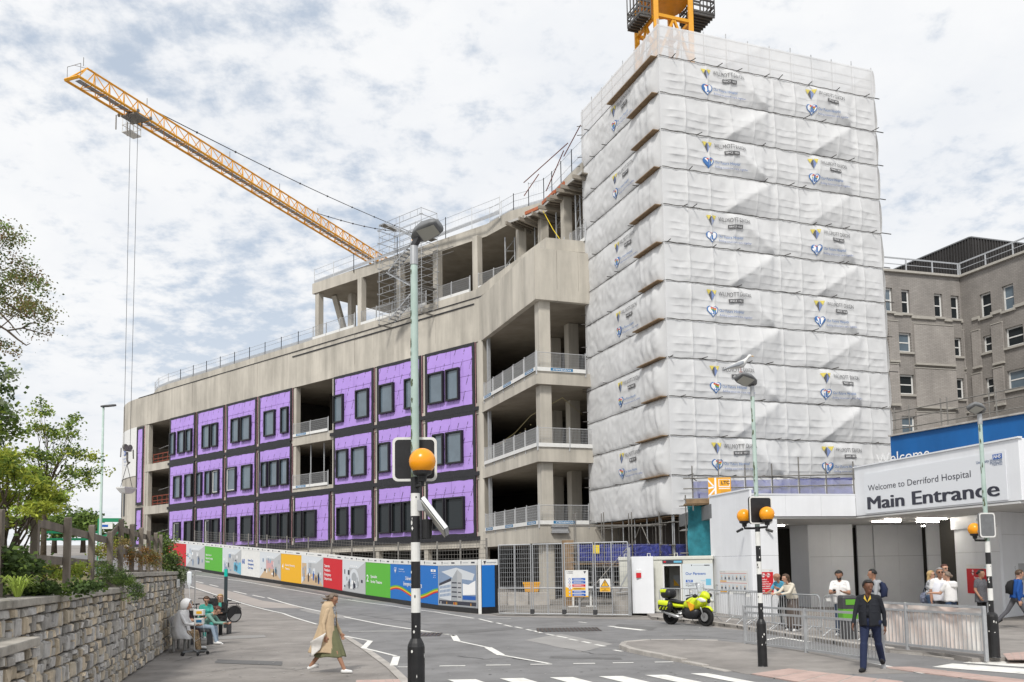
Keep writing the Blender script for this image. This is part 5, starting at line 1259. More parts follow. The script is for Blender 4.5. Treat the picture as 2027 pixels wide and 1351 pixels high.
# ---------------- blue welcome wall behind the sign ----------------
WA,WB=Vector((*at(1764,900,46.5)[:2],0)),Vector((*at(2100,850,38.2)[:2],0))
BW=thing('blue_wall','big blue wall with white welcome lettering behind the entrance sign','wall',WA.lerp(WB,.5))
wd_=(WB-WA).normalized();wn=Vector((wd_.y,-wd_.x,0));wn=wn if wn.dot(-WA)>0 else -wn
zt=8.55;n=8
bluew=mat('blue_wall_panel',(.005,.105,.33),.55,var=.15,scale=.7,stretch=(1,1,.3))
for i in range(n):
    a,b=WA.lerp(WB,i/n),WA.lerp(WB,(i+1)/n);m=MB();m.obox((a+b)/2-wn*.06+Z((4+zt)/2),(b-a)/2*.998,wn*.06,Z((zt-4)/2));m.build('wall_panel',bluew,BW)
m=MB();m.prism([(p.x,p.y) for p in(WA-wn*.13,WB-wn*.13,WB-wn*6,WA-wn*4)],4.0,8.3);m.build('roof',midgrey,BW)
m=MB();tl=onwall(1776,905,WA,wd_)[0];zb=onwall(1810,912,WA,wd_)[1];wl=onwall(1841,905,WA,wd_)[0]
vs,fs,x0,x1,y0,y1=text_mesh('lcome',0,.0);k=(wl-tl)/(x1-x0);vs2=text_mesh('Welcome',0,0);
lettering('Welcome',(0,0,0),(1,0,0),w=k*(vs2[3]-vs2[2]),mb=m,align='r',fn=lambda x,y:WA+wd_*(wl+x)+wn*.02+Z(zb+y));m.build('lettering',inkw,BW)
m=MB();m.bar(WA+Z(zt+.03),WB+Z(zt+.03),.3,.08);m.build('coping',concrete_k,BW)
WS=thing('edge_scaffold','tube guard rail scaffold along the top of the blue welcome wall','scaffold',WA.lerp(WB,.5)+Z(zt))
for i,f in enumerate((.02,.12,.33,.37,.62,.66,.9)):
    p=WA.lerp(WB,f)-wn*.2+Z(zt);m=MB();m.tube([p-Z(.4),p+Z(1.5)],.03,6);m.build('standard',galvd,WS)
m=MB()
for h in(.35,.85,1.25):m.tube([WA-wn*.2+Z(zt+h),WB-wn*.2+Z(zt+h)],.03,5)
m.build('guard_tube',galvd,WS)
TP=thing('tube_pile','heap of scaffold tubes lying on the roof beside the wrapped tower','scaffold tubes',WA.lerp(WB,.12)+Z(8.4)-wn*1.2)
r2=random.Random(3)
for i in range(16):
    c=WA.lerp(WB,.13)-wn*(.9+.3*r2.random())+Z(8.45+.07*(i//3)*.9);dd2=wd_*(1+.4*r2.random())+wn*r2.uniform(-.25,.25)+Z(r2.uniform(-.05,.12));m=MB();m.tube([c-dd2,c+dd2],.032,5);m.build('tube',board if i%3==0 else galv,TP)
# ---------------- old brick hospital block ----------------
def brick_mat(name,dr,c1,c2):
    m=mat(name,c1,.9,var=.18,scale=.6,stretch=(1,1,.5));t=m.node_tree;b=t.nodes['Principled BSDF'];src=b.inputs['Base Color'].links[0].from_socket
    ge=t.nodes.new('ShaderNodeNewGeometry');dt=t.nodes.new('ShaderNodeVectorMath');dt.operation='DOT_PRODUCT';t.links.new(ge.outputs['Position'],dt.inputs[0]);dt.inputs[1].default_value=tuple(dr)
    sp=t.nodes.new('ShaderNodeSeparateXYZ');t.links.new(ge.outputs['Position'],sp.inputs[0]);cb=t.nodes.new('ShaderNodeCombineXYZ');t.links.new(dt.outputs['Value'],cb.inputs[0]);t.links.new(sp.outputs[2],cb.inputs[1])
    br=t.nodes.new('ShaderNodeTexBrick');t.links.new(cb.outputs[0],br.inputs['Vector']);br.inputs['Scale'].default_value=1;br.inputs['Brick Width'].default_value=.45;br.inputs['Row Height'].default_value=.12;br.inputs['Mortar Size'].default_value=.018
    br.inputs['Color1'].default_value=(1,1,1,1);br.inputs['Color2'].default_value=(.86,.86,.86,1);br.inputs['Mortar'].default_value=(.66,.65,.64,1)
    mi=t.nodes.new('ShaderNodeMix');mi.data_type='RGBA';mi.blend_type='MULTIPLY';mi.inputs[0].default_value=1;t.links.new(src,mi.inputs[6]);t.links.new(br.outputs['Color'],mi.inputs[7]);t.links.new(mi.outputs[2],b.inputs['Base Color']);return m
OC=Vector((40.9,80,0));OL=-az(74);OR=az(160)
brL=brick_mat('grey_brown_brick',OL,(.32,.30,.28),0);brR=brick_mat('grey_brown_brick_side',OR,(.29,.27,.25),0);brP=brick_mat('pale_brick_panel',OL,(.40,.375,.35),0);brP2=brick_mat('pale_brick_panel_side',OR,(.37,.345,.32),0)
OB=thing('brick_hospital','older grey brown brick hospital block with small white windows behind the wrapped tower','building',OC+OL*6)
stone=mat('pale_coping',(.42,.40,.36),.85,var=.1)
ZT=27.6
def oface(dr,L0,holes,br,inn):
    # wall as a grid of quads leaving out the window openings
    xs=sorted({0,L0,*[h[0] for h in holes],*[h[1] for h in holes]});zs=sorted({0,ZT,*[h[2] for h in holes],*[h[3] for h in holes]});m=MB()
    for x0,x1 in zip(xs,xs[1:]):
        for z0,z1 in zip(zs,zs[1:]):
            cx_,cz=(x0+x1)/2,(z0+z1)/2
            if any(h[0]<cx_<h[1] and h[2]<cz<h[3] for h in holes):continue
            m.poly([OC+dr*x0+Z(z0),OC+dr*x1+Z(z0),OC+dr*x1+Z(z1),OC+dr*x0+Z(z1)])
    for a,b,c,e in holes:
        P=[OC+dr*x+Z(z) for x,z in((a,c),(b,c),(b,e),(a,e))];Q=[p+inn*.3 for p in P]
        m.add(P+Q,[(0,1,5,4),(1,2,6,5),(2,3,7,6),(3,0,4,7)])
    m.build('wall',br,OB)
    for a,b,c,e in holes:
        w=MB();f=.14
        def fr(x0,x1,z0,z1,d0=.2,d1=.28):w.obox(OC+dr*(x0+x1)/2+inn*(d0+d1)/2+Z((z0+z1)/2),dr*(x1-x0)/2,inn*(d1-d0)/2,Z((z1-z0)/2))
        fr(a,a+f,c,e);fr(b-f,b,c,e);fr(a+f,b-f,c,c+f);fr(a+f,b-f,e-f,e);fr(a+f,b-f,c+(e-c)*.5-.05,c+(e-c)*.5+.05)
        wo_=w.build('window',whitep,OB);w=MB();fr(a+f,b-f,c+f,e-f,.235,.25);w.build('pane',glass if (a*7)%3>1 else glassb,wo_)
        w=MB();w.obox(OC+dr*(a+b)/2-inn*.05+Z(c-.1),dr*((b-a)/2+.15),inn*.12,Z(.09));w.build('sill',stone,wo_)
hl=lambda px0,px1,y0,y1,dr:(lambda a,b,c,e:(min(a,b),max(a,b),c,e))(onwall(px0,(y0+y1)/2,OC,dr)[0],onwall(px1,(y0+y1)/2,OC,dr)[0],onwall((px0+px1)/2,y1,OC,dr)[1],onwall((px0+px1)/2,y0,OC,dr)[1])
inL=az(-16);inR=az(70)
HL=[hl(*q,OL) for q in((1753,1767,570,617),(1785,1801,574,621),(1850,1866,582,628),(1883,1899,586,632),(1778,1804,659,697),(1888,1904,669,706),(1782,1810,742,781),(1893,1909,749,790),(1786,1812,824,860))]
HR=[hl(*q,OR) for q in((1940,1962,580,628),(1984,2007,564,614),(1946,1966,664,697),(1990,2026,646,685),(1951,1971,747,781),(1994,2030,731,770))]
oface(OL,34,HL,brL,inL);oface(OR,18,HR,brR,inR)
def opanel(px0,px1,y0,y1,dr,br,inn):
    a,b,c,e=hl(px0,px1,y0,y1,dr);m=MB();m.obox(OC+dr*(a+b)/2-inn*.09+Z((c+e)/2),dr*(b-a)/2,inn*.085,Z((e-c)/2));p=m.build('brick_panel',br,OB)
    m=MB();m.obox(OC+dr*(a+b)/2-inn*.13+Z(c-.1),dr*(b-a)/2,inn*.13,Z(.09));m.obox(OC+dr*(a+b)/2-inn*.1+Z(e+.04),dr*(b-a)/2,inn*.12,Z(.035));m.build('ledge',stone,p)
for q in((1808,1887,645,721),(1811,1892,732,806),(1757,1777,637,714),(1760,1779,722,800),(1813,1890,818,870),(1906,1923,655,729),(1910,1924,740,815)):opanel(*q,OL,brP,inL)
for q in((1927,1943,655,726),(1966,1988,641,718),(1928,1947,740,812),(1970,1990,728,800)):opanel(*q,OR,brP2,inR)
for px0,px1,y,dr,nn_ in((1768,1785,622,OL,inL),(1803,1850,628,OL,inL),(1868,1883,634,OL,inL),(1901,1922,637,OL,inL),(1926,1940,633,OR,inR),(1963,1983,622,OR,inR),(2008,2034,608,OR,inR)):
    a,z=onwall(px0,y,OC,dr);b,_=onwall(px1,y,OC,dr);m=MB();m.obox(OC+dr*(a+b)/2-nn_*.06+Z(z),dr*abs(b-a)/2,nn_*.1,Z(.13));m.build('string_course',stone,OB)
m=MB();m.bar(OC+OL*34+Z(ZT+.08),OC+Z(ZT+.08),.5,.2);m.bar(OC+Z(ZT+.081),OC+OR*18+Z(ZT+.081),.5,.2);m.build('coping',stone,OB)
m=MB();m.prism([(p.x,p.y) for p in(OC+inL*.1+inR*.1,OC+OL*34+inL*.1,OC+OL*34+inL*30,OC+inL*30+inR*30,OC+OR*18+inR*30,OC+OR*18+inR*.1)],ZT-.6,ZT-.2);m.build('roof',midgrey,OB)
m=MB()
for dr,l in((OL,34),(OR,18)):
    for h in(.75,1.3):m.bar(OC+dr*.0+Z(ZT+h),OC+dr*l+Z(ZT+h),.05,.13 if h>1 else .05)
    for k in range(int(l/2.8)+1):p=OC+dr*(2.8*k+.1);m.bar(p+Z(ZT),p+Z(ZT+1.25),.1)
m.build('roof_rail',galv,OB)
metal=mat('dark_ribbed_cladding',(.05,.047,.046),.6,.3,var=.35,scale=.6,stretch=(1,1,.2))
PC=Vector((*at(1921,480,86)[:2],0));pz=at(1921,471,86).z
m=MB();A_,B_=PC+az(-20)*14,PC+az(72)*13
m.prism([(p.x,p.y) for p in(PC,B_,B_+az(-20)*14,A_)],ZT-.3,pz)
for a,b,n in((PC,A_,40),(PC,B_,37)):
    d_=(b-a).normalized();nr=Vector((d_.y,-d_.x,0));nr=nr if nr.dot(-a)>0 else -nr
    for k in range(n):p=a.lerp(b,(k+.5)/n)+nr*.05;m.bar(p+Z(ZT-.3),p+Z(pz),.12,.1,up=nr)
m.build('plant_room',metal,OB)
m=MB();m.bar(PC+Z(pz+.05),A_+Z(pz+.05),.25,.12);m.bar(PC+Z(pz+.051),B_+Z(pz+.051),.25,.12);m.build('capping',midgrey,OB)
# ---------------- street furniture ----------------
pale_green=mat('pale_green_paint',(.37,.49,.44),.55,var=.12,scale=2.5,col2=(.48,.59,.54))
lichen=mat('lichen_green_paint',(.30,.43,.36),.7,var=.3,scale=7,stretch=(1,1,.35),col2=(.20,.26,.19))
globe_m=mat('amber_globe',(.86,.33,.008),.25,spec=.5)
lens=mat('frosted_lens',(.42,.42,.38),.4)
bandw=mat('worn_white_band',(.70,.70,.67),.5,var=.08,scale=9);bandb=mat('worn_black_band',(.016,.016,.017),.45,var=.3,scale=9)
def chips(c,r,z0,z1,n,seed):
    rr=random.Random(seed);m=MB()
    for i in range(n):
        a=rr.uniform(0,2*pi);z=rr.uniform(z0,z1);w=rr.uniform(.004,.016);h=rr.uniform(.006,.03);k=rr.randint(4,6)
        m.poly([Vector((c.x+(r+.0015)*cos(a+w/r*cos(2*pi*j/k)),c.y+(r+.0015)*sin(a+w/r*cos(2*pi*j/k)),z+h*sin(2*pi*j/k))) for j in range(k)])
    return m
def rrect(w,h,r,n=4):
    o=[]
    for cx_,cz,a0 in((w-r,h-r,0),(-w+r,h-r,90),(-w+r,-h+r,180),(w-r,-h+r,270)):
        for i in range(n+1):t=rad(a0+90*i/n);o.append((cx_+r*cos(t),cz+r*sin(t)))
    return o
def plate(m,c,xd,pts,th):
    nd=Vector((xd.y,-xd.x,0));A=[c+xd*a+Z(b)+nd*th/2 for a,b in pts];B=[c+xd*a+Z(b)-nd*th/2 for a,b in pts];n=len(pts)
    return m.add(A+B,[tuple(range(n)),tuple(range(2*n-1,n-1,-1))]+[(i,i+n,(i+1)%n+n,(i+1)%n) for i in range(n)])
def beacon(c,label,base_top,bands,top,col_bot,board,globes,head,seed,lean=0,roll=.45,hh=.12,rb=.095,rp=.052):
    t=thing('beacon_post',label,'crossing beacon',c,'zebra crossing beacon posts')
    m=MB();m.lathe([(rb+.012,0),(rb,.02),(rb,base_top-c.z-.09),(rb-.012,base_top-c.z-.05),(rp+.006,base_top-c.z),(0.001,base_top-c.z)],c,18);b=m.build('base',bandb,t,smooth=False)
    chips(c,rb,c.z+.1,base_top-.1,14,seed).build('chipped_paint',bandw,b)
    z=base_top
    for i,zb in enumerate(bands):
        k=i%2==0;m=MB();m.lathe([(rp+.0005*(i%2),z-c.z),(rp+.0005*(i%2),zb-c.z-.0005)],c,16);bb=m.build('band',bandb if k else bandw,t)
        if k:chips(c,rp+.001,z,zb,4,seed+i).build('chipped_paint',bandw,bb)
        else:chips(c,rp+.001,z,zb,2,seed+i).build('chipped_paint',bandb,bb)
        z=zb
    m=MB();n=8;m.loft([[c+Vector((rr*cos(2*pi*j/14),rr*sin(2*pi*j/14),zz-c.z)) for j in range(14)] for zz,rr in [(z+(top-z)*i/n,rp-.004-.008*i/n) for i in range(n+1)]]);cm=m.build('column',pale_green,t,smooth=True)
    rr=random.Random(seed);m=MB()
    for i in range(40):
        a=rr.choice((-1,1))*rr.uniform(.1,.7)+pi*1.12;zz=z+(top-z)*rr.random()**1.3;k=6;w=rr.uniform(.006,.018);h=rr.uniform(.015,.07);rp2=rp-.004-.008*(zz-z)/(top-z)+.0025
        m.poly([Vector((c.x+rp2*cos(a+w/rp2*cos(2*pi*j/k)),c.y+rp2*sin(a+w/rp2*cos(2*pi*j/k)),zz+h*sin(2*pi*j/k))) for j in range(k)])
    m.build('lichen_patch',mat('lichen_%d'%seed,(.10,.12,.07),.9,var=.4,scale=20),cm)
    m=MB();m.lathe([(rp-.005,0),(rp-.005,.22)],Vector((c.x,c.y,top-.22)),14);m.build('column_collar',galv,t)
    if board:
        bc,xd,w,h,back=board;m=MB();m.k=0;plate(m,bc,xd,rrect(w,h,.06),.05);nd=Vector((xd.y,-xd.x,0));
        P=rrect(w,h,.06);Q=rrect(w-.028,h-.028,.045);n=len(P)
        for s in(1,-1):
            A=[bc+xd*a+Z(b)+nd*s*.027 for a,b in P];B=[bc+xd*a+Z(b)+nd*s*.027 for a,b in Q];m.k=1
            if s==1 or back:m.add(A+B,[(i,(i+1)%n,(i+1)%n+n,i+n) for i in range(n)])
        bd=m.build('backboard',[bandb if not back else midgrey,bandw],t)
        if back:
            m=MB()
            for zz in(-.12,.12):m.bar(bc+Z(zz)-xd*w-nd*.05*back,bc+Z(zz)+xd*w-nd*.05*back,.03,.05)
            m.build('bracket',galv,bd)
    for gc,r in globes:
        m=MB();m.ball(gc,r,24);gb=m.build('globe',globe_m,t,smooth=True)
        m=MB();m.lathe([(r*.62,-.02),(r*.5,.06),(r*.35,.1),(r*.3,.2)][::1] if False else [(r*.3,-r*1.5),(r*.35,-r*1.1),(r*.68,-r*.95),(r*.72,-r*.7)],gc,16);m.build('holder',bandb,gb)
        m=MB();p=gc-Z(r*1.45);m.tube([p,p-Z(.04),Vector((c.x,c.y,p.z-.05))],.025,6);m.build('arm',bandb,t)
    # street lantern
    hc,hd,L_,Wd=head;sd0=Vector((-hd.y,hd.x,0));sd0=sd0 if sd0.y>0 else -sd0;sd_=sd0*cos(roll)-Z(sin(roll));hu_=Z(cos(roll))+sd0*sin(roll);m=MB()
    sec=[(-.12,.28,.5),(.05,.75,.95),(.35,1,1.1),(.75,.95,.9),(1,.7,.45)]
    tilt=.18
    m.loft([[hc+hd*(L_*x)+sd_*(Wd*w*cos(a))+Z(L_*x*tilt)+hu_*(hh*h*max(0,sin(a))**.6 if sin(a)>0 else -.03*h*abs(sin(a))) for a in[2*pi*j/14 for j in range(14)]] for x,w,h in sec]);hd_=m.build('lantern',midgrey,t,smooth=True)
    m=MB();m.poly([hc+hd*(L_*x)+sd_*(Wd*y)+Z(L_*x*tilt)-hu_*.034 for x,y in((.25,-.8),(.25,.8),(.92,.62),(.92,-.62))][::-1]);m.build('lens',lens,hd_)
    m=MB();m.ball(hc+hd*(L_*.1)+Z(.05),.055,10);m.bar(Vector((c.x,c.y,top)),hc+hd*.05,.06);m.build('mounting',darkgrey,hd_)
    return t
ca=gp(825,1514);za=lambda y:at(825,y,ca.y).z
xa=Vector((1,.08,0)).normalized()
TA=beacon(ca,'tall striped crossing beacon post in the foreground with square black backboard and floodlight',za(1264),[za(y) for y in(1213,1165,1112,1074,1022,977,945)],za(488),0,
 (at(821,910,ca.y+.12),xa,.252,.252,0),[(at(836,914,ca.y-.16),.149)],(at(822,470,ca.y-.02),Vector((.86,-.5,0)).normalized(),.34,.115),1)
m=MB();p=at(838,992,ca.y-.02);q=at(885,1053,ca.y-.12);m.bar(p,q,.25,.05,up=(.12,.3,1));m.k=1;m.bar(p.lerp(q,.03)+Vector((-.02,-.03,-.035)),p.lerp(q,.97)+Vector((-.02,-.03,-.035)),.26,.01,up=(.12,.3,1));fl=m.build('floodlight',[galv,lens],TA,bevel=.006)
m=MB();m.bar(p+Vector((-.1,0,-.05)),p+Vector((.06,0,-.05)),.05,.12);m.build('bracket',galv,TA)
m=MB();m.lathe([(.055,-.11),(.06,-.1),(.06,.1),(.05,.11)],at(845,1048,ca.y-.02),14);m.build('control_box',bandb,TA)
cb=gp(1510,1320,.02);zb=lambda y,px=1505:at(px,y,cb.y).z
xb=Vector((.93,-.36,0)).normalized()
xb2=Vector((.97,.25,0)).normalized()
TB=beacon(cb,'striped crossing beacon post on the traffic island with two amber globes',zb(1226),[zb(y) for y in(1194,1174,1137,1112,1081,1053,1043)],zb(765,1488),0,
 (at(1503,1011,cb.y+.02)+Vector((0,-.07,0)),xb2,.26,.285,0),[(at(1518,1018,cb.y-.2),.155),(at(1473,1022,cb.y+.2),.15)],(at(1492,760,cb.y),Vector((-.8,-.6,0)).normalized(),.5,.16),2)
ccc=gp(1968,1302,.1);zc=lambda y,px=1962:at(px,y,ccc.y).z
TC_=beacon(ccc,'striped crossing beacon post at the far right seen from behind its grey backboard',zc(1212),[zc(y) for y in(1189,1165,1141,1117,1094,1072)],zc(820,1947),0,
 (at(1953,1040,ccc.y-.08),Vector((.97,.2,0)).normalized(),.19,.26,1),[(at(1929,1048,ccc.y+.05),.135)],(at(1945,815,ccc.y),Vector((-.85,-.5,0)).normalized(),.42,.14),3,rb=.12)
# plain lamp post far left
t=thing('street_lamp','slim pale green lamp post beyond the wooden fence on the left','street lamp',Vector((*at(199,1040,45)[:2],.2)))
c=OFF[t.name];tz=at(201,806,45).z
m=MB();m.loft([[c+Vector((r*cos(2*pi*j/10),r*sin(2*pi*j/10),z)) for j in range(10)] for z,r in((0,.1),(3,.075),(tz-c.z,.05))]);m.build('column',pale_green,t,smooth=True)
m=MB();h=Vector((c.x,c.y,tz));m.loft([[h+Vector((x,y*w,zz+.08*x)) for y,zz in((-.16,0),(.16,0),(.12,.07),(-.12,.07))] for x,w in((-.12,.5),(.15,1),(.5,.9),(.62,.5))]);m.build('lantern',darkgrey,t)
# gull on the middle lantern
gl_=at(1463,737,cb.y-.05);G=thing('gull','white and grey gull perched on the middle lantern in front of the white sheeting','bird',gl_)
hd=Vector((.97,-.22,0)).normalized();m=MB();gsec=[(-.30,.012,.012,.02),(-.18,.035,.03,.05),(-.02,.075,.075,.09),(.1,.075,.085,.12),(.17,.045,.05,.2),(.2,.042,.045,.25),(.24,.035,.035,.27),(.265,.012,.012,.265)]
sdv=Vector((-hd.y,hd.x,0))
m.loft([[gl_+hd*x+sdv*(w*cos(a))+Z(z+.06+h*sin(a)) for a in[2*pi*j/12 for j in range(12)]] for x,w,h,z in gsec]);m.build('body',whitep,G,smooth=True)
for s in(-1,1):
    m=MB();m.loft([[gl_+hd*x+sdv*(s*(w+.004))+Z(z+.06+h*sin(a)*.8)+sdv*(s*.012*cos(a)) for a in[2*pi*j/8 for j in range(8)]] for x,w,h,z in((-.34,.01,.01,.0),(-.15,.04,.03,.06),(.0,.074,.055,.1),(.1,.074,.04,.13))]);m.build('wing',mat('gull_grey_%d'%s,(.33,.35,.38),.7),G,smooth=True)
m=MB();m.tube([gl_+hd*.26+Z(.325),gl_+hd*.31+Z(.315)],[.011,.004],6);m.build('beak',yolk,G)
for s in(-1,1):m=MB();m.tube([gl_+hd*.03+sdv*s*.025+Z(.1),gl_+hd*.03+sdv*s*.025-Z(.005)],.006,5);m.tube([gl_+hd*.0+sdv*s*.025,gl_+hd*.07+sdv*s*.025],.006,4);m.build('leg',mat('gull_pink_%d'%s,(.5,.3,.28),.6),G)
# ---------------- guard rails and crowd barriers ----------------
def guard(name,label,pts,h=1.0,cloth_=None):
    t=thing(name,label,'guard rail',pts[0]);
    for p in pts:m=MB();m.bar(p-Z(.05),p+Z(h+.02),.07);m.build('post',galv,t,bevel=.006)
    for a,b in zip(pts,pts[1:]):
        d=(b-a).normalized();n=round((b-a).length/.115);m=MB()
        for z in(.12,h-.16,h-.01):m.bar(a+d*.036+Z(z),b-d*.036+Z(z),.035,.05)
        m.build('rail',galv,t);m=MB()
        for i in range(1,n):p=a.lerp(b,i/n);m.tube([p+Z(.12),p+Z(h-.16)],.009,5)
        m.build('bar_infill',galv,t,kind='stuff')
    return t
g1=[gp(1476,1281,.02),gp(1596,1297,.03),gp(1749,1320,.06)]
guard('guard_rail','grey steel guard rail on the traffic island behind the middle beacon post',g1,1.03)
g2=[gp(1748,1281,.1),gp(1797,1287,.1),gp(1953,1305,.1)]
guard('guard_rail','grey steel guard rail with printed banner in front of the entrance',g2,1.06)
marb=mat('faded_pink_banner',(.84,.66,.58),.6,var=.16,scale=1.3,col2=(.88,.87,.83),detail=4)
mm_=marb.node_tree;
m=MB();bo=(g2[2]-g2[0]).normalized();bn_=Vector((-bo.y,bo.x,0));A,B=g2[0]-bo*.35,g2[2]-bo*.05
m.grid(lambda u,v:A.lerp(B,u)+bn_*(.06+.03*sin(19*u)*v+.02*sin(33*u+4*v))+Z(.13+.02*sin(14*u)+.9*v),60,10)
tag(m.build('fabric_banner',marb,smooth=True),'faded pink and cream printed banner tied behind the entrance guard rail','banner')
def barrier_proto(label,loc,rz):
    t=thing('crowd_barrier',label,'barrier',(0,0,0),'crowd control barriers by the entrance');L_,h=2.2,1.1
    m=MB();m.tube([(0,0,.22),(0,0,h-.15),(.03,0,h-.05),(.12,0,h),(L_-.12,0,h),(L_-.03,0,h-.05),(L_,0,h-.15),(L_,0,.22),(L_-.01,0,.2),(.01,0,.2)],.019,6);m.build('frame',galv,t,local=True)
    m=MB()
    for i in range(1,19):m.tube([(L_*i/19,0,.2),(L_*i/19,0,h)],.007,4)
    m.build('bar_infill',galv,t,local=True,kind='stuff')
    for x in(.35,L_-.35):m=MB();m.tube([(x,-.33,.015),(x,-.03,.21),(x,.03,.21),(x,.33,.015)],.016,5);m.build('foot',galv,t,local=True)
    m=MB();m.bar((.25,-.02,.95),(.25,-.02,1.03),.16,.01,up=(1,0,0));m.build('name_plate',whitep,t,local=True)
    t.location=loc;t.rotation_euler.z=rz;return t
bl=[((1307,1222),(1362,1224),'leftmost crowd barrier, behind the rear of the motorcycle'),((1366,1222),(1440,1231),'crowd barrier directly behind the motorcycle front'),((1402,1231),(1470,1236),'crowd barrier under the portrait notice board'),((1444,1231),(1524,1240),'crowd barrier below the red notice on the white wall'),((1477,1240),(1530,1246),'crowd barrier just left of the leaning man'),((1530,1247),(1632,1257),'crowd barrier the two leaning people rest on'),((1634,1258),(1722,1268),'crowd barrier in front of the man in white t-shirt')]
pr=None
for a,b,lb in bl:
    A,B=gp(*a,.1),gp(*b,.1);d=B-A;rz=math.atan2(d.y,d.x)
    if pr is None:pr=barrier_proto(lb,A,rz)
    else:dup(pr,A,rz,lb)
# green and black bin
c=gp(1681,1265,.1);t=thing('litter_bin','black and lime green litter bin beside the man in white t-shirt','bin',c)
m=MB();m.loft([[c+Vector((x*a,y*a,z)) for x,y in rrect(.2,.2,.05,2)] for a,z in((.9,0),(.95,.5),(1,.52))]);m.build('body',darkgrey,t)
lime=flat('lime_green',(.11,.34,.03));m=MB();m.loft([[c+Vector((x*a,y*a,z)) for x,y in rrect(.2,.2,.05,2)] for a,z in((1.02,.522),(1.03,.78),(1.03,.79))]);m.build('front_panel',lime,t)
m=MB();m.loft([[c+Vector((x*a,y*a,z)) for x,y in rrect(.2,.2,.05,2)] for a,z in((1.05,.793),(1.06,1.08),(.9,1.14))]);h=m.build('hood',darkgrey,t);m=MB();m.box(c.x-.13,c.x+.13,c.y-.224,c.y-.214,c.z+.9,c.z+1.04);m.build('slot_frame',lime,h)
# ---------------- motorcycle ----------------
hv=mat('hi_vis_yellow',(.62,.72,.02),.35,var=.04,scale=2);plast=mat('black_plastic',(.018,.018,.02),.4);chrome=mat('brushed_steel',(.5,.5,.5),.3,.8);tyre=mat('tyre_rubber',(.016,.016,.016),.85)
mc=gp(1362,1238.5);MCY=thing('motorcycle','yellow high-visibility motorcycle with panniers and tall windscreen parked in front of the cabin','motorcycle',(0,0,0))
def mx(name,m,mt,smooth=True,par=None,bev=0):return m.build(name,mt,par or MCY,smooth=smooth,local=True,bevel=bev)
def sec(pts):  # (x, half width, zlow, zhigh) rounded sections along x
    return [[Vector((x,w*(abs(cos(a))**.7)*(1 if cos(a)>0 else -1),(zl+zh)/2+(zh-zl)/2*(abs(sin(a))**.8)*(1 if sin(a)>0 else -1))) for a in[2*pi*j/14 for j in range(14)]] for x,w,zl,zh in pts]
for x,w in((-.74,.085),(.76,.06)):
    m=MB();R=.315;m.lathe([(R*.72,-w*.8),(R*.92,-w),(R,-w*.45),(R*1.01,0),(R,w*.45),(R*.92,w),(R*.72,w*.8),(R*.72,-w*.8)],(x,0,R),28,(0,1,0));wh=mx('wheel',m,tyre)
    m=MB();m.lathe([(R*.735,-w*.6),(R*.66,-w*.7),(R*.66,w*.7),(R*.735,w*.6)],(x,0,R),24,(0,1,0))
    for k in range(10):
        a=2*pi*k/10;m.bar((x,0,R),(x+R*.68*cos(a+.15),.0,R+R*.68*sin(a+.15)),.022,.05)
    m.lathe([(.001,-.07),(.06,-.07),(.06,.07),(.001,.07)],(x,0,R),12,(0,1,0));mx('rim',m,chrome,False,wh)
    m=MB()
    for s in((-1,1) if x>0 else(1,)):m.lathe([(.07,-.003),(.15,-.003),(.15,.003),(.07,.003)],(x,.075*s,R),20,(0,1,0))
    mx('brake_disc',m,chrome,False,wh)
m=MB();m.loft(sec([(-.15,.1,.5,.62),(.0,.2,.62,.86),(.2,.22,.56,.99),(.45,.25,.55,1.03),(.68,.24,.66,1.02),(.82,.19,.76,.98),(.9,.1,.84,.92)]));mx('fairing',m,hv)
for s in(-1,1):
    m=MB();m.loft([[Vector((x,s*(y+e),z)) for x,z in q for e in(0,)] for y,q in((.232,[(.12,.86),(.5,.72),(.42,.55),(.3,.5)]),(.262,[(.16,.85),(.47,.72),(.4,.57),(.31,.53)]))]);mx('side_decal',m,orange,False)
    m=MB();m.loft(sec([(.5,.03,.84,.93),(.75,.035,.82,.98),(.93,.02,.84,.9)]));
    for i in range(len(m.v)):m.v[i]=(m.v[i][0],m.v[i][1]+s*.2,m.v[i][2])
    mx('fairing_side_trim',m,whitep)
m=MB();m.loft(sec([(.62,.16,.98,1.05),(.74,.17,.98,1.2),(.86,.12,.94,1.14),(.93,.07,.92,1.02)]));mx('nose_cowl',m,hv)
m=MB();m.loft([[Vector((.7+x-.1*y*y,y*w,z)) for y in[-1+2*j/8 for j in range(9)] for x in(0,)]+[Vector((.692+x-.1*y*y,y*w,z)) for y in[1-2*j/8 for j in range(9)]] for w,x,z in((.15,.06,1.12),(.18,-.02,1.26),(.16,-.1,1.4),(.08,-.14,1.48))] )
scr=mat('clear_windscreen',(.75,.78,.8),.08);scr.node_tree.nodes['Principled BSDF'].inputs['Transmission Weight'].default_value=.55;mx('windscreen',m,scr)
m=MB();m.lathe([(.001,-.02),(.09,-.02),(.09,.02),(.001,.02)],(.9,.0,.87),14,(1,0,.2));mx('headlight',m,glass)
m=MB();m.loft(sec([(-.15,.12,.26,.7),(.1,.22,.22,.66),(.4,.24,.22,.62),(.55,.18,.35,.6)]));mx('engine',m,plast)
m=MB();m.loft(sec([(.05,.15,.78,.97),(.18,.18,.8,1.0),(.3,.17,.82,1.02)]));mx('tank',m,plast)
m=MB();m.loft(sec([(-.82,.13,.8,.92),(-.55,.16,.78,.9),(-.3,.16,.74,.84),(-.05,.14,.74,.84),(.1,.1,.78,.9)]));mx('seat',m,plast)
m=MB();m.loft(sec([(-.72,.15,.7,.8),(-.45,.17,.6,.76),(-.1,.17,.62,.72),(.05,.12,.66,.74)]));mx('tail_panel',m,hv)
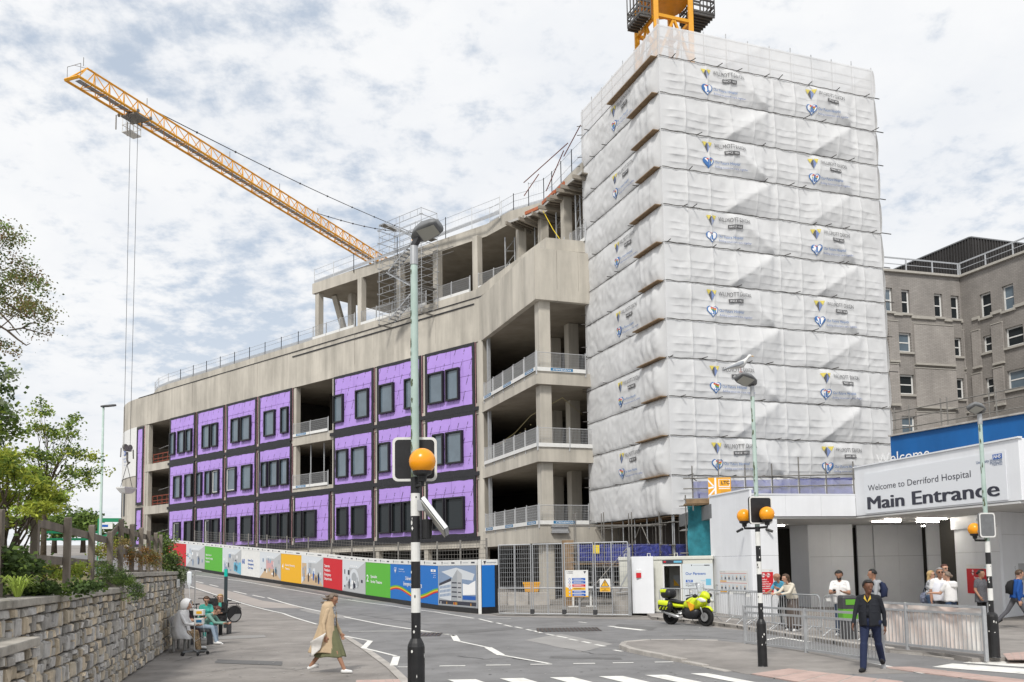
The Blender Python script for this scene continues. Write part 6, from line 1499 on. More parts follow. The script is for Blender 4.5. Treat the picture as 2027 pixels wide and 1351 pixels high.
m=MB();m.loft(sec([(-1.02,.19,.96,1.2),(-.98,.22,.92,1.26),(-.66,.22,.92,1.26),(-.6,.17,.95,1.22)]));tb=mx('top_box',m,plast)
m=MB();m.box(-1.03,-.78,-.228,.228,1.13,1.245);m.box(-1.045,-.9,-.2,.2,1.05,1.2);mx('reflective_panel',m,hv,False,tb,.03)
for s in(-1,1):
    m=MB();m.loft(sec([(-1.02,.06,.56,.8),(-.97,.1,.5,.86),(-.55,.1,.47,.84),(-.45,.07,.52,.78)]))
    for i in range(len(m.v)):m.v[i]=(m.v[i][0],m.v[i][1]+s*.3,m.v[i][2])
    pn_=mx('pannier',m,plast);m=MB();m.loft(sec([(-1.03,.05,.68,.85),(-.97,.1,.66,.875),(-.6,.105,.64,.85),(-.5,.06,.68,.78)]))
    for i in range(len(m.v)):m.v[i]=(m.v[i][0],m.v[i][1]+s*.305,m.v[i][2])
    mx('lid',m,hv,True,pn_)
    m=MB()
    for x in(-.9,-.75,-.62):m.bar((x,s*.405,.55),(x+.06,s*.405,.64),.02,.09,up=(0,1,0))
    mx('reflective_panel',m,hv,False,pn_)
m=MB();m.tube([(-.1,-.2,.28),(-.35,-.24,.32),(-.6,-.25,.40),(-.92,-.25,.5)],[.04,.065,.07,.06],12);mx('exhaust',m,chrome)
m=MB();m.loft(sec([(.48,.05,.5,.6),(.6,.075,.58,.68),(.76,.08,.64,.71),(.95,.07,.6,.68),(1.06,.05,.5,.56)]));mx('front_mudguard',m,hv)
for s in(-1,1):
    m=MB();m.tube([(.76,s*.1,.31),(.56,s*.11,.85)],.028,8);mx('fork',m,chrome)
    m=MB();m.tube([(.5,s*.05,1.05),(.42,s*.3,1.07),(.36,s*.4,1.05)],.016,6);m.tube([(.36,s*.39,1.05),(.3,s*.47,1.04)],.022,8);mx('handlebar',m,plast)
    m=MB();m.loft(sec([(.6,.06,1.0,1.1),(.66,.08,.99,1.13),(.7,.06,1.0,1.1)]))
    for i in range(len(m.v)):m.v[i]=(m.v[i][0],m.v[i][1]+s*.42,m.v[i][2]-.02)
    m.tube([(.64,s*.2,1.0),(.66,s*.36,1.03)],.015,5);mx('mirror',m,plast)
m=MB();m.tube([(-.7,.12,.31),(-.15,.12,.42)],.04,6);m.tube([(-.7,-.12,.31),(-.15,-.12,.42)],.03,6);m.tube([(.0,.15,.3),(.08,.34,.012)],.015,5);mx('swing_arm',m,chrome)
MCY.location=mc;hdg=Vector((.66,-.75,0));MCY.rotation_euler=(0,rad(0),math.atan2(hdg.y,hdg.x))
# ---------------- left side: bench, drip stand, parked bikes, posts ----------------
steelb=mat('brushed_bench_steel',(.33,.33,.32),.45,.4)
bp=gp(332,1294);bd_=az(-15);bx=Vector((bd_.y,-bd_.x,0))
BE=thing('bench','grey steel bench with armrests standing against the stone wall','bench',bp)
def bq(a,b,z):return bp+bd_*a+bx*b+Z(z)
for i in range(3):
    m=MB();o=.58*i
    sp=[(.06,.47),(.2,.43),(.42,.43),(.5,.455)]
    m.add([bq(o+e,b,z+t_) for t_ in(0,.03) for e in(.02,.55) for b,z in sp],[(0,1,5,4),(1,2,6,5),(2,3,7,6),(8,12,13,9),(9,13,14,10),(10,14,15,11),(0,4,12,8),(3,11,15,7),(0,8,9,1),(1,9,10,2),(2,10,11,3),(4,5,13,12),(5,6,14,13),(6,7,15,14)]);m.build('seat',steelb,BE)
    m=MB();m.bar(bq(o+.285,.07,.68),bq(o+.285,-.03,.98) if False else bq(o+.285,.0,.92),.52,.02,up=bx);m.build('backrest',steelb,BE)
    m=MB();m.tube([bq(o,.05,.55),bq(o,.05,.68),bq(o,.45,.68),bq(o,.48,.5)],.016,6);m.build('armrest',steelb,BE)
for a in(.25,1.5):
    for b in(.12,.4):m=MB();m.tube([bq(a,b,0),bq(a,b,.43)],.04,8);m.build('leg',steelb,BE)
m=MB();m.bar(bq(-.05,.26,.4),bq(1.85,.26,.4),.06,.05);m.build('beam',steelb,BE)
c=gp(384,1297);IV=thing('drip_stand','hospital drip stand on wheels with clear bag and white pumps beside the hooded patient','drip stand',c)
m=MB();m.tube([c+Z(.09),c+Z(2.15)],.014,8);m.build('pole',chrome,IV)
m=MB()
for k in range(5):
    a=2*pi*k/5+.3;e=c+Vector((.33*cos(a),.33*sin(a),.09));m.bar(c+Z(.11),e,.04,.035)
m.build('base',midgrey,IV)
for k in range(5):
    a=2*pi*k/5+.3;e=c+Vector((.33*cos(a),.33*sin(a),.045));m=MB();m.lathe([(.045,-.02),(.045,.02)],e,10,(sin(a),-cos(a),0));m.build('wheel',black,IV)
m=MB();m.tube([c+Z(2.12)-Vector((.16,0,0)),c+Z(2.15),c+Z(2.12)+Vector((.16,0,0))],.008,5);m.build('hanger',chrome,IV)
clearp=mat('clear_plastic_bag',(.72,.76,.80),.15);m=MB();p=c+Vector((-.15,0,1.93));m.loft([[p+Vector((x*a,y*a,z)) for x,y in rrect(.06,.02,.015,2)] for a,z in((.3,.2),(1,.17),(1,-.1),(.5,-.16),(.1,-.24))]);m.build('drip_bag',clearp,IV)
for z,l,mt in((1.08,.17,whitep),(.86,.15,whitep)):
    m=MB();p=c+Vector((.13,-.03,z));m.obox(p,(l*.75,0,0),(0,.08,0),(0,0,.075));pu=m.build('pump',mt,IV,bevel=.012);m=MB();m.obox(p+Vector((.02,-.0815,.0)),(.07,0,0),(0,.003,0),(0,0,.035));m.build('display',bluelab if z<1 else yolk,pu)
m=MB();m.tube([c+Vector((-.15,0,1.7)),c+Vector((-.1,-.06,1.35)),c+Vector((.1,-.1,1.0))],.004,4);m.tube([c+Vector((.25,-.09,.85)),c+Vector((.3,-.1,.5)),c+Vector((.05,-.1,.35)),c+Vector((-.2,.1,.6))],.004,4);m.build('tubing',clearp,IV)
c=gp(446,1243);TPt=thing('marker_post','dark slim post with bright teal top beside the seated staff','post',c)
m=MB();ht=at(446,1127,c.y).z-c.z;m.bar(c,c+Z(ht-.28),.1);m.build('shaft',mat('dark_teal_grey',(.03,.045,.05),.5),TPt);m=MB();m.bar(c+Z(ht-.279),c+Z(ht),.105);m.build('cap',flat('bright_teal',(.0,.45,.36)),TPt)
tealp=flat('scooter_teal',(.02,.42,.34))
# hire bicycle, dark, seen from behind
def bike(c,hd,label,frame,basket=None,r=.34):
    t=thing('bicycle',label,'bicycle',c);sv=Vector((-hd.y,hd.x,0));q=lambda a,z,s=0:c+hd*a+Z(z)+sv*s
    for x in(-.54,.54):
        m=MB();m.lathe([(r-.04,-.02),(r,-.016),(r+.006,0),(r,.016),(r-.04,.02),(r-.04,-.02)],q(x,r),26,sv);w=m.build('wheel',tyre,t,smooth=True);m=MB()
        for k in range(9):a=pi*k/9;m.tube([q(x+(r-.03)*cos(a),r+(r-.03)*sin(a)),q(x-(r-.03)*cos(a),r-(r-.03)*sin(a))],.003,3,False)
        m.lathe([(r-.045,-.012),(r-.045,.012)],q(x,r),24,sv);m.build('spokes',chrome,w)
        m=MB();m.loft([[q(x+(r+.03)*cos(a),r+(r+.03)*sin(a),s) for s in(-.03,.03)]+[q(x+(r+.035)*cos(a),r+(r+.035)*sin(a),s) for s in(.03,-.03)] for a in[rad(20+130*k/10) for k in range(11)]]);m.build('mudguard',plast,t)
    m=MB()
    for e in(-.035,.035):m.poly([q(-.54,r,e)]+[q(-.54+.33*cos(rad(a)),r+.33*sin(rad(a)),e) for a in range(-40,181,20)])
    m.build('wheel_cover',plast,t)
    m=MB();m.tube([q(-.54,r),q(-.15,.32),q(-.22,.75)],.02,6);m.tube([q(-.15,.32),q(.36,.85)],.03,6);m.tube([q(-.54,r),q(-.2,.62)],.015,6);m.tube([q(.54,r),q(.36,.95),q(.34,1.05)],.022,6);m.build('frame',frame,t)
    m=MB();m.loft([[q(-.22+a,.88+z,s) for s,z in((-w,0),(w,0),(w*.7,.05),(-w*.7,.05))] for a,w in((-.14,.09),(0,.07),(.14,.03))]);m.tube([q(-.22,.72),q(-.22,.88)],.015,6);m.build('saddle',plast,t)
    m=MB();m.tube([q(.2,1.1,.28),q(.32,1.1,.2),q(.34,1.06,0),q(.32,1.1,-.2),q(.2,1.1,-.28)],.014,6);m.build('handlebar',plast,t)
    m=MB();m.bar(q(-.8,.78),q(-.3,.78),.14,.03,);m.tube([q(-.54,r,.06),q(-.7,.76,.06)],.01,5);m.tube([q(-.54,r,-.06),q(-.7,.76,-.06)],.01,5);m.build('carrier',plast,t)
    if basket:
        m=MB();b=q(.62,.95);m.loft([[b+hd*(x*a)+sv*(y*a)+Z(z) for x,y in rrect(.17,.22,.04,2)] for a,z in((.8,-.14),(1,.12),(1.03,.14))]);m.build('basket',basket,t)
    return t
bike(gp(441,1234),Vector((-.62,-.78,0)).normalized(),'dark hire bicycle with white rear rim behind the woman in black cardigan',plast)
bike(gp(392,1248)+Vector((-.3,1.1,0)),Vector((.35,.94,0)).normalized(),'teal hire bicycle with slanting frame leaning by the wall end',tealp,darkgrey)
# small notice boards fixed to the far end of the wall are built with the wall
# ---------------- stone wall, fence and planting on the left ----------------
WAp,WBp=gp(235,1351),gp(330,1285);wdr=(WBp-WAp).normalized()
WL=[WAp-wdr*11.5,WAp,WBp,Vector((*at(361,1180,33.2)[:2],0)),Vector((*at(352,1180,36.5)[:2],0)),Vector((-17.5,39.5,0))]
wacc=[0]
for a,b in zip(WL,WL[1:]):wacc.append(wacc[-1]+(b-a).length)
def wl(s):
    for i in range(len(WL)-1):
        if s<=wacc[i+1] or i==len(WL)-2:
            d=(WL[i+1]-WL[i]).normalized();return WL[i]+d*(s-wacc[i]),d,Vector((d.y,-d.x,0))
SW=thing('stone_wall','curving retaining wall of rough grey and tan stones with concrete coping on the left','wall',WAp)
S_STEP=next(k*.05 for k in range(700) if pxof(wl(k*.05)[0]+Z(2))>247 and k*.05>5)
S_LED=next(k*.05 for k in range(700) if pxof(wl(k*.05)[0]+wl(k*.05)[2]*.42+Z(1.4))>68)
S_END=wacc[-1]-.2
wtop=lambda s:1.74 if s<S_STEP else 2.03
stm=[mat('stone_%d'%i,c,.85,var=.3,scale=6,bump=.9,bscale=14,island=.4,detail=8) for i,c in enumerate(((.40,.38,.345),(.48,.42,.33),(.31,.295,.275),(.54,.455,.34),(.44,.425,.405)))]
mortar=mat('dark_mortar',(.09,.08,.068),.95,var=.3,scale=8)
m=MB();N_=60
for k in range(N_):
    s0,s1=S_END*k/N_,S_END*(k+1)/N_;(a,_,n0),(b,_,n1)=wl(s0),wl(s1);t=wtop((s0+s1)/2)
    m.add([a-n0*.02,b-n1*.02,b-n1*.02+Z(t),a-n0*.02+Z(t),a-n0*.5,b-n1*.5,b-n1*.5+Z(t),a-n0*.5+Z(t)],[(0,1,2,3),(3,2,6,7),(5,4,7,6),(1,5,6,2),(4,0,3,7)])
m.build('mortar_core',mortar,SW)
m=MB();(a,d,n)=wl(S_LED);m.obox(a-d*3.5+n*.2+Z(.67),d*3.5,n*.19,Z(.67));m.build('mortar_core',mortar,SW)
rs=random.Random(11);stones=[]
def stone(s,z,w,h,off=0):
    c,d,n=wl(s);jx=lambda:rs.uniform(-.14,.14);gp_=.012;dp=rs.uniform(.03,.085)
    q=[];
    for sx_,sz in((-1,-1),(1,-1),(1,1),(-1,1)):q.append((sx_*(w/2-gp_)*(1+jx()*.6),sz*(h/2-gp_)*(1+jx()*.6)))
    # six-sided outline: corners plus jittered side points
    o=[q[0],((q[0][0]+q[1][0])/2+jx()*w*.4,q[0][1]*1.03),q[1],q[2],((q[2][0]+q[3][0])/2+jx()*w*.4,q[2][1]*1.03),q[3]]
    P=[c+d*x+Z(z+zz)+n*(off-.02) for x,zz in o]+[c+d*x*.97+Z(z+zz*.97)+n*(off+dp*.6) for x,zz in o]+[c+d*(x*.78+jx()*.02)+Z(z+zz*.78)+n*(off+dp+rs.uniform(-.012,.012)) for x,zz in o]
    f=[(i,(i+1)%6,(i+1)%6+6,i+6) for i in range(6)]+[(i+6,(i+1)%6+6,(i+1)%6+12,i+12) for i in range(6)]+[tuple(range(12,18))]
    dist=c.length;stones.append((dist/(w*h)**.5 if pxof(c+Z(1))>-30 else 1e9,P,f))
def course(s0,s1,z0,ztop,off=0):
    z=z0
    while z<ztop(s0)-.03:
        h=rs.uniform(.13,.27)
        s=s0
        while s<s1:
            w=rs.choice((.09,.12,.14,.17,.2,.26))*rs.uniform(.85,1.2);t=ztop(s)
            hh=min(h*rs.uniform(.92,1.05),t-z)
            if hh>.05:
                if w>.17 and rs.random()<.45 and hh>.14:stone(s+w/2,z+hh*.26,w,hh*.5,off);stone(s+w/2,z+hh*.76,w,hh*.5,off)
                else:stone(s+w/2,z+hh/2+rs.uniform(-.015,.015),w,hh,off)
            s+=w
        z+=h
course(max(0,S_LED-7),S_LED,.02,lambda s:1.34,.39);course(max(0,S_LED-7),S_LED,1.46,lambda s:1.74);course(S_LED,S_STEP,.02,lambda s:1.74);course(S_STEP,S_END,.02,lambda s:2.03)
stones.sort(key=lambda q:q[0])
for i,(dst,P,f) in enumerate(stones[:296]):
    m=MB();m.add(P,f);m.build('stone',rs.choice(stm),SW)
m=MB()
for dst,P,f in stones[296:]:m.k=rs.randrange(5);m.add(P,f)
m.build('stone_facing',stm,SW,kind='stuff')
cop=mat('weathered_coping',(.36,.335,.295),.9,var=.3,scale=3,bump=.6,bscale=22,detail=9)
def coping(s0,s1,z,L_=1.25,off=0,w=.55,fr=.09):
    s=s0
    while s<s1-.05:
        e=min(s1,s+L_*rs.uniform(.85,1.15));(a,d,n),(b,_,n2)=wl(s+.006),wl(e-.006);m=MB();zz=z+rs.uniform(-.006,.006)
        P=[p+q*o+Z(h) for h in(zz,zz+.1) for p,q in((a,n),(b,n2)) for o in(fr+off,fr-w+off)]
        m.add(P,[(0,1,3,2),(4,6,7,5),(0,2,6,4),(1,5,7,3),(0,4,5,1),(2,3,7,6)]);m.build('coping_stone',cop,SW,bevel=.014);s=e
coping(0,S_STEP+.1,1.742);coping(S_STEP-.12,S_END,2.032,1.1);coping(max(0,S_LED-7),S_LED+.05,1.342,1.6,.38,.5)
# two notices at the far end of the wall
for px0,px1,y0,y1,lb,mt in((341,347,1147,1163,'small white notice fixed near the far end of the stone wall',whitep),):
    board_on('wall_plaque',lb,'notice',px0,px1,y0,y1,WBp,(WL[3]-WL[2]).normalized(),lambda R,P,T,C:[R(8,.15,.85,.2+.12*i,.25+.12*i) for i in range(5)],PM,e=.13)
# planted bank behind the wall
bankm=mat('dry_earth_and_grass',(.17,.125,.075),.95,var=.45,scale=1.3,bump=1.2,bscale=9,col2=(.20,.19,.07),detail=9)
def bz(b):return 1.7+1.5*ss(0,11,b)
def bank(s,b):
    c,d,n=wl(min(s,S_END));p=c-n*b+(d*(s-S_END) if s>S_END else Vector((0,0,0)));p.z=bz(b)+.12*noise.noise(Vector((p.x*.5,p.y*.5,1)))*min(1,b)+.1*noise.noise(Vector((p.x*1.7,p.y*1.7,4)))*min(1,b)
    if s>S_STEP:p.z+=.27*(1-ss(0,3,b))
    return p
m=MB();m.grid(lambda u,v:bank(S_END*u-.0,.3+26*v**1.6),70,34);m.build('planted_bank',bankm,smooth=True,kind='structure')
# fence
FN=thing('post_and_rail_fence','weathered post and rail timber fence standing on the bank above the stone wall','fence',wl(8)[0])
def s_at(px,z=2.2,b=.42):
    best=min(((abs(pxof(wl(k*.05)[0]-wl(k*.05)[2]*b+Z(z))-px)+ (0 if k*.05>2 else 999),k*.05) for k in range(int(S_END/.05)-60)),key=lambda q:q[0]);return best[1]
ps=[];tops=[(-75,995),(0,1000),(67,1005),(132,1026),(180,1041),(217,1053),(238,1029),(260,1039),(278,1046),(293,1051),(307,1056),(317,1060)]
fp_=[]
s0f=s_at(67)
for px,ty in tops:
    s=s_at(px) if px>60 else s0f-1.75*(2 if px<-50 else 1)
    c,d,n=wl(s);p=c-n*.42;zt_=at(px,ty,p.y).z;base=1.62 if px<230 else 1.95
    if px<60:zt_=fp_[0][1] if fp_ else 2.95
    fp_.append((p,zt_,base,d))
for p,zt_,base,d in fp_:
    m=MB();n=Vector((d.y,-d.x,0));m.loft([[p+d*x+n*y+Z(z) for x,y in((-.07,-.05),(.07,-.05),(.07,.05),(-.07,.05))] for z in(base,zt_-.03)]+[[p+d*x*.9+n*y+Z(zt_+.02*(x>0)) for x,y in((-.07,-.05),(.07,-.05),(.07,.05),(-.07,.05))]]);m.build('post',timber,FN,bevel=.006)
for (a,za,ba,d),(b,zb,bb,_) in zip(fp_,fp_[1:]):
    for fr in(.13,.5,.87):
        n=Vector((d.y,-d.x,0))
        p=a-n*.07+Z(ba+(za-ba)*fr);q=b-n*.07+Z(bb+(zb-bb)*fr);m=MB();m.bar(p-d*.04,q+d*.04,.035,.13);m.build('rail',timber,FN)
# foliage helpers
def leafmat(n,c,v=.25):
    m=mat(n,c,.6,var=v,scale=1.6,island=.35,spec=.25);t=m.node_tree;b=t.nodes['Principled BSDF'];o=t.nodes['Material Output'];tr=t.nodes.new('ShaderNodeBsdfTranslucent');tr.inputs[0].default_value=(*[min(1,x*1.3) for x in c],1);mi=t.nodes.new('ShaderNodeMixShader');mi.inputs[0].default_value=.3
    t.links.new(b.outputs[0],mi.inputs[1]);t.links.new(tr.outputs[0],mi.inputs[2]);t.links.new(mi.outputs[0],o.inputs[0]);return m
G1=leafmat('leaf_mid_green',(.16,.235,.055));G2=leafmat('leaf_bright_green',(.29,.38,.07));G3=leafmat('leaf_dark_green',(.065,.105,.032));G4=leafmat('leaf_olive',(.185,.175,.065));G5=leafmat('leaf_rust',(.20,.13,.055));G6=leafmat('leaf_grey_green',(.24,.28,.17));G7=leafmat('leaf_yellow_green',(.36,.40,.06));G8=leafmat('leaf_dry_orange',(.27,.13,.035));G9=leafmat('leaf_straw',(.32,.24,.10))
bark=mat('bark',(.09,.07,.052),.95,var=.3,scale=8,bump=.8,bscale=20)
rl=random.Random(21)
def leaf(m,p,L_,w,up=.4):
    d=Vector((rl.gauss(0,1),rl.gauss(0,1),rl.gauss(0,.7)));d=d.normalized() if d.length>.01 else Vector((1,0,0));n=Vector((rl.gauss(0,1),rl.gauss(0,1),rl.gauss(up,1)));s=d.cross(n)
    if s.length<.01:return
    s.normalize();L_*=rl.uniform(.7,1.3);t=s.cross(d)*.12*L_
    m.add([p,p+d*L_*.5+s*w*L_,p+d*L_,p+d*L_*.5-s*w*L_],[(0,1,2),(0,2,3)])
def plant(name,label,cat,base,clumps,nl,L_,w,mats,branch=None,group=None,trunk=None,wts=None,spread=.14,twig=0):
    t=thing(name,label,cat,base,group);m=MB()
    for c,r in clumps:
        m.k=rl.choices(range(len(mats)),wts)[0]
        for i in range(nl):
            p=Vector(c)+Vector((rl.gauss(0,1)*r,rl.gauss(0,1)*r,rl.gauss(0,1)*r*.75))
            if rl.random()<.2:
                k0=m.k;m.k=rl.randrange(len(mats));leaf(m,p,L_,w);m.k=k0
            else:leaf(m,p,L_,w)
    m.build('crown' if trunk else 'foliage',mats,t)
    if trunk:
        m=MB();m.tube(trunk[0],trunk[1],8);m.build('trunk',bark,t,smooth=True)
    if branch:
        m=MB()
        for pts,r0,r1 in branch:m.tube(pts,[r0+(r1-r0)*i/(len(pts)-1) for i in range(len(pts))],5,False)
        m.build('branch',bark,t,kind='stuff')
    return t
def blob(c,rad_,n,cr,shell=.5):
    o=[]
    for i in range(n):
        v=Vector((rl.gauss(0,1),rl.gauss(0,1),rl.gauss(0,1))).normalized()*(rl.uniform(shell,1));o.append((Vector(c)+Vector((v.x*rad_[0],v.y*rad_[1],v.z*rad_[2])),cr*rl.uniform(.6,1.3)))
    return o
def limbs(frm,cl,k,r0,r1=.008):
    o=[]
    for c,r in rl.sample(cl,min(k,len(cl))):
        mid=frm.lerp(c,.5)+Vector((rl.gauss(0,.12),rl.gauss(0,.12),rl.gauss(.1,.1)));o.append(([frm,frm.lerp(mid,.5)+Vector((0,0,.05)),mid,mid.lerp(c,.5)+Vector((rl.gauss(0,.06),0,rl.gauss(0,.06))),c],r0,r1))
    return o
P_=lambda px,py,Y:at(px,py,Y)
# tall tree reaching in from the left edge
cl=[]
for px,py,rx,rz_,n in((-20,465,.45,.22,14),(10,455,.18,.15,6),(-30,545,.9,.35,26),(30,535,.38,.22,14),(55,560,.2,.13,7),(-40,610,.9,.3,22),(20,605,.45,.16,14),(65,612,.28,.09,9),(88,618,.08,.06,4),(5,565,.4,.15,8),(-40,680,.5,.2,10),(5,685,.12,.06,3),(50,640,.15,.05,3)):cl+=blob(P_(px,py,16+rl.uniform(-.6,.6)),(rx,.7,rz_),n,.10)
tb=Vector((-12.2,16.8,2.4));fk=Vector((-11.6,16.5,5.2));br=limbs(fk,cl,12,.035,.005)
for pts in([(-10,640),(15,655),(45,650),(75,658),(95,665)],[(15,655),(35,672),(52,684),(60,680)],[(-5,615),(20,640),(40,665)],[(45,650),(60,640),(80,640)],[(10,600),(45,620),(68,634)]):br.append(([P_(a,b,16) for a,b in pts],.022,.006))
plant('tall_tree','tall rust and olive leaved tree reaching in at the upper left edge','tree',tb,cl,62,.046,.36,[G4,G5,G1,G3],br,trunk=([tb-Z(.3),tb+Z(1.5)+Vector((.1,0,0)),fk,fk+Vector((.3,-.1,1.6)),fk+Vector((.6,-.2,3))],[.26,.2,.17,.12,.05]),wts=[5,2,3,2])
# pale green evergreen below it
cl=[]
for px,py,rx,rz_,n in((-50,740,.4,.2,12),(-12,725,.16,.12,7),(-50,800,.45,.22,12),(-5,770,.13,.1,6),(-12,820,.2,.15,9),(-45,860,.4,.2,12),(10,850,.1,.07,4),(0,800,.1,.08,4),(-40,910,.4,.2,8),(-12,890,.15,.1,4)):cl+=blob(P_(px,py,13+rl.uniform(-.4,.4)),(rx,.5,rz_),n,.085)
tb=Vector((-8.6,13.3,2.2));plant('evergreen_tree','pale grey green evergreen tree at the left edge below the tall tree','tree',tb,cl,46,.06,.42,[G6,G1,G3,G2],limbs(tb+Z(1.8),cl,30,.05),trunk=([tb-Z(.4),tb+Z(1),tb+Z(2.6)],[.14,.11,.05]),wts=[5,3,3,1])
# small open tree above the fence
cl=[]
for px,py,rx,rz_,n in((85,820,.2,.14,8),(72,850,.28,.16,10),(110,860,.3,.16,14),(140,850,.2,.16,8),(142,826,.06,.1,4),(100,900,.5,.16,18),(150,895,.3,.15,12),(180,905,.18,.1,7),(120,935,.5,.12,14),(165,938,.28,.09,9),(70,905,.3,.2,12),(60,945,.3,.15,10),(178,958,.1,.06,4),(85,800,.05,.06,3),(190,930,.1,.05,3),(150,965,.1,.05,3)):cl+=blob(P_(px,py,20+rl.uniform(-.5,.5)),(rx,.6,rz_),n,.075,.3)
tb=Vector((-10.6,20.4,2.3));fk=P_(88,990,20.3);plant('young_tree','small open tree with bright green leaves behind the timber fence','tree',tb,cl,30,.062,.38,[G1,G2,G7,G3],limbs(fk,cl,36,.016,.003),trunk=([tb-Z(.4),tb.lerp(fk,.5),fk,P_(95,940,20.2)],[.08,.06,.05,.025]),wts=[4,4,2,2])
# feathery bright shrub at the left edge
cl=[];br=[]
for px,py,rx,rz_,n in((-15,930,.4,.15,20),(25,935,.3,.12,16),(60,960,.3,.1,14),(95,985,.25,.08,12),(20,985,.45,.14,20),(70,1010,.3,.1,12),(-5,1030,.4,.12,16),(25,905,.15,.08,6),(110,1000,.1,.05,5)):cl+=blob(P_(px,py,12.3+rl.uniform(-.4,.4)),(rx,.4,rz_),n,.05)
plant('feathery_shrub','large feathery yellow green shrub spilling over the timber fence','shrub',Vector((-7,12.3,1.8)),cl,58,.075,.18,[G2,G7,G1],limbs(Vector((-7,12.3,2.0)),cl,26,.025,.005),wts=[4,4,2])
cl=[]
for px,py,rx,rz_,n in((-5,1115,.3,.12,7),(35,1105,.15,.1,4),(-20,1140,.3,.12,6),(30,1130,.3,.1,6)):cl+=blob(P_(px,py,11.8),(rx,.4,rz_),n,.08)
plant('dark_shrub','dark green shrub in the shade below the feathery shrub','shrub',Vector((-6.8,11.8,1.7)),cl,60,.09,.3,[G3,G1],wts=[4,1])
# low plants on the bank
def low(name,label,lst,Y,mats,nl,L_,w,cr,cat='shrub',wts=None):
    cl=[]
    for px,py,rx,rz_,n in lst:cl+=blob(P_(px,py,Y),(rx,.35,rz_),n,cr)
    c=P_(lst[0][0],lst[0][1],Y);c.z=1.8;return plant(name,label,cat,c,cl,nl,L_,w,mats,wts=wts)
low('low_shrub','yellow green low shrub between the nearer fence posts',((90,1125,.22,.09,14),(120,1135,.25,.08,12),(150,1128,.2,.09,10)),15.6,[G2,G7,G4],60,.05,.3,.06)
low('ground_cover','dark leafy ground cover behind the near coping',((40,1168,.4,.05,12),(100,1166,.4,.05,14),(150,1163,.3,.05,10)),12.6,[G1,G3],55,.06,.4,.055)
low('juniper_shrub','spreading dark juniper shrub hanging over the coping where the wall steps',((200,1125,.2,.14,16),(225,1140,.3,.17,26),(250,1150,.22,.12,14),(265,1168,.12,.1,8),(268,1180,.06,.09,6)),17.4,[G3,G1],80,.035,.22,.055)
low('rust_shrub','dry rust coloured shrub behind the further fence posts',((245,1098,.35,.16,16),(275,1100,.35,.17,16),(300,1110,.25,.14,12),(225,1085,.25,.15,8)),21.5,[G8,G9,G5,G4],55,.05,.3,.08)
low('ivy_shrub','tall grey green ivy shrub at the far end of the stone wall',((318,1080,.3,.38,30),(335,1110,.35,.3,28),(350,1130,.2,.16,14),(360,1142,.12,.12,8),(305,1105,.3,.25,14)),29,[G6,G3,G1],60,.07,.4,.11)
low('golden_shrub','small golden flowering shrub behind the middle fence posts',((200,1090,.25,.15,12),(235,1075,.15,.12,6)),19.5,[G7,G9,G4],50,.05,.3,.07)
# grass tuft with blades
t=thing('grass_tuft','tuft of long bright green strap leaves by the near coping','plant',P_(35,1168,10.2));m=MB();c=OFF[t.name]
for i in range(60):
    a=rl.uniform(0,2*pi);l=rl.uniform(.15,.34);d=Vector((cos(a),sin(a)*.7,0));s=Vector((-d.y,d.x,0))*.009;b=c+d*.03-Z(.08)
    pts=[b,b+d*l*.25+Z(l*.6),b+d*l*.6+Z(l*.8),b+d*l*.95+Z(l*.6)]
    m.add([pts[0]-s,pts[0]+s,pts[1]-s,pts[1]+s,pts[2]-s*.8,pts[2]+s*.8,pts[3]],[(0,1,3,2),(2,3,5,4),(4,5,6)])
m.build('blade',G2,t,kind='stuff')
# far trees beyond the road on the left
for i,(px,py,rx,rz_,Y) in enumerate(((135,1030,2.0,.7,58),(165,1028,1.6,.6,62),(108,1036,1.6,.5,60),(232,1052,.9,.5,64))):
    cl=blob(P_(px,py+8,Y),(rx,1.2,rz_),34,.28);b=P_(px,1060,Y);plant('distant_tree',['rounded dark green tree beyond the bank, middle of three','dark green tree beyond the bank nearest the lamp post','dark green tree beyond the bank, furthest left of three','small dark tree between the green frame and the concrete building'][i],'tree',b,cl,60,.22,.4,[G3,G1],trunk=([b-Z(1.2),b+Z(.8)],[.2,.1]))
# green site frame beyond the fence
c=at(217,1060,47);gf=thing('scaffold_gantry','green steel site frame with white board beyond the timber fence','gantry',c)
greenst=flat('site_green',(.01,.22,.10))
for px in(196,240):
    p=at(px,1060,47);m=MB();m.bar(p-Z(2.2),p+Z(.85),.12);m.build('post',greenst,gf)
m=MB();p,q=at(196,1030,47),at(240,1030,47);m.bar(p,q,.1,.2);m.bar(p-Z(.9),q-Z(.6),.1,.1);m.build('beam',greenst,gf)
m=MB();m.bar(p.lerp(q,.05)-Z(.3),p.lerp(q,.62)-Z(.3),.04,.32);wb_=m.build('board',whitep,gf)
m=MB()
for k in range(3):r=p.lerp(q,.2+.09*k)-Z(.3)-Vector((0,.025,0));m.obox(r,(.05,0,0),(0,.002,0),Z(.06))
m.build('emblem',nhsblue,wb_)
m=MB();a,b=at(88,1058,44),at(192,1058,46)
for h in(-.25,.1):m.bar(a+Z(h),b+Z(h),.08,.12)
gr=thing('green_rail','low green site rail across the top of the bank','rail',a);m.build('rail',greenst,gr)
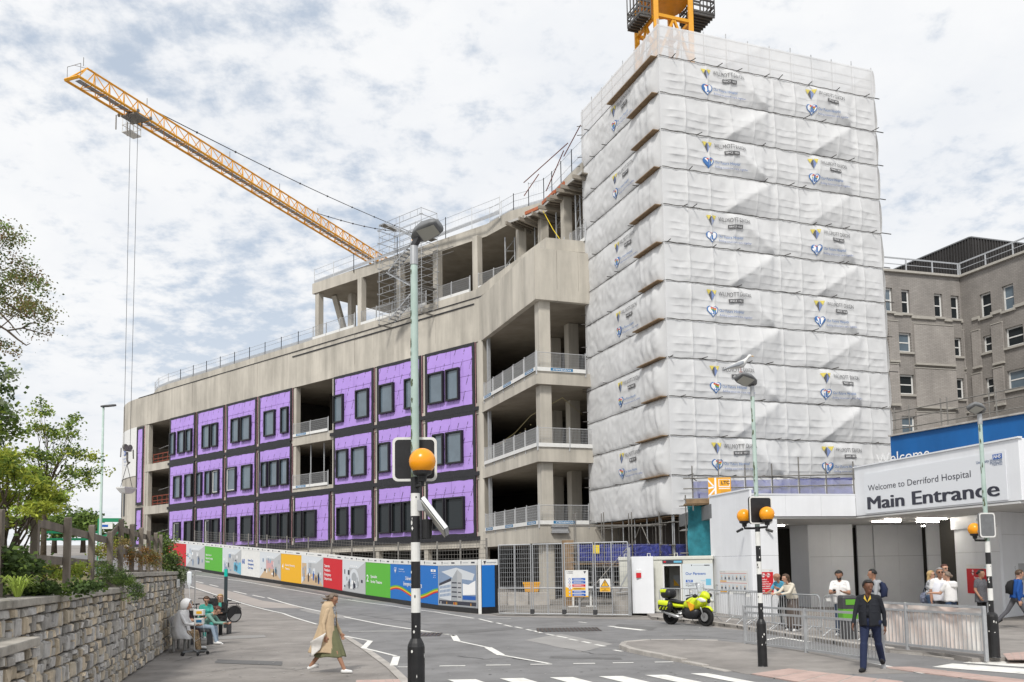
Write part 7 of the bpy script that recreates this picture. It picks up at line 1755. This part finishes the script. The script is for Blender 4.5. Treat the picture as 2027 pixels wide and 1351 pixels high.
# ---------------- people ----------------
RAW=[]
SK={'light':mat('skin_light',(.52,.30,.21),.55),'tan':mat('skin_tan',(.36,.19,.12),.55),'dark':mat('skin_brown',(.16,.075,.045),.5)}
clothmats={}
def cm(name,c,var=.08,scale=9,col2=None,bump=.35):
    if name not in clothmats:clothmats[name]=mat('cloth_'+name,c,.85,var=var,scale=scale,col2=col2,bump=bump,bscale=22)
    return clothmats[name]
hairm={k:mat('hair_'+k,c,.5,var=.35,scale=30,stretch=(1,1,.3)) for k,c in(('black',(.012,.01,.009)),('brown',(.07,.04,.022)),('greybrown',(.16,.12,.09)),('blonde',(.42,.29,.13)),('grey',(.28,.27,.26)),('red',(.09,.03,.02)))}
eyem=flat('eye_dark',(.02,.015,.012));lipm=flat('lip',(.30,.12,.10));sung=flat('sunglass',(.01,.01,.01),.15)
def capsule(m,a,b,ra,rb,n=10):
    a,b=Vector(a),Vector(b);d=b-a;l=d.length;d=d.normalized() if l>1e-5 else Vector((0,0,1));x=d.orthogonal().normalized();y=d.cross(x);R=[]
    for c,r,ts in((a,ra,(-88,-60,-30,0)),(b,rb,(0,30,60,88))):
        for t in ts:R.append([c+d*r*sin(rad(t))+(x*cos(2*pi*j/n)+y*sin(2*pi*j/n))*r*cos(rad(t)) for j in range(n)])
    m.loft(R)
class Pers:
    def __init__(s,label,loc,azd,h=1.72,sex='m',lean=0,hip=None,legs=((0,0),(0,0)),arms=((0,8,10,0),(0,8,10,0)),head=(0,0),skin='light',top=None,bottom=None,shoe=None,sleeve='long',legwear='long',hair='brown',style='short',coll=None,fat=1.,glasses=None,voxel=.011,splay=.02,group=None,tw=0,beard=None,cat='person'):
        s.k=k=h/1.72;s.yaw=-rad(azd);s.loc=Vector(loc);s.prims=[];s.top,s.bottom=top,bottom;s.skin=SK[skin];s.root=thing('person',label,cat,loc,group);s.voxel=voxel
        s.F=Vector((0,1,0));sh=(.185 if s and sex=='m' else .16)*k;hw=(.092 if sex=='m' else .098)*k
        A=s.add
        # legs
        ank=[];ths=[]
        for i,(th,kn) in enumerate(legs):
            sd=-1 if i==0 else 1;t1=rad(th);t2=rad(th-kn);hp=Vector((sd*hw,0,0));kd=Vector((sd*splay,sin(t1),-cos(t1)));kd.normalize();kp=hp+kd*.43*k;ad=Vector((sd*splay*.4,sin(t2),-cos(t2)));ap=kp+ad*.425*k;ank.append((hp,kp,ap,t2))
        low=min(a[2].z for a in ank);hz=(-low+.085*k) if hip is None else hip
        s.hz=hz;H=Vector((0,0,hz))
        for i,(hp,kp,ap,t2) in enumerate(ank):
            bt=bottom;hp,kp,ap=hp+H,kp+H,ap+H
            A(hp,kp,.088*k*fat,.062*k,bt);lw=bt if legwear=='long' else s.skin
            if legwear=='knee':A(hp.lerp(kp,.7),kp,.075*k,.072*k,bt)
            A(kp,ap,.060*k*fat,(.050*fat if legwear=='long' else .038)*k,lw)
            f=Vector((sin(rad(6))*(-1 if i==0 else 1),1,0));pt=max(-.75,min(.6,-t2*.55))
            toe=Vector((f.x*cos(pt),cos(pt),sin(pt)));toe.normalize()
            if abs(ap.z-.085*k)<.03:toe.z=0
            he=ap+Vector((0,-.035*k,-.045*k));A(he,he+toe*.10*k,.043*k,.045*k,shoe);A(he+toe*.09*k,he+toe*.195*k+Vector((0,0,-.005)),.043*k,.034*k,shoe)
        s.ank=[[p+H for p in a[:3]] for a in ank]
        # torso
        ln=rad(lean);U=Vector((0,sin(ln),cos(ln)));Bk=Vector((0,cos(ln),-sin(ln)));X=Vector((1,0,0));s.U,s.Bk=U,Bk
        s.T=T=lambda x,y,z:H+X*(x*k)+Bk*(y*k)+U*(z*k)
        A(T(-.07,0,.02),T(.07,0,.02),.115*k*fat,.115*k*fat,bottom);A(T(-.06,-.01,.15),T(.06,-.01,.15),.112*k*fat,.112*k*fat,top);A(T(-.06,.015*fat,.2),T(.06,.015*fat,.2),.108*k*fat,.108*k*fat,top)
        A(T(-.075,0,.33),T(.075,0,.33),.118*k,.118*k,top);A(T(-.10,-.01,.42),T(.10,-.01,.42),.09*k,.09*k,top);A(T(-sh/k*.86,-.01,.475),T(sh/k*.86,-.01,.475),.062*k,.062*k,top);A(T(-.08,-.005,.5),T(.08,-.005,.5),.05*k,.05*k,top)
        if sex=='f':
            for e in(-1,1):A(T(e*.06,.085,.33),T(e*.06,.07,.36),.055*k,.05*k,top)
        A(T(0,.0,.5),T(0,.025,.6),.052*k,.05*k,s.skin)
        # head
        hy,hp_=rad(head[0]),rad(head[1]);hu=(U*.55+Vector((0,0,1))*.45).normalized();base=T(0,.02,.585);fr=Vector((sin(-hy),cos(hy),0));fr=(fr*cos(hp_)+Vector((0,0,sin(hp_)))).normalized();rt=fr.cross(hu).normalized();up=rt.cross(fr).normalized()
        s.hc=hc=base+hu*.10*k+fr*.02*k;s.hf,s.hr,s.hu=fr,rt,up
        s.Hd=Q=lambda x,y,z:hc+rt*(x*k)+fr*(y*k)+up*(z*k)
        A(Q(0,-.018,.03),Q(0,.022,.03),.088*k,.086*k,s.skin);A(Q(0,.035,-.02),Q(0,.05,-.075),.066*k,.045*k,s.skin);A(Q(0,-.02,-.04),Q(0,-.02,.0),.07*k,.07*k,s.skin)
        A(Q(0,.1,.012),Q(0,.117,-.022),.011*k,.016*k,s.skin)
        for e in(-1,1):A(Q(e*.087,-.005,.015),Q(e*.085,.0,-.02),.016*k,.013*k,s.skin);A(Q(e*.03,.088,.03),Q(e*.045,.08,.032),.012*k,.01*k,s.skin)
        # arms
        s.hands=[]
        for i,(pi_,ab,el,inw) in enumerate(arms):
            e=-1 if i==0 else 1;S0=T(e*sh/k,-.01,.455);p=rad(pi_)+ln*.0;q=rad(ab);d=Vector((e*sin(q),sin(p)*cos(q),-cos(p)*cos(q)));E=S0+d*.285*k
            p2=rad(pi_+el);iw=rad(inw);d2=Vector((e*sin(q*.5-iw),sin(p2)*cos(iw),-cos(p2)*cos(iw)));d2.normalize();Wr=E+d2*.25*k
            sm=top if sleeve!='none' else s.skin;A(S0,E,.056*k,.045*k,sm if sleeve=='long' else s.skin)
            if sleeve=='short':A(S0,S0.lerp(E,.62),.064*k,.062*k,top)
            A(E,Wr,.043*k,.030*k,top if sleeve=='long' else s.skin)
            if sleeve=='long':A(E.lerp(Wr,.6),E.lerp(Wr,.92),.042*k,.038*k,top)
            s.hand(Wr,d2,e,k);s.hands.append(Wr+d2*.1*k)
        s.hairstyle(hair,style,k,beard,glasses,coll)
        RAW.append(s)
    def add(s,a,b,ra,rb,m):s.prims.append((Vector(a),Vector(b),ra,rb,m))
    def hand(s,W_,d,e,k):
        sd=d.cross(Vector((0,0,1)));sd=sd.normalized() if sd.length>.1 else Vector((0,1,0));
        sd=Vector((0,1,0))-d*d.dot(Vector((0,1,0)));sd=sd.normalized() if sd.length>.2 else Vector((-e,0,0));n=d.cross(sd)*(-e)
        for o in(-.016,.016):s.add(W_+sd*o*k,W_+d*.085*k+sd*o*1.3*k,.018*k,.018*k,s.skin)
        for j,(o,l) in enumerate(((-.032,.058),(-.011,.072),(.011,.078),(.032,.07))):
            b=W_+d*.088*k+sd*o*k;m_=b+d*l*.55*k+n*.012*k;t=m_+(d*.75+n*.65).normalized()*l*.5*k;s.add(b,m_,.0098*k,.009*k,s.skin);s.add(m_,t,.009*k,.008*k,s.skin)
        b=W_+d*.03*k+sd*.03*k;t=b+(d*.75+sd*.6+n*.25).normalized()*.055*k;s.add(b,t,.0125*k,.011*k,s.skin);s.add(t,t+(d*.95+n*.3).normalized()*.03*k,.011*k,.009*k,s.skin)
    def W(s,p):
        c,n=cos(s.yaw),sin(s.yaw);return Vector((p[0]*c-p[1]*n,p[0]*n+p[1]*c,p[2]))+s.loc
    def child(s,name,m,mt,smooth=True,solid=0):
        m.v=[tuple(s.W(v)) for v in m.v];o=m.build(name,mt,s.root,smooth=smooth)
        if solid:
            md=o.modifiers.new('thickness','SOLIDIFY');md.thickness=solid
        return o
    def hairstyle(s,hair,style,k,beard,glasses,coll):
        Q=s.Hd
        if style not in('none','hood'):
            m=MB();nu,nv=22,14;P=[];keep=[]
            for j in range(nv+1):
                for i in range(nu):
                    t=pi*j/nv;a=2*pi*i/nu;x,y,z=sin(t)*cos(a),sin(t)*sin(a),cos(t);r=.101+.006*noise.noise(Vector((x*5,y*5,z*5+hash(style)%7)))
                    P.append(Q(x*r*.96,-.0+y*r*1.08,.03+z*r*1.02));keep.append((x,y,z))
            fs=[]
            lowz={'short':-.35,'buzz':-.2,'bun':-.3,'long':-.9,'bob':-.75,'bald':-2}[style]
            for j in range(nv):
                for i in range(nu):
                    q=(j*nu+i,j*nu+(i+1)%nu,(j+1)*nu+(i+1)%nu,(j+1)*nu+i);cx_=sum(keep[v][0] for v in q)/4;cy=sum(keep[v][1] for v in q)/4;cz=sum(keep[v][2] for v in q)/4
                    face=cy>.05 and cz<.48-.25*(1-abs(cx_)) +.12
                    if cy>.32 and cz<.55 or (abs(cy)<=.32 and cz<-.02 and style in('short','buzz','bun')) or (cy>.05 and cz<.1) or cz<lowz:continue
                    fs.append(q)
            m.add(P,fs);s.child('hair',m,hairm[hair],solid=.012)
            if style=='bun':m=MB();m.ball(Q(0,-.125,.02),.042*k,10);s.child('hair_bun',m,hairm[hair])
            if style in('long','bob'):
                L_=.30 if style=='long' else .17;m=MB();R=[]
                for j in range(6):
                    f=j/5;zz=.0-L_*f;w=.085-.02*f*(style=='long');R.append([Q(w*cos(a),-.055-.02*f+.05*sin(a)-(.0 if style=='bob' else .02*f),zz+.008*sin(5*a)) for a in[2*pi*q/12 for q in range(12)]])
                m.loft(R);s.child('hair_length',m,hairm[hair])
        for e in(-1,1):
            m=MB();m.ball(Q(e*.034,.092,.018),.0095*k,8,(1,.7,.6));s.child('eye',m,eyem)
        m=MB();m.tube([Q(-.026,.088,-.058),Q(0,.097,-.057),Q(.026,.088,-.058)],.006*k,5);s.child('mouth',m,lipm)
        if beard:
            m=MB();m.loft([[Q(.062*cos(a)*w,.045+.052*sin(a)*w,z) for a in[pi*q/10 for q in range(11)]]+[Q(.05*cos(a)*w,.04+.03*sin(a)*w,z) for a in[pi*(10-q)/10 for q in range(11)]] for z,w in((-.035,1.06),(-.07,1.0),(-.105,.85),(-.125,.5))]);s.child('beard',m,hairm[beard])
        if glasses:
            m=MB()
            if glasses=='dark':
                for e in(-1,1):m.lathe([(.024,-.004),(.024,.004),(.001,.005)],Q(e*.034,.107,.02),10,s.hf)
            else:
                for e in(-1,1):m.tube([Q(e*.034+.024*cos(2*pi*j/10),.107,.02+.019*sin(2*pi*j/10)) for j in range(11)],.0025,4)
            m.tube([Q(-.09,-.0,.025),Q(-.06,.1,.025),Q(.06,.1,.025),Q(.09,0,.025)],.0035 if glasses=='dark' else .0025,4);s.child('sunglasses' if glasses=='dark' else 'glasses',m,sung)
        if coll:
            m=MB()
            for e in(-1,1):m.poly([s.T(e*.05,.075,.535),s.T(e*.012,.12,.44),s.T(e*.0,.125,.40),s.T(e*.065,.1,.47)])
            s.child('collar',m,coll,False,.008)
    def rings(s,name,lv,mt,a0=0,a1=360,n=40,fold=0,nf=9,ph=0,solid=.008,flatm=False):
        # lv: (z, rx, ry, cx, cy) in body space; a measured from straight ahead, clockwise seen from above
        m=MB();m_=len(lv);full=a1-a0>=360
        def f(u,v):
            x=v*(m_-1);i=min(m_-2,int(x));t=x-i;L_=[p+(q-p)*t for p,q in zip(lv[i],lv[i+1])];a=rad(a0+(a1-a0)*u);fo=1+fold*v*(sin(nf*a+ph)+.5*sin((nf*1.7)*a+3*v))
            return Vector((L_[3]+L_[1]*fo*sin(a),L_[4]+L_[2]*fo*cos(a),L_[0]+.01*sin(5*a)*v))
        m.grid(f,n,(m_-1)*4);return s.child(name,m,mt,True,solid)
def phone(p,i=1,c=None):
    w=p.hands[i];m=MB();u=Vector((0,.5,.8)).normalized();m.obox(w+Vector((0,.01,.03)),Vector((.034,0,0)),u*.07,u.cross(Vector((1,0,0)))*.004);m.v=[tuple(p.W(v)) for v in m.v]
    t=thing('phone',c,'phone',p.W(w));m.build('body',black,t);return t
navy=cm('navy',(.014,.022,.06));fleece=cm('black_navy_fleece',(.012,.014,.02));khaki=cm('beige_coat',(.53,.40,.26),.1,5);olive=cm('olive_skirt',(.155,.16,.085),.12,5);whitec=cm('white',(.72,.71,.70));cream=cm('cream',(.62,.57,.47));blackc=cm('black',(.012,.012,.013));jean=cm('denim',(.035,.06,.11),.25);bluep=cm('blue_check',(.03,.22,.40),.5,40,(.12,.45,.62));greyc=cm('grey_marl',(.33,.34,.36));ltgrey=cm('pale_grey_robe',(.68,.68,.69),.1,4);teal=cm('scrub_teal',(.06,.36,.30));sage=cm('sage_top',(.17,.32,.27));plum=cm('plum',(.05,.018,.03));dkgrey=cm('charcoal_tunic',(.10,.10,.11),.3,30);royal=cm('royal_blue',(.01,.07,.28));greytr=cm('grey_trousers',(.09,.09,.1));brownw=cm('brown_grey_trousers',(.10,.08,.07));pattern=cm('blue_white_pattern',(.05,.08,.18),.9,26,(.65,.66,.68));leopard=cm('leopard_print',(.05,.03,.018),.8,38,(.45,.32,.19));ltjean=cm('pale_denim',(.28,.36,.45));shoew=cm('white_shoe',(.75,.75,.74));shoeb=cm('black_shoe',(.015,.015,.016))
# 1 woman in the beige coat crossing the pavement
w1=gp(651,1332);A1=Pers('woman striding across the pavement in open beige trench coat and long olive skirt',w1,97,1.69,'f',4,None,((-24,14),(27,3)),((12,10,14,6),(-14,12,22,4)),(-8,-20),'tan',khaki,olive,shoew,hair='greybrown',style='bob',legwear='skin',splay=.01)
k=A1.k
A1.rings('shirt',[(1.43,.07,.07,0,.03),(1.3,.13,.135,0,.01),(1.1,.15,.14,0,.0),(.95,.15,.145,0,0)],pattern,-60,60,16,0)
A1.rings('skirt',[(1.0,.145,.13,0,0),(.85,.18,.19,0,.0),(.65,.19,.24,0,.02),(.45,.2,.30,0,.03),(.33,.21,.33,0,.03)],olive,0,360,60,.05,11)
A1.rings('coat',[(1.46,.09,.085,0,.0),(1.40,.19,.125,0,-.01),(1.2,.205,.17,0,-.01),(1.0,.2,.185,0,-.02),(.85,.21,.22,0,-.04),(.68,.22,.27,0,-.06),(.5,.23,.33,.0,-.08),(.42,.235,.35,0,-.09)],khaki,28,332,64,.035,7,1)
A1.rings('lapel',[(1.47,.10,.10,0,.005),(1.42,.125,.12,0,.01),(1.36,.15,.145,0,.01)],khaki,30,330,40,.02,5)
m=MB();q=[(.275,.03,.84),(.30,-.30,.66),(.29,-.26,.36),(.28,-.1,.5)];m.grid(lambda u,v:(Vector(q[0])*(1-u)*(1-v)+Vector(q[3])*u*(1-v)+Vector(q[2])*u*v+Vector(q[1])*(1-u)*v)+Vector((.03*sin(5*u+3*v),0,0)),8,8);A1.child('coat_flap',m,cm('coat_lining',(.62,.60,.57)),True,.006)
m=MB();Q=A1.Hd
for j in range(14):
    a=rl.uniform(-.09,.09);z=rl.uniform(-.1,.1);y=-.03-rl.random()*.05;l=rl.uniform(.09,.2);m.tube([Q(a,y,z),Q(a*1.1,y-l*.55,z-.02-.2*l),Q(a*1.2,y-l,z-.35*l+rl.uniform(-.03,.03))],[.022,.018,.003],5)
A1.child('blown_hair',m,hairm['greybrown'])
# 2 man in dark fleece
A2=Pers('man in dark fleece and navy trousers walking on the traffic island',gp(1727,1328,.02),214,1.76,'m',3,None,((-20,16),(20,5)),((-16,12,16,4),(16,12,20,4)),(38,-8),'dark',fleece,navy,shoeb,hair='black',style='short',coll=cm('yellow_collar',(.55,.38,.05)),fat=1.22)
A2.rings('fleece',[(1.44,.12,.1,0,-.01),(1.38,.2,.13,0,-.01),(1.2,.205,.16,0,0),(1.0,.205,.175,0,.01),(.86,.195,.17,0,.01)],fleece,7,353,44,.02,6,0,.012)
# 3 and 4 leaning on the barrier
A3=Pers('bald man in blue checked shirt leaning on the barrier, arm raised',gp(1555,1244,.1),236,1.74,'m',24,None,((2,5),(18,40)),((46,14,62,10),(38,8,40,18)),(-30,-2),'tan',bluep,blackc,shoeb,sleeve='short',style='none',fat=1.05)
A4=Pers('woman with brown ponytail in cream jumper leaning on the barrier',gp(1573,1250,.1),244,1.70,'f',20,None,((3,3),(8,12)),((42,6,38,16),(46,6,34,10)),(-20,-10),'light',cream,brownw,shoew,hair='brown',style='long')
A4.rings('jumper',[(1.36,.17,.12,0,.16),(1.2,.185,.16,0,.12),(1.03,.18,.16,0,.05),(.95,.17,.15,0,.01)],cream,0,360,36,.02,7)
A4.rings('wide_trousers',[(.96,.16,.14,0,0),(.7,.2,.17,0,.03),(.4,.21,.19,0,.02),(.1,.21,.2,0,.0)],brownw,0,360,44,.05,8)
# 5 man in white t-shirt
A5=Pers('bearded man in white t-shirt and dark jeans looking at phone beside the green bin',gp(1667,1259,.1),205,1.77,'m',3,None,((0,4),(5,5)),((22,10,78,32),(30,10,62,28)),(-4,-26),'tan',whitec,jean,shoew,sleeve='short',hair='black',style='short',beard='black')
A5.rings('t_shirt',[(1.42,.17,.11,0,0),(1.3,.205,.145,0,0),(1.1,.195,.15,0,0),(.88,.19,.155,0,.0)],whitec,0,360,40,.02,6)
phone(A5,1,'dark phone in the hands of the man in white t-shirt')
# 6 man with backpack
def backpack(p,mt,label,sc=1.):
    m=MB();T=p.T;R=[]
    for z,w,d in((.08,.11,.05),(.12,.15,.16),(.3,.155,.19),(.44,.14,.14),(.5,.09,.05)):R.append([T(w*sc*cos(a)*1.0,-.11-d*.5*sc+d*.55*sc*sin(a),z) for a in[2*pi*j/14 for j in range(14)]])
    m.loft(R);m.v=[tuple(p.W(v)) for v in m.v];t=thing('backpack',label,'backpack',p.W(T(0,-.2,.1)));m.build('body',mt,t,smooth=True);m=MB()
    R=[[T(.11*cos(a)*w,-.2*sc-.05+.03*sin(a),z) for a in[2*pi*j/10 for j in range(10)]] for z,w in((.1,.8),(.14,1),(.24,1),(.27,.8))];m.loft(R);m.v=[tuple(p.W(v)) for v in m.v];m.build('front_pocket',mt,t,smooth=True)
    for e in(-1,1):m=MB();m.tube([T(e*.11,-.09,.44),T(e*.115,-.02,.535),T(e*.115,.09,.45),T(e*.13,.09,.25),T(e*.14,-.06,.14)],.02,6);m.v=[tuple(p.W(v)) for v in m.v];m.build('strap',mt,t,smooth=True)
A6=Pers('man in grey hoodie with short dark hair facing left behind the guard rail',gp(1738,1263,.1),282,1.78,'m',2,None,((0,3),(8,6)),((8,10,20,6),(14,10,30,8)),(0,0),'tan',greyc,jean,shoeb,hair='black',style='buzz');backpack(A6,navy,'navy backpack worn by the man in grey hoodie')
A6.rings('hood',[(1.53,.1,.1,0,-.03),(1.49,.13,.13,0,-.04),(1.44,.15,.12,0,-.03)],greyc,40,320,24,.03,4)
# 7-10 group under the canopy
A7=Pers('blonde woman in sunglasses and blue patterned top with hand at her chin',gp(1844,1246,.1),118,1.69,'f',2,None,((0,3),(4,4)),((20,8,112,20),(30,6,95,30)),(0,0),'light',pattern,jean,shoew,hair='blonde',style='bob',glasses='dark')
bg_=thing('shoulder_bag','large navy patterned shoulder bag carried by the blonde woman','bag',A7.W((-.25,-.05,.85)));m=MB();R=[[Vector((-.24+.1*cos(a)*w,-.05+.24*sin(a)*w,z)) for a in[2*pi*j/16 for j in range(16)]] for z,w in((.74,.6),(.78,.95),(.95,1.),(1.05,.8),(1.08,.55))];m.loft(R);m.v=[tuple(A7.W(v)) for v in m.v];m.build('body',cm('navy_pattern',(.012,.018,.06),.9,22,(.3,.33,.45)),bg_,smooth=True)
m=MB();m.tube([Vector((-.22,-.2,1.05)),Vector((-.17,-.06,1.42)),Vector((-.22,.1,1.05))],.014,6);m.v=[tuple(A7.W(v)) for v in m.v];m.build('strap',navy,bg_)
A8=Pers('tall person in black with sunglasses standing behind the group',gp(1874,1241,.1),158,1.86,'m',0,None,((0,2),(3,3)),((0,8,10,4),(0,8,10,4)),(-10,0),'light',blackc,blackc,shoeb,hair='red',style='short',glasses='dark')
A9=Pers('grey haired man in white shirt and sunglasses facing the camera in the group',gp(1866,1254,.1),196,1.78,'m',0,None,((0,3),(4,4)),((4,12,8,4),(2,10,10,4)),(6,0),'tan',whitec,greytr,shoeb,sleeve='short',hair='grey',style='short',glasses='dark',fat=1.15)
A9.rings('shirt',[(1.42,.18,.12,0,0),(1.25,.22,.165,0,0),(1.05,.21,.175,0,.01),(.9,.2,.17,0,.01)],cm('white_shirt',(.68,.69,.74)),0,360,40,.02,6)
A10=Pers('woman in white hooded top seen from behind, reaching to the man',gp(1886,1257,.1),-28,1.68,'f',4,None,((0,2),(3,3)),((30,12,62,2),(8,10,12,4)),(24,6),'light',whitec,jean,shoew,sleeve='short',hair='greybrown',style='bun')
A10.rings('hooded_top',[(1.42,.16,.11,0,0),(1.3,.19,.14,0,0),(1.1,.19,.15,0,0),(.9,.185,.15,0,0)],whitec,0,360,40,.02,6);A10.rings('hood',[(1.46,.09,.08,0,-.04),(1.42,.13,.12,0,-.08),(1.3,.12,.1,0,-.1),(1.24,.05,.05,0,-.09)],whitec,80,280,24,.03,4)
# 11 and 12
A11=Pers('woman in charcoal work tunic with hand on chest beside the red notice',gp(1946,1239,.1),162,1.68,'f',0,None,((0,2),(3,4)),((20,8,100,34),(2,14,34,10)),(16,0),'tan',dkgrey,blackc,shoeb,sleeve='short',hair='black',style='bun',fat=1.08)
A11.rings('tunic',[(1.4,.16,.11,0,0),(1.25,.185,.16,0,0),(1.05,.18,.15,0,0),(.85,.2,.165,0,0),(.72,.21,.17,0,0)],dkgrey,0,360,40,.015,6)
A12=Pers('person in royal blue jacket and grey trousers striding off at the far right',gp(2015,1245,.1),98,1.76,'m',8,None,((-30,16),(26,6)),((18,10,30,6),(-20,10,30,6)),(0,-10),'light',royal,greytr,shoeb,hair='brown',style='short');backpack(A12,blackc,'black backpack worn by the person in royal blue jacket')
A12.rings('jacket',[(1.42,.17,.12,0,.06),(1.25,.2,.16,0,.04),(1.05,.195,.165,0,.02),(.9,.19,.165,0,0)],royal,0,360,40,.02,6)
# ---- seated people on the left
sb=lambda a:bq(a,.24,0)
fz=90-15
B1=Pers('patient in pale grey hooded robe and leopard print trousers seated on the bench',sb(.2),fz+14,1.74,'f',14,.56,((84,72),(80,62)),((28,8,52,22),(30,8,50,22)),(0,-22),'light',ltgrey,leopard,shoeb,style='hood',fat=1.1)
def hood(p,mt):
    Q=p.Hd;m=MB();R=[]
    for j in range(9):
        t=rad(12+j*19.5);R.append([Q(.135*sin(a)*(1-.12*(j<2)),.085-.075*j*.42-.03*abs(cos(a))*(j==0)+0*a,.03+.15*cos(a)-(.035*j*.35 if cos(a)<0 else .0)) if j<6 else Q(.135*sin(a)*max(.1,1-(j-5)*.3),.085-.075*6*.42-.02*(j-5),.03+.15*cos(a)*max(.1,1-(j-5)*.3)) for a in[2*pi*q/18 for q in range(18)]])
    m.loft(R,False);p.child('hood',m,mt,True,.014)
hood(B1,ltgrey)
B1.rings('robe',[(1.12,.14,.12,0,.13),(1.0,.215,.17,0,.09),(.8,.235,.2,0,.05),(.6,.25,.24,0,.06),(.46,.26,.3,0,.12),(.36,.25,.3,0,.16)],ltgrey,0,360,48,.03,8)
B2=Pers('blond person in plum top seated on the bench looking at a phone',sb(.95),fz+6,1.72,'f',12,.56,((84,80),(78,70)),((34,8,66,16),(40,6,60,18)),(-12,-28),'light',plum,cm('dark_plum_trousers',(.03,.015,.022)),shoew,sleeve='short',hair='blonde',style='bob',fat=1.08)
phone(B2,1,'dark phone held by the blond person on the bench')
LB=thing('low_bench','low dark bench under the three staff in green','bench',gp(418,1262))
sp_=[Vector((*at(397,1200,26.6)[:2],0)),Vector((*at(407,1200,29.6)[:2],0)),Vector((*at(437,1200,30.8)[:2],0))]
bt=[]
for i,p in enumerate(sp_):
    z=g(p.x,p.y);m=MB();m.box(p.x-.34,p.x+.34,p.y-.2,p.y+.26,z+.36,z+.42);m.build('seat',darkgrey,LB,bevel=.01)
    for e in(-.28,.28):m=MB();m.box(p.x+e-.03,p.x+e+.03,p.y-.15,p.y+.2,z-.02,z+.358);m.build('leg',darkgrey,LB)
gz=lambda p:Vector((p.x,p.y,g(p.x,p.y)))
B3=Pers('staff member in sage top bent forward over a phone, pale jeans and white shoes',gz(sp_[0]),96,1.70,'f',48,.53,((82,76),(86,70)),((40,6,44,16),(44,6,40,14)),(-10,-38),'light',sage,ltjean,shoew,hair='red',style='bun')
phone(B3,1,'phone held low by the staff member bent forward')
B4=Pers('staff member in teal scrubs and glasses seated looking down',gz(sp_[1]),150,1.70,'f',10,.53,((80,76),(82,78)),((26,8,60,22),(26,8,60,22)),(-10,-26),'light',teal,teal,shoew,sleeve='short',hair='brown',style='bun',glasses='clear',fat=1.08)
B5=Pers('staff member in black cardigan over teal scrubs seated beside the marker post',gz(sp_[2]),176,1.72,'f',4,.53,((76,74),(78,76)),((24,10,64,24),(26,10,60,22)),(4,-4),'light',blackc,blackc,shoeb,hair='blonde',style='bob',glasses='clear',fat=1.15,coll=None)
B5.rings('scrub_top',[(1.06,.06,.05,0,.07),(.95,.075,.14,0,.02),(.8,.08,.16,0,.01)],teal,-50,50,12,0)
# ---- grow every body as one continuous surface
for p in RAW:
    m=MB()
    for a,b,ra,rb,_ in p.prims:capsule(m,a,b,ra,rb)
    me=bpy.data.meshes.new('raw');me.from_pydata([tuple(v) for v in m.v],[],m.f);p.raw=bpy.data.objects.new('raw',me);COL.objects.link(p.raw)
    r=p.raw.modifiers.new('r','REMESH');r.mode='VOXEL';r.voxel_size=p.voxel;sm=p.raw.modifiers.new('s','SMOOTH');sm.factor=.5;sm.iterations=2
dg=bpy.context.evaluated_depsgraph_get()
for p in RAW:
    me=bpy.data.meshes.new_from_object(p.raw.evaluated_get(dg));n=len(me.vertices);co=np.empty(n*3,'f');me.vertices.foreach_get('co',co);co=co.reshape(-1,3)
    nf=len(me.polygons);ce=np.empty(nf*3,'f');me.polygons.foreach_get('center',ce);ce=ce.reshape(-1,3)
    best=np.full(nf,1e9,'f');idx=np.zeros(nf,'i');ml=[]
    for a,b,ra,rb,mt in p.prims:
        if mt not in ml:ml.append(mt)
        a_,d=np.array(a,'f'),np.array(b-a,'f');t=np.clip(((ce-a_)@d)/max(1e-8,d@d),0,1);ds=np.linalg.norm(ce-a_-t[:,None]*d,axis=1)-(ra+(rb-ra)*t);q=ds<best;best[q]=ds[q];idx[q]=ml.index(mt)
    me.materials.clear()
    for x in ml:me.materials.append(x)
    me.polygons.foreach_set('material_index',idx);me.polygons.foreach_set('use_smooth',np.ones(nf,bool))
    c,s_=cos(p.yaw),sin(p.yaw);o=co.copy();o[:,0]=co[:,0]*c-co[:,1]*s_;o[:,1]=co[:,0]*s_+co[:,1]*c;me.vertices.foreach_set('co',o.ravel());me.update();me.name='body'
    ob=bpy.data.objects.new('body',me);COL.objects.link(ob);ob.parent=p.root
    rm=p.raw.data;bpy.data.objects.remove(p.raw);bpy.data.meshes.remove(rm)
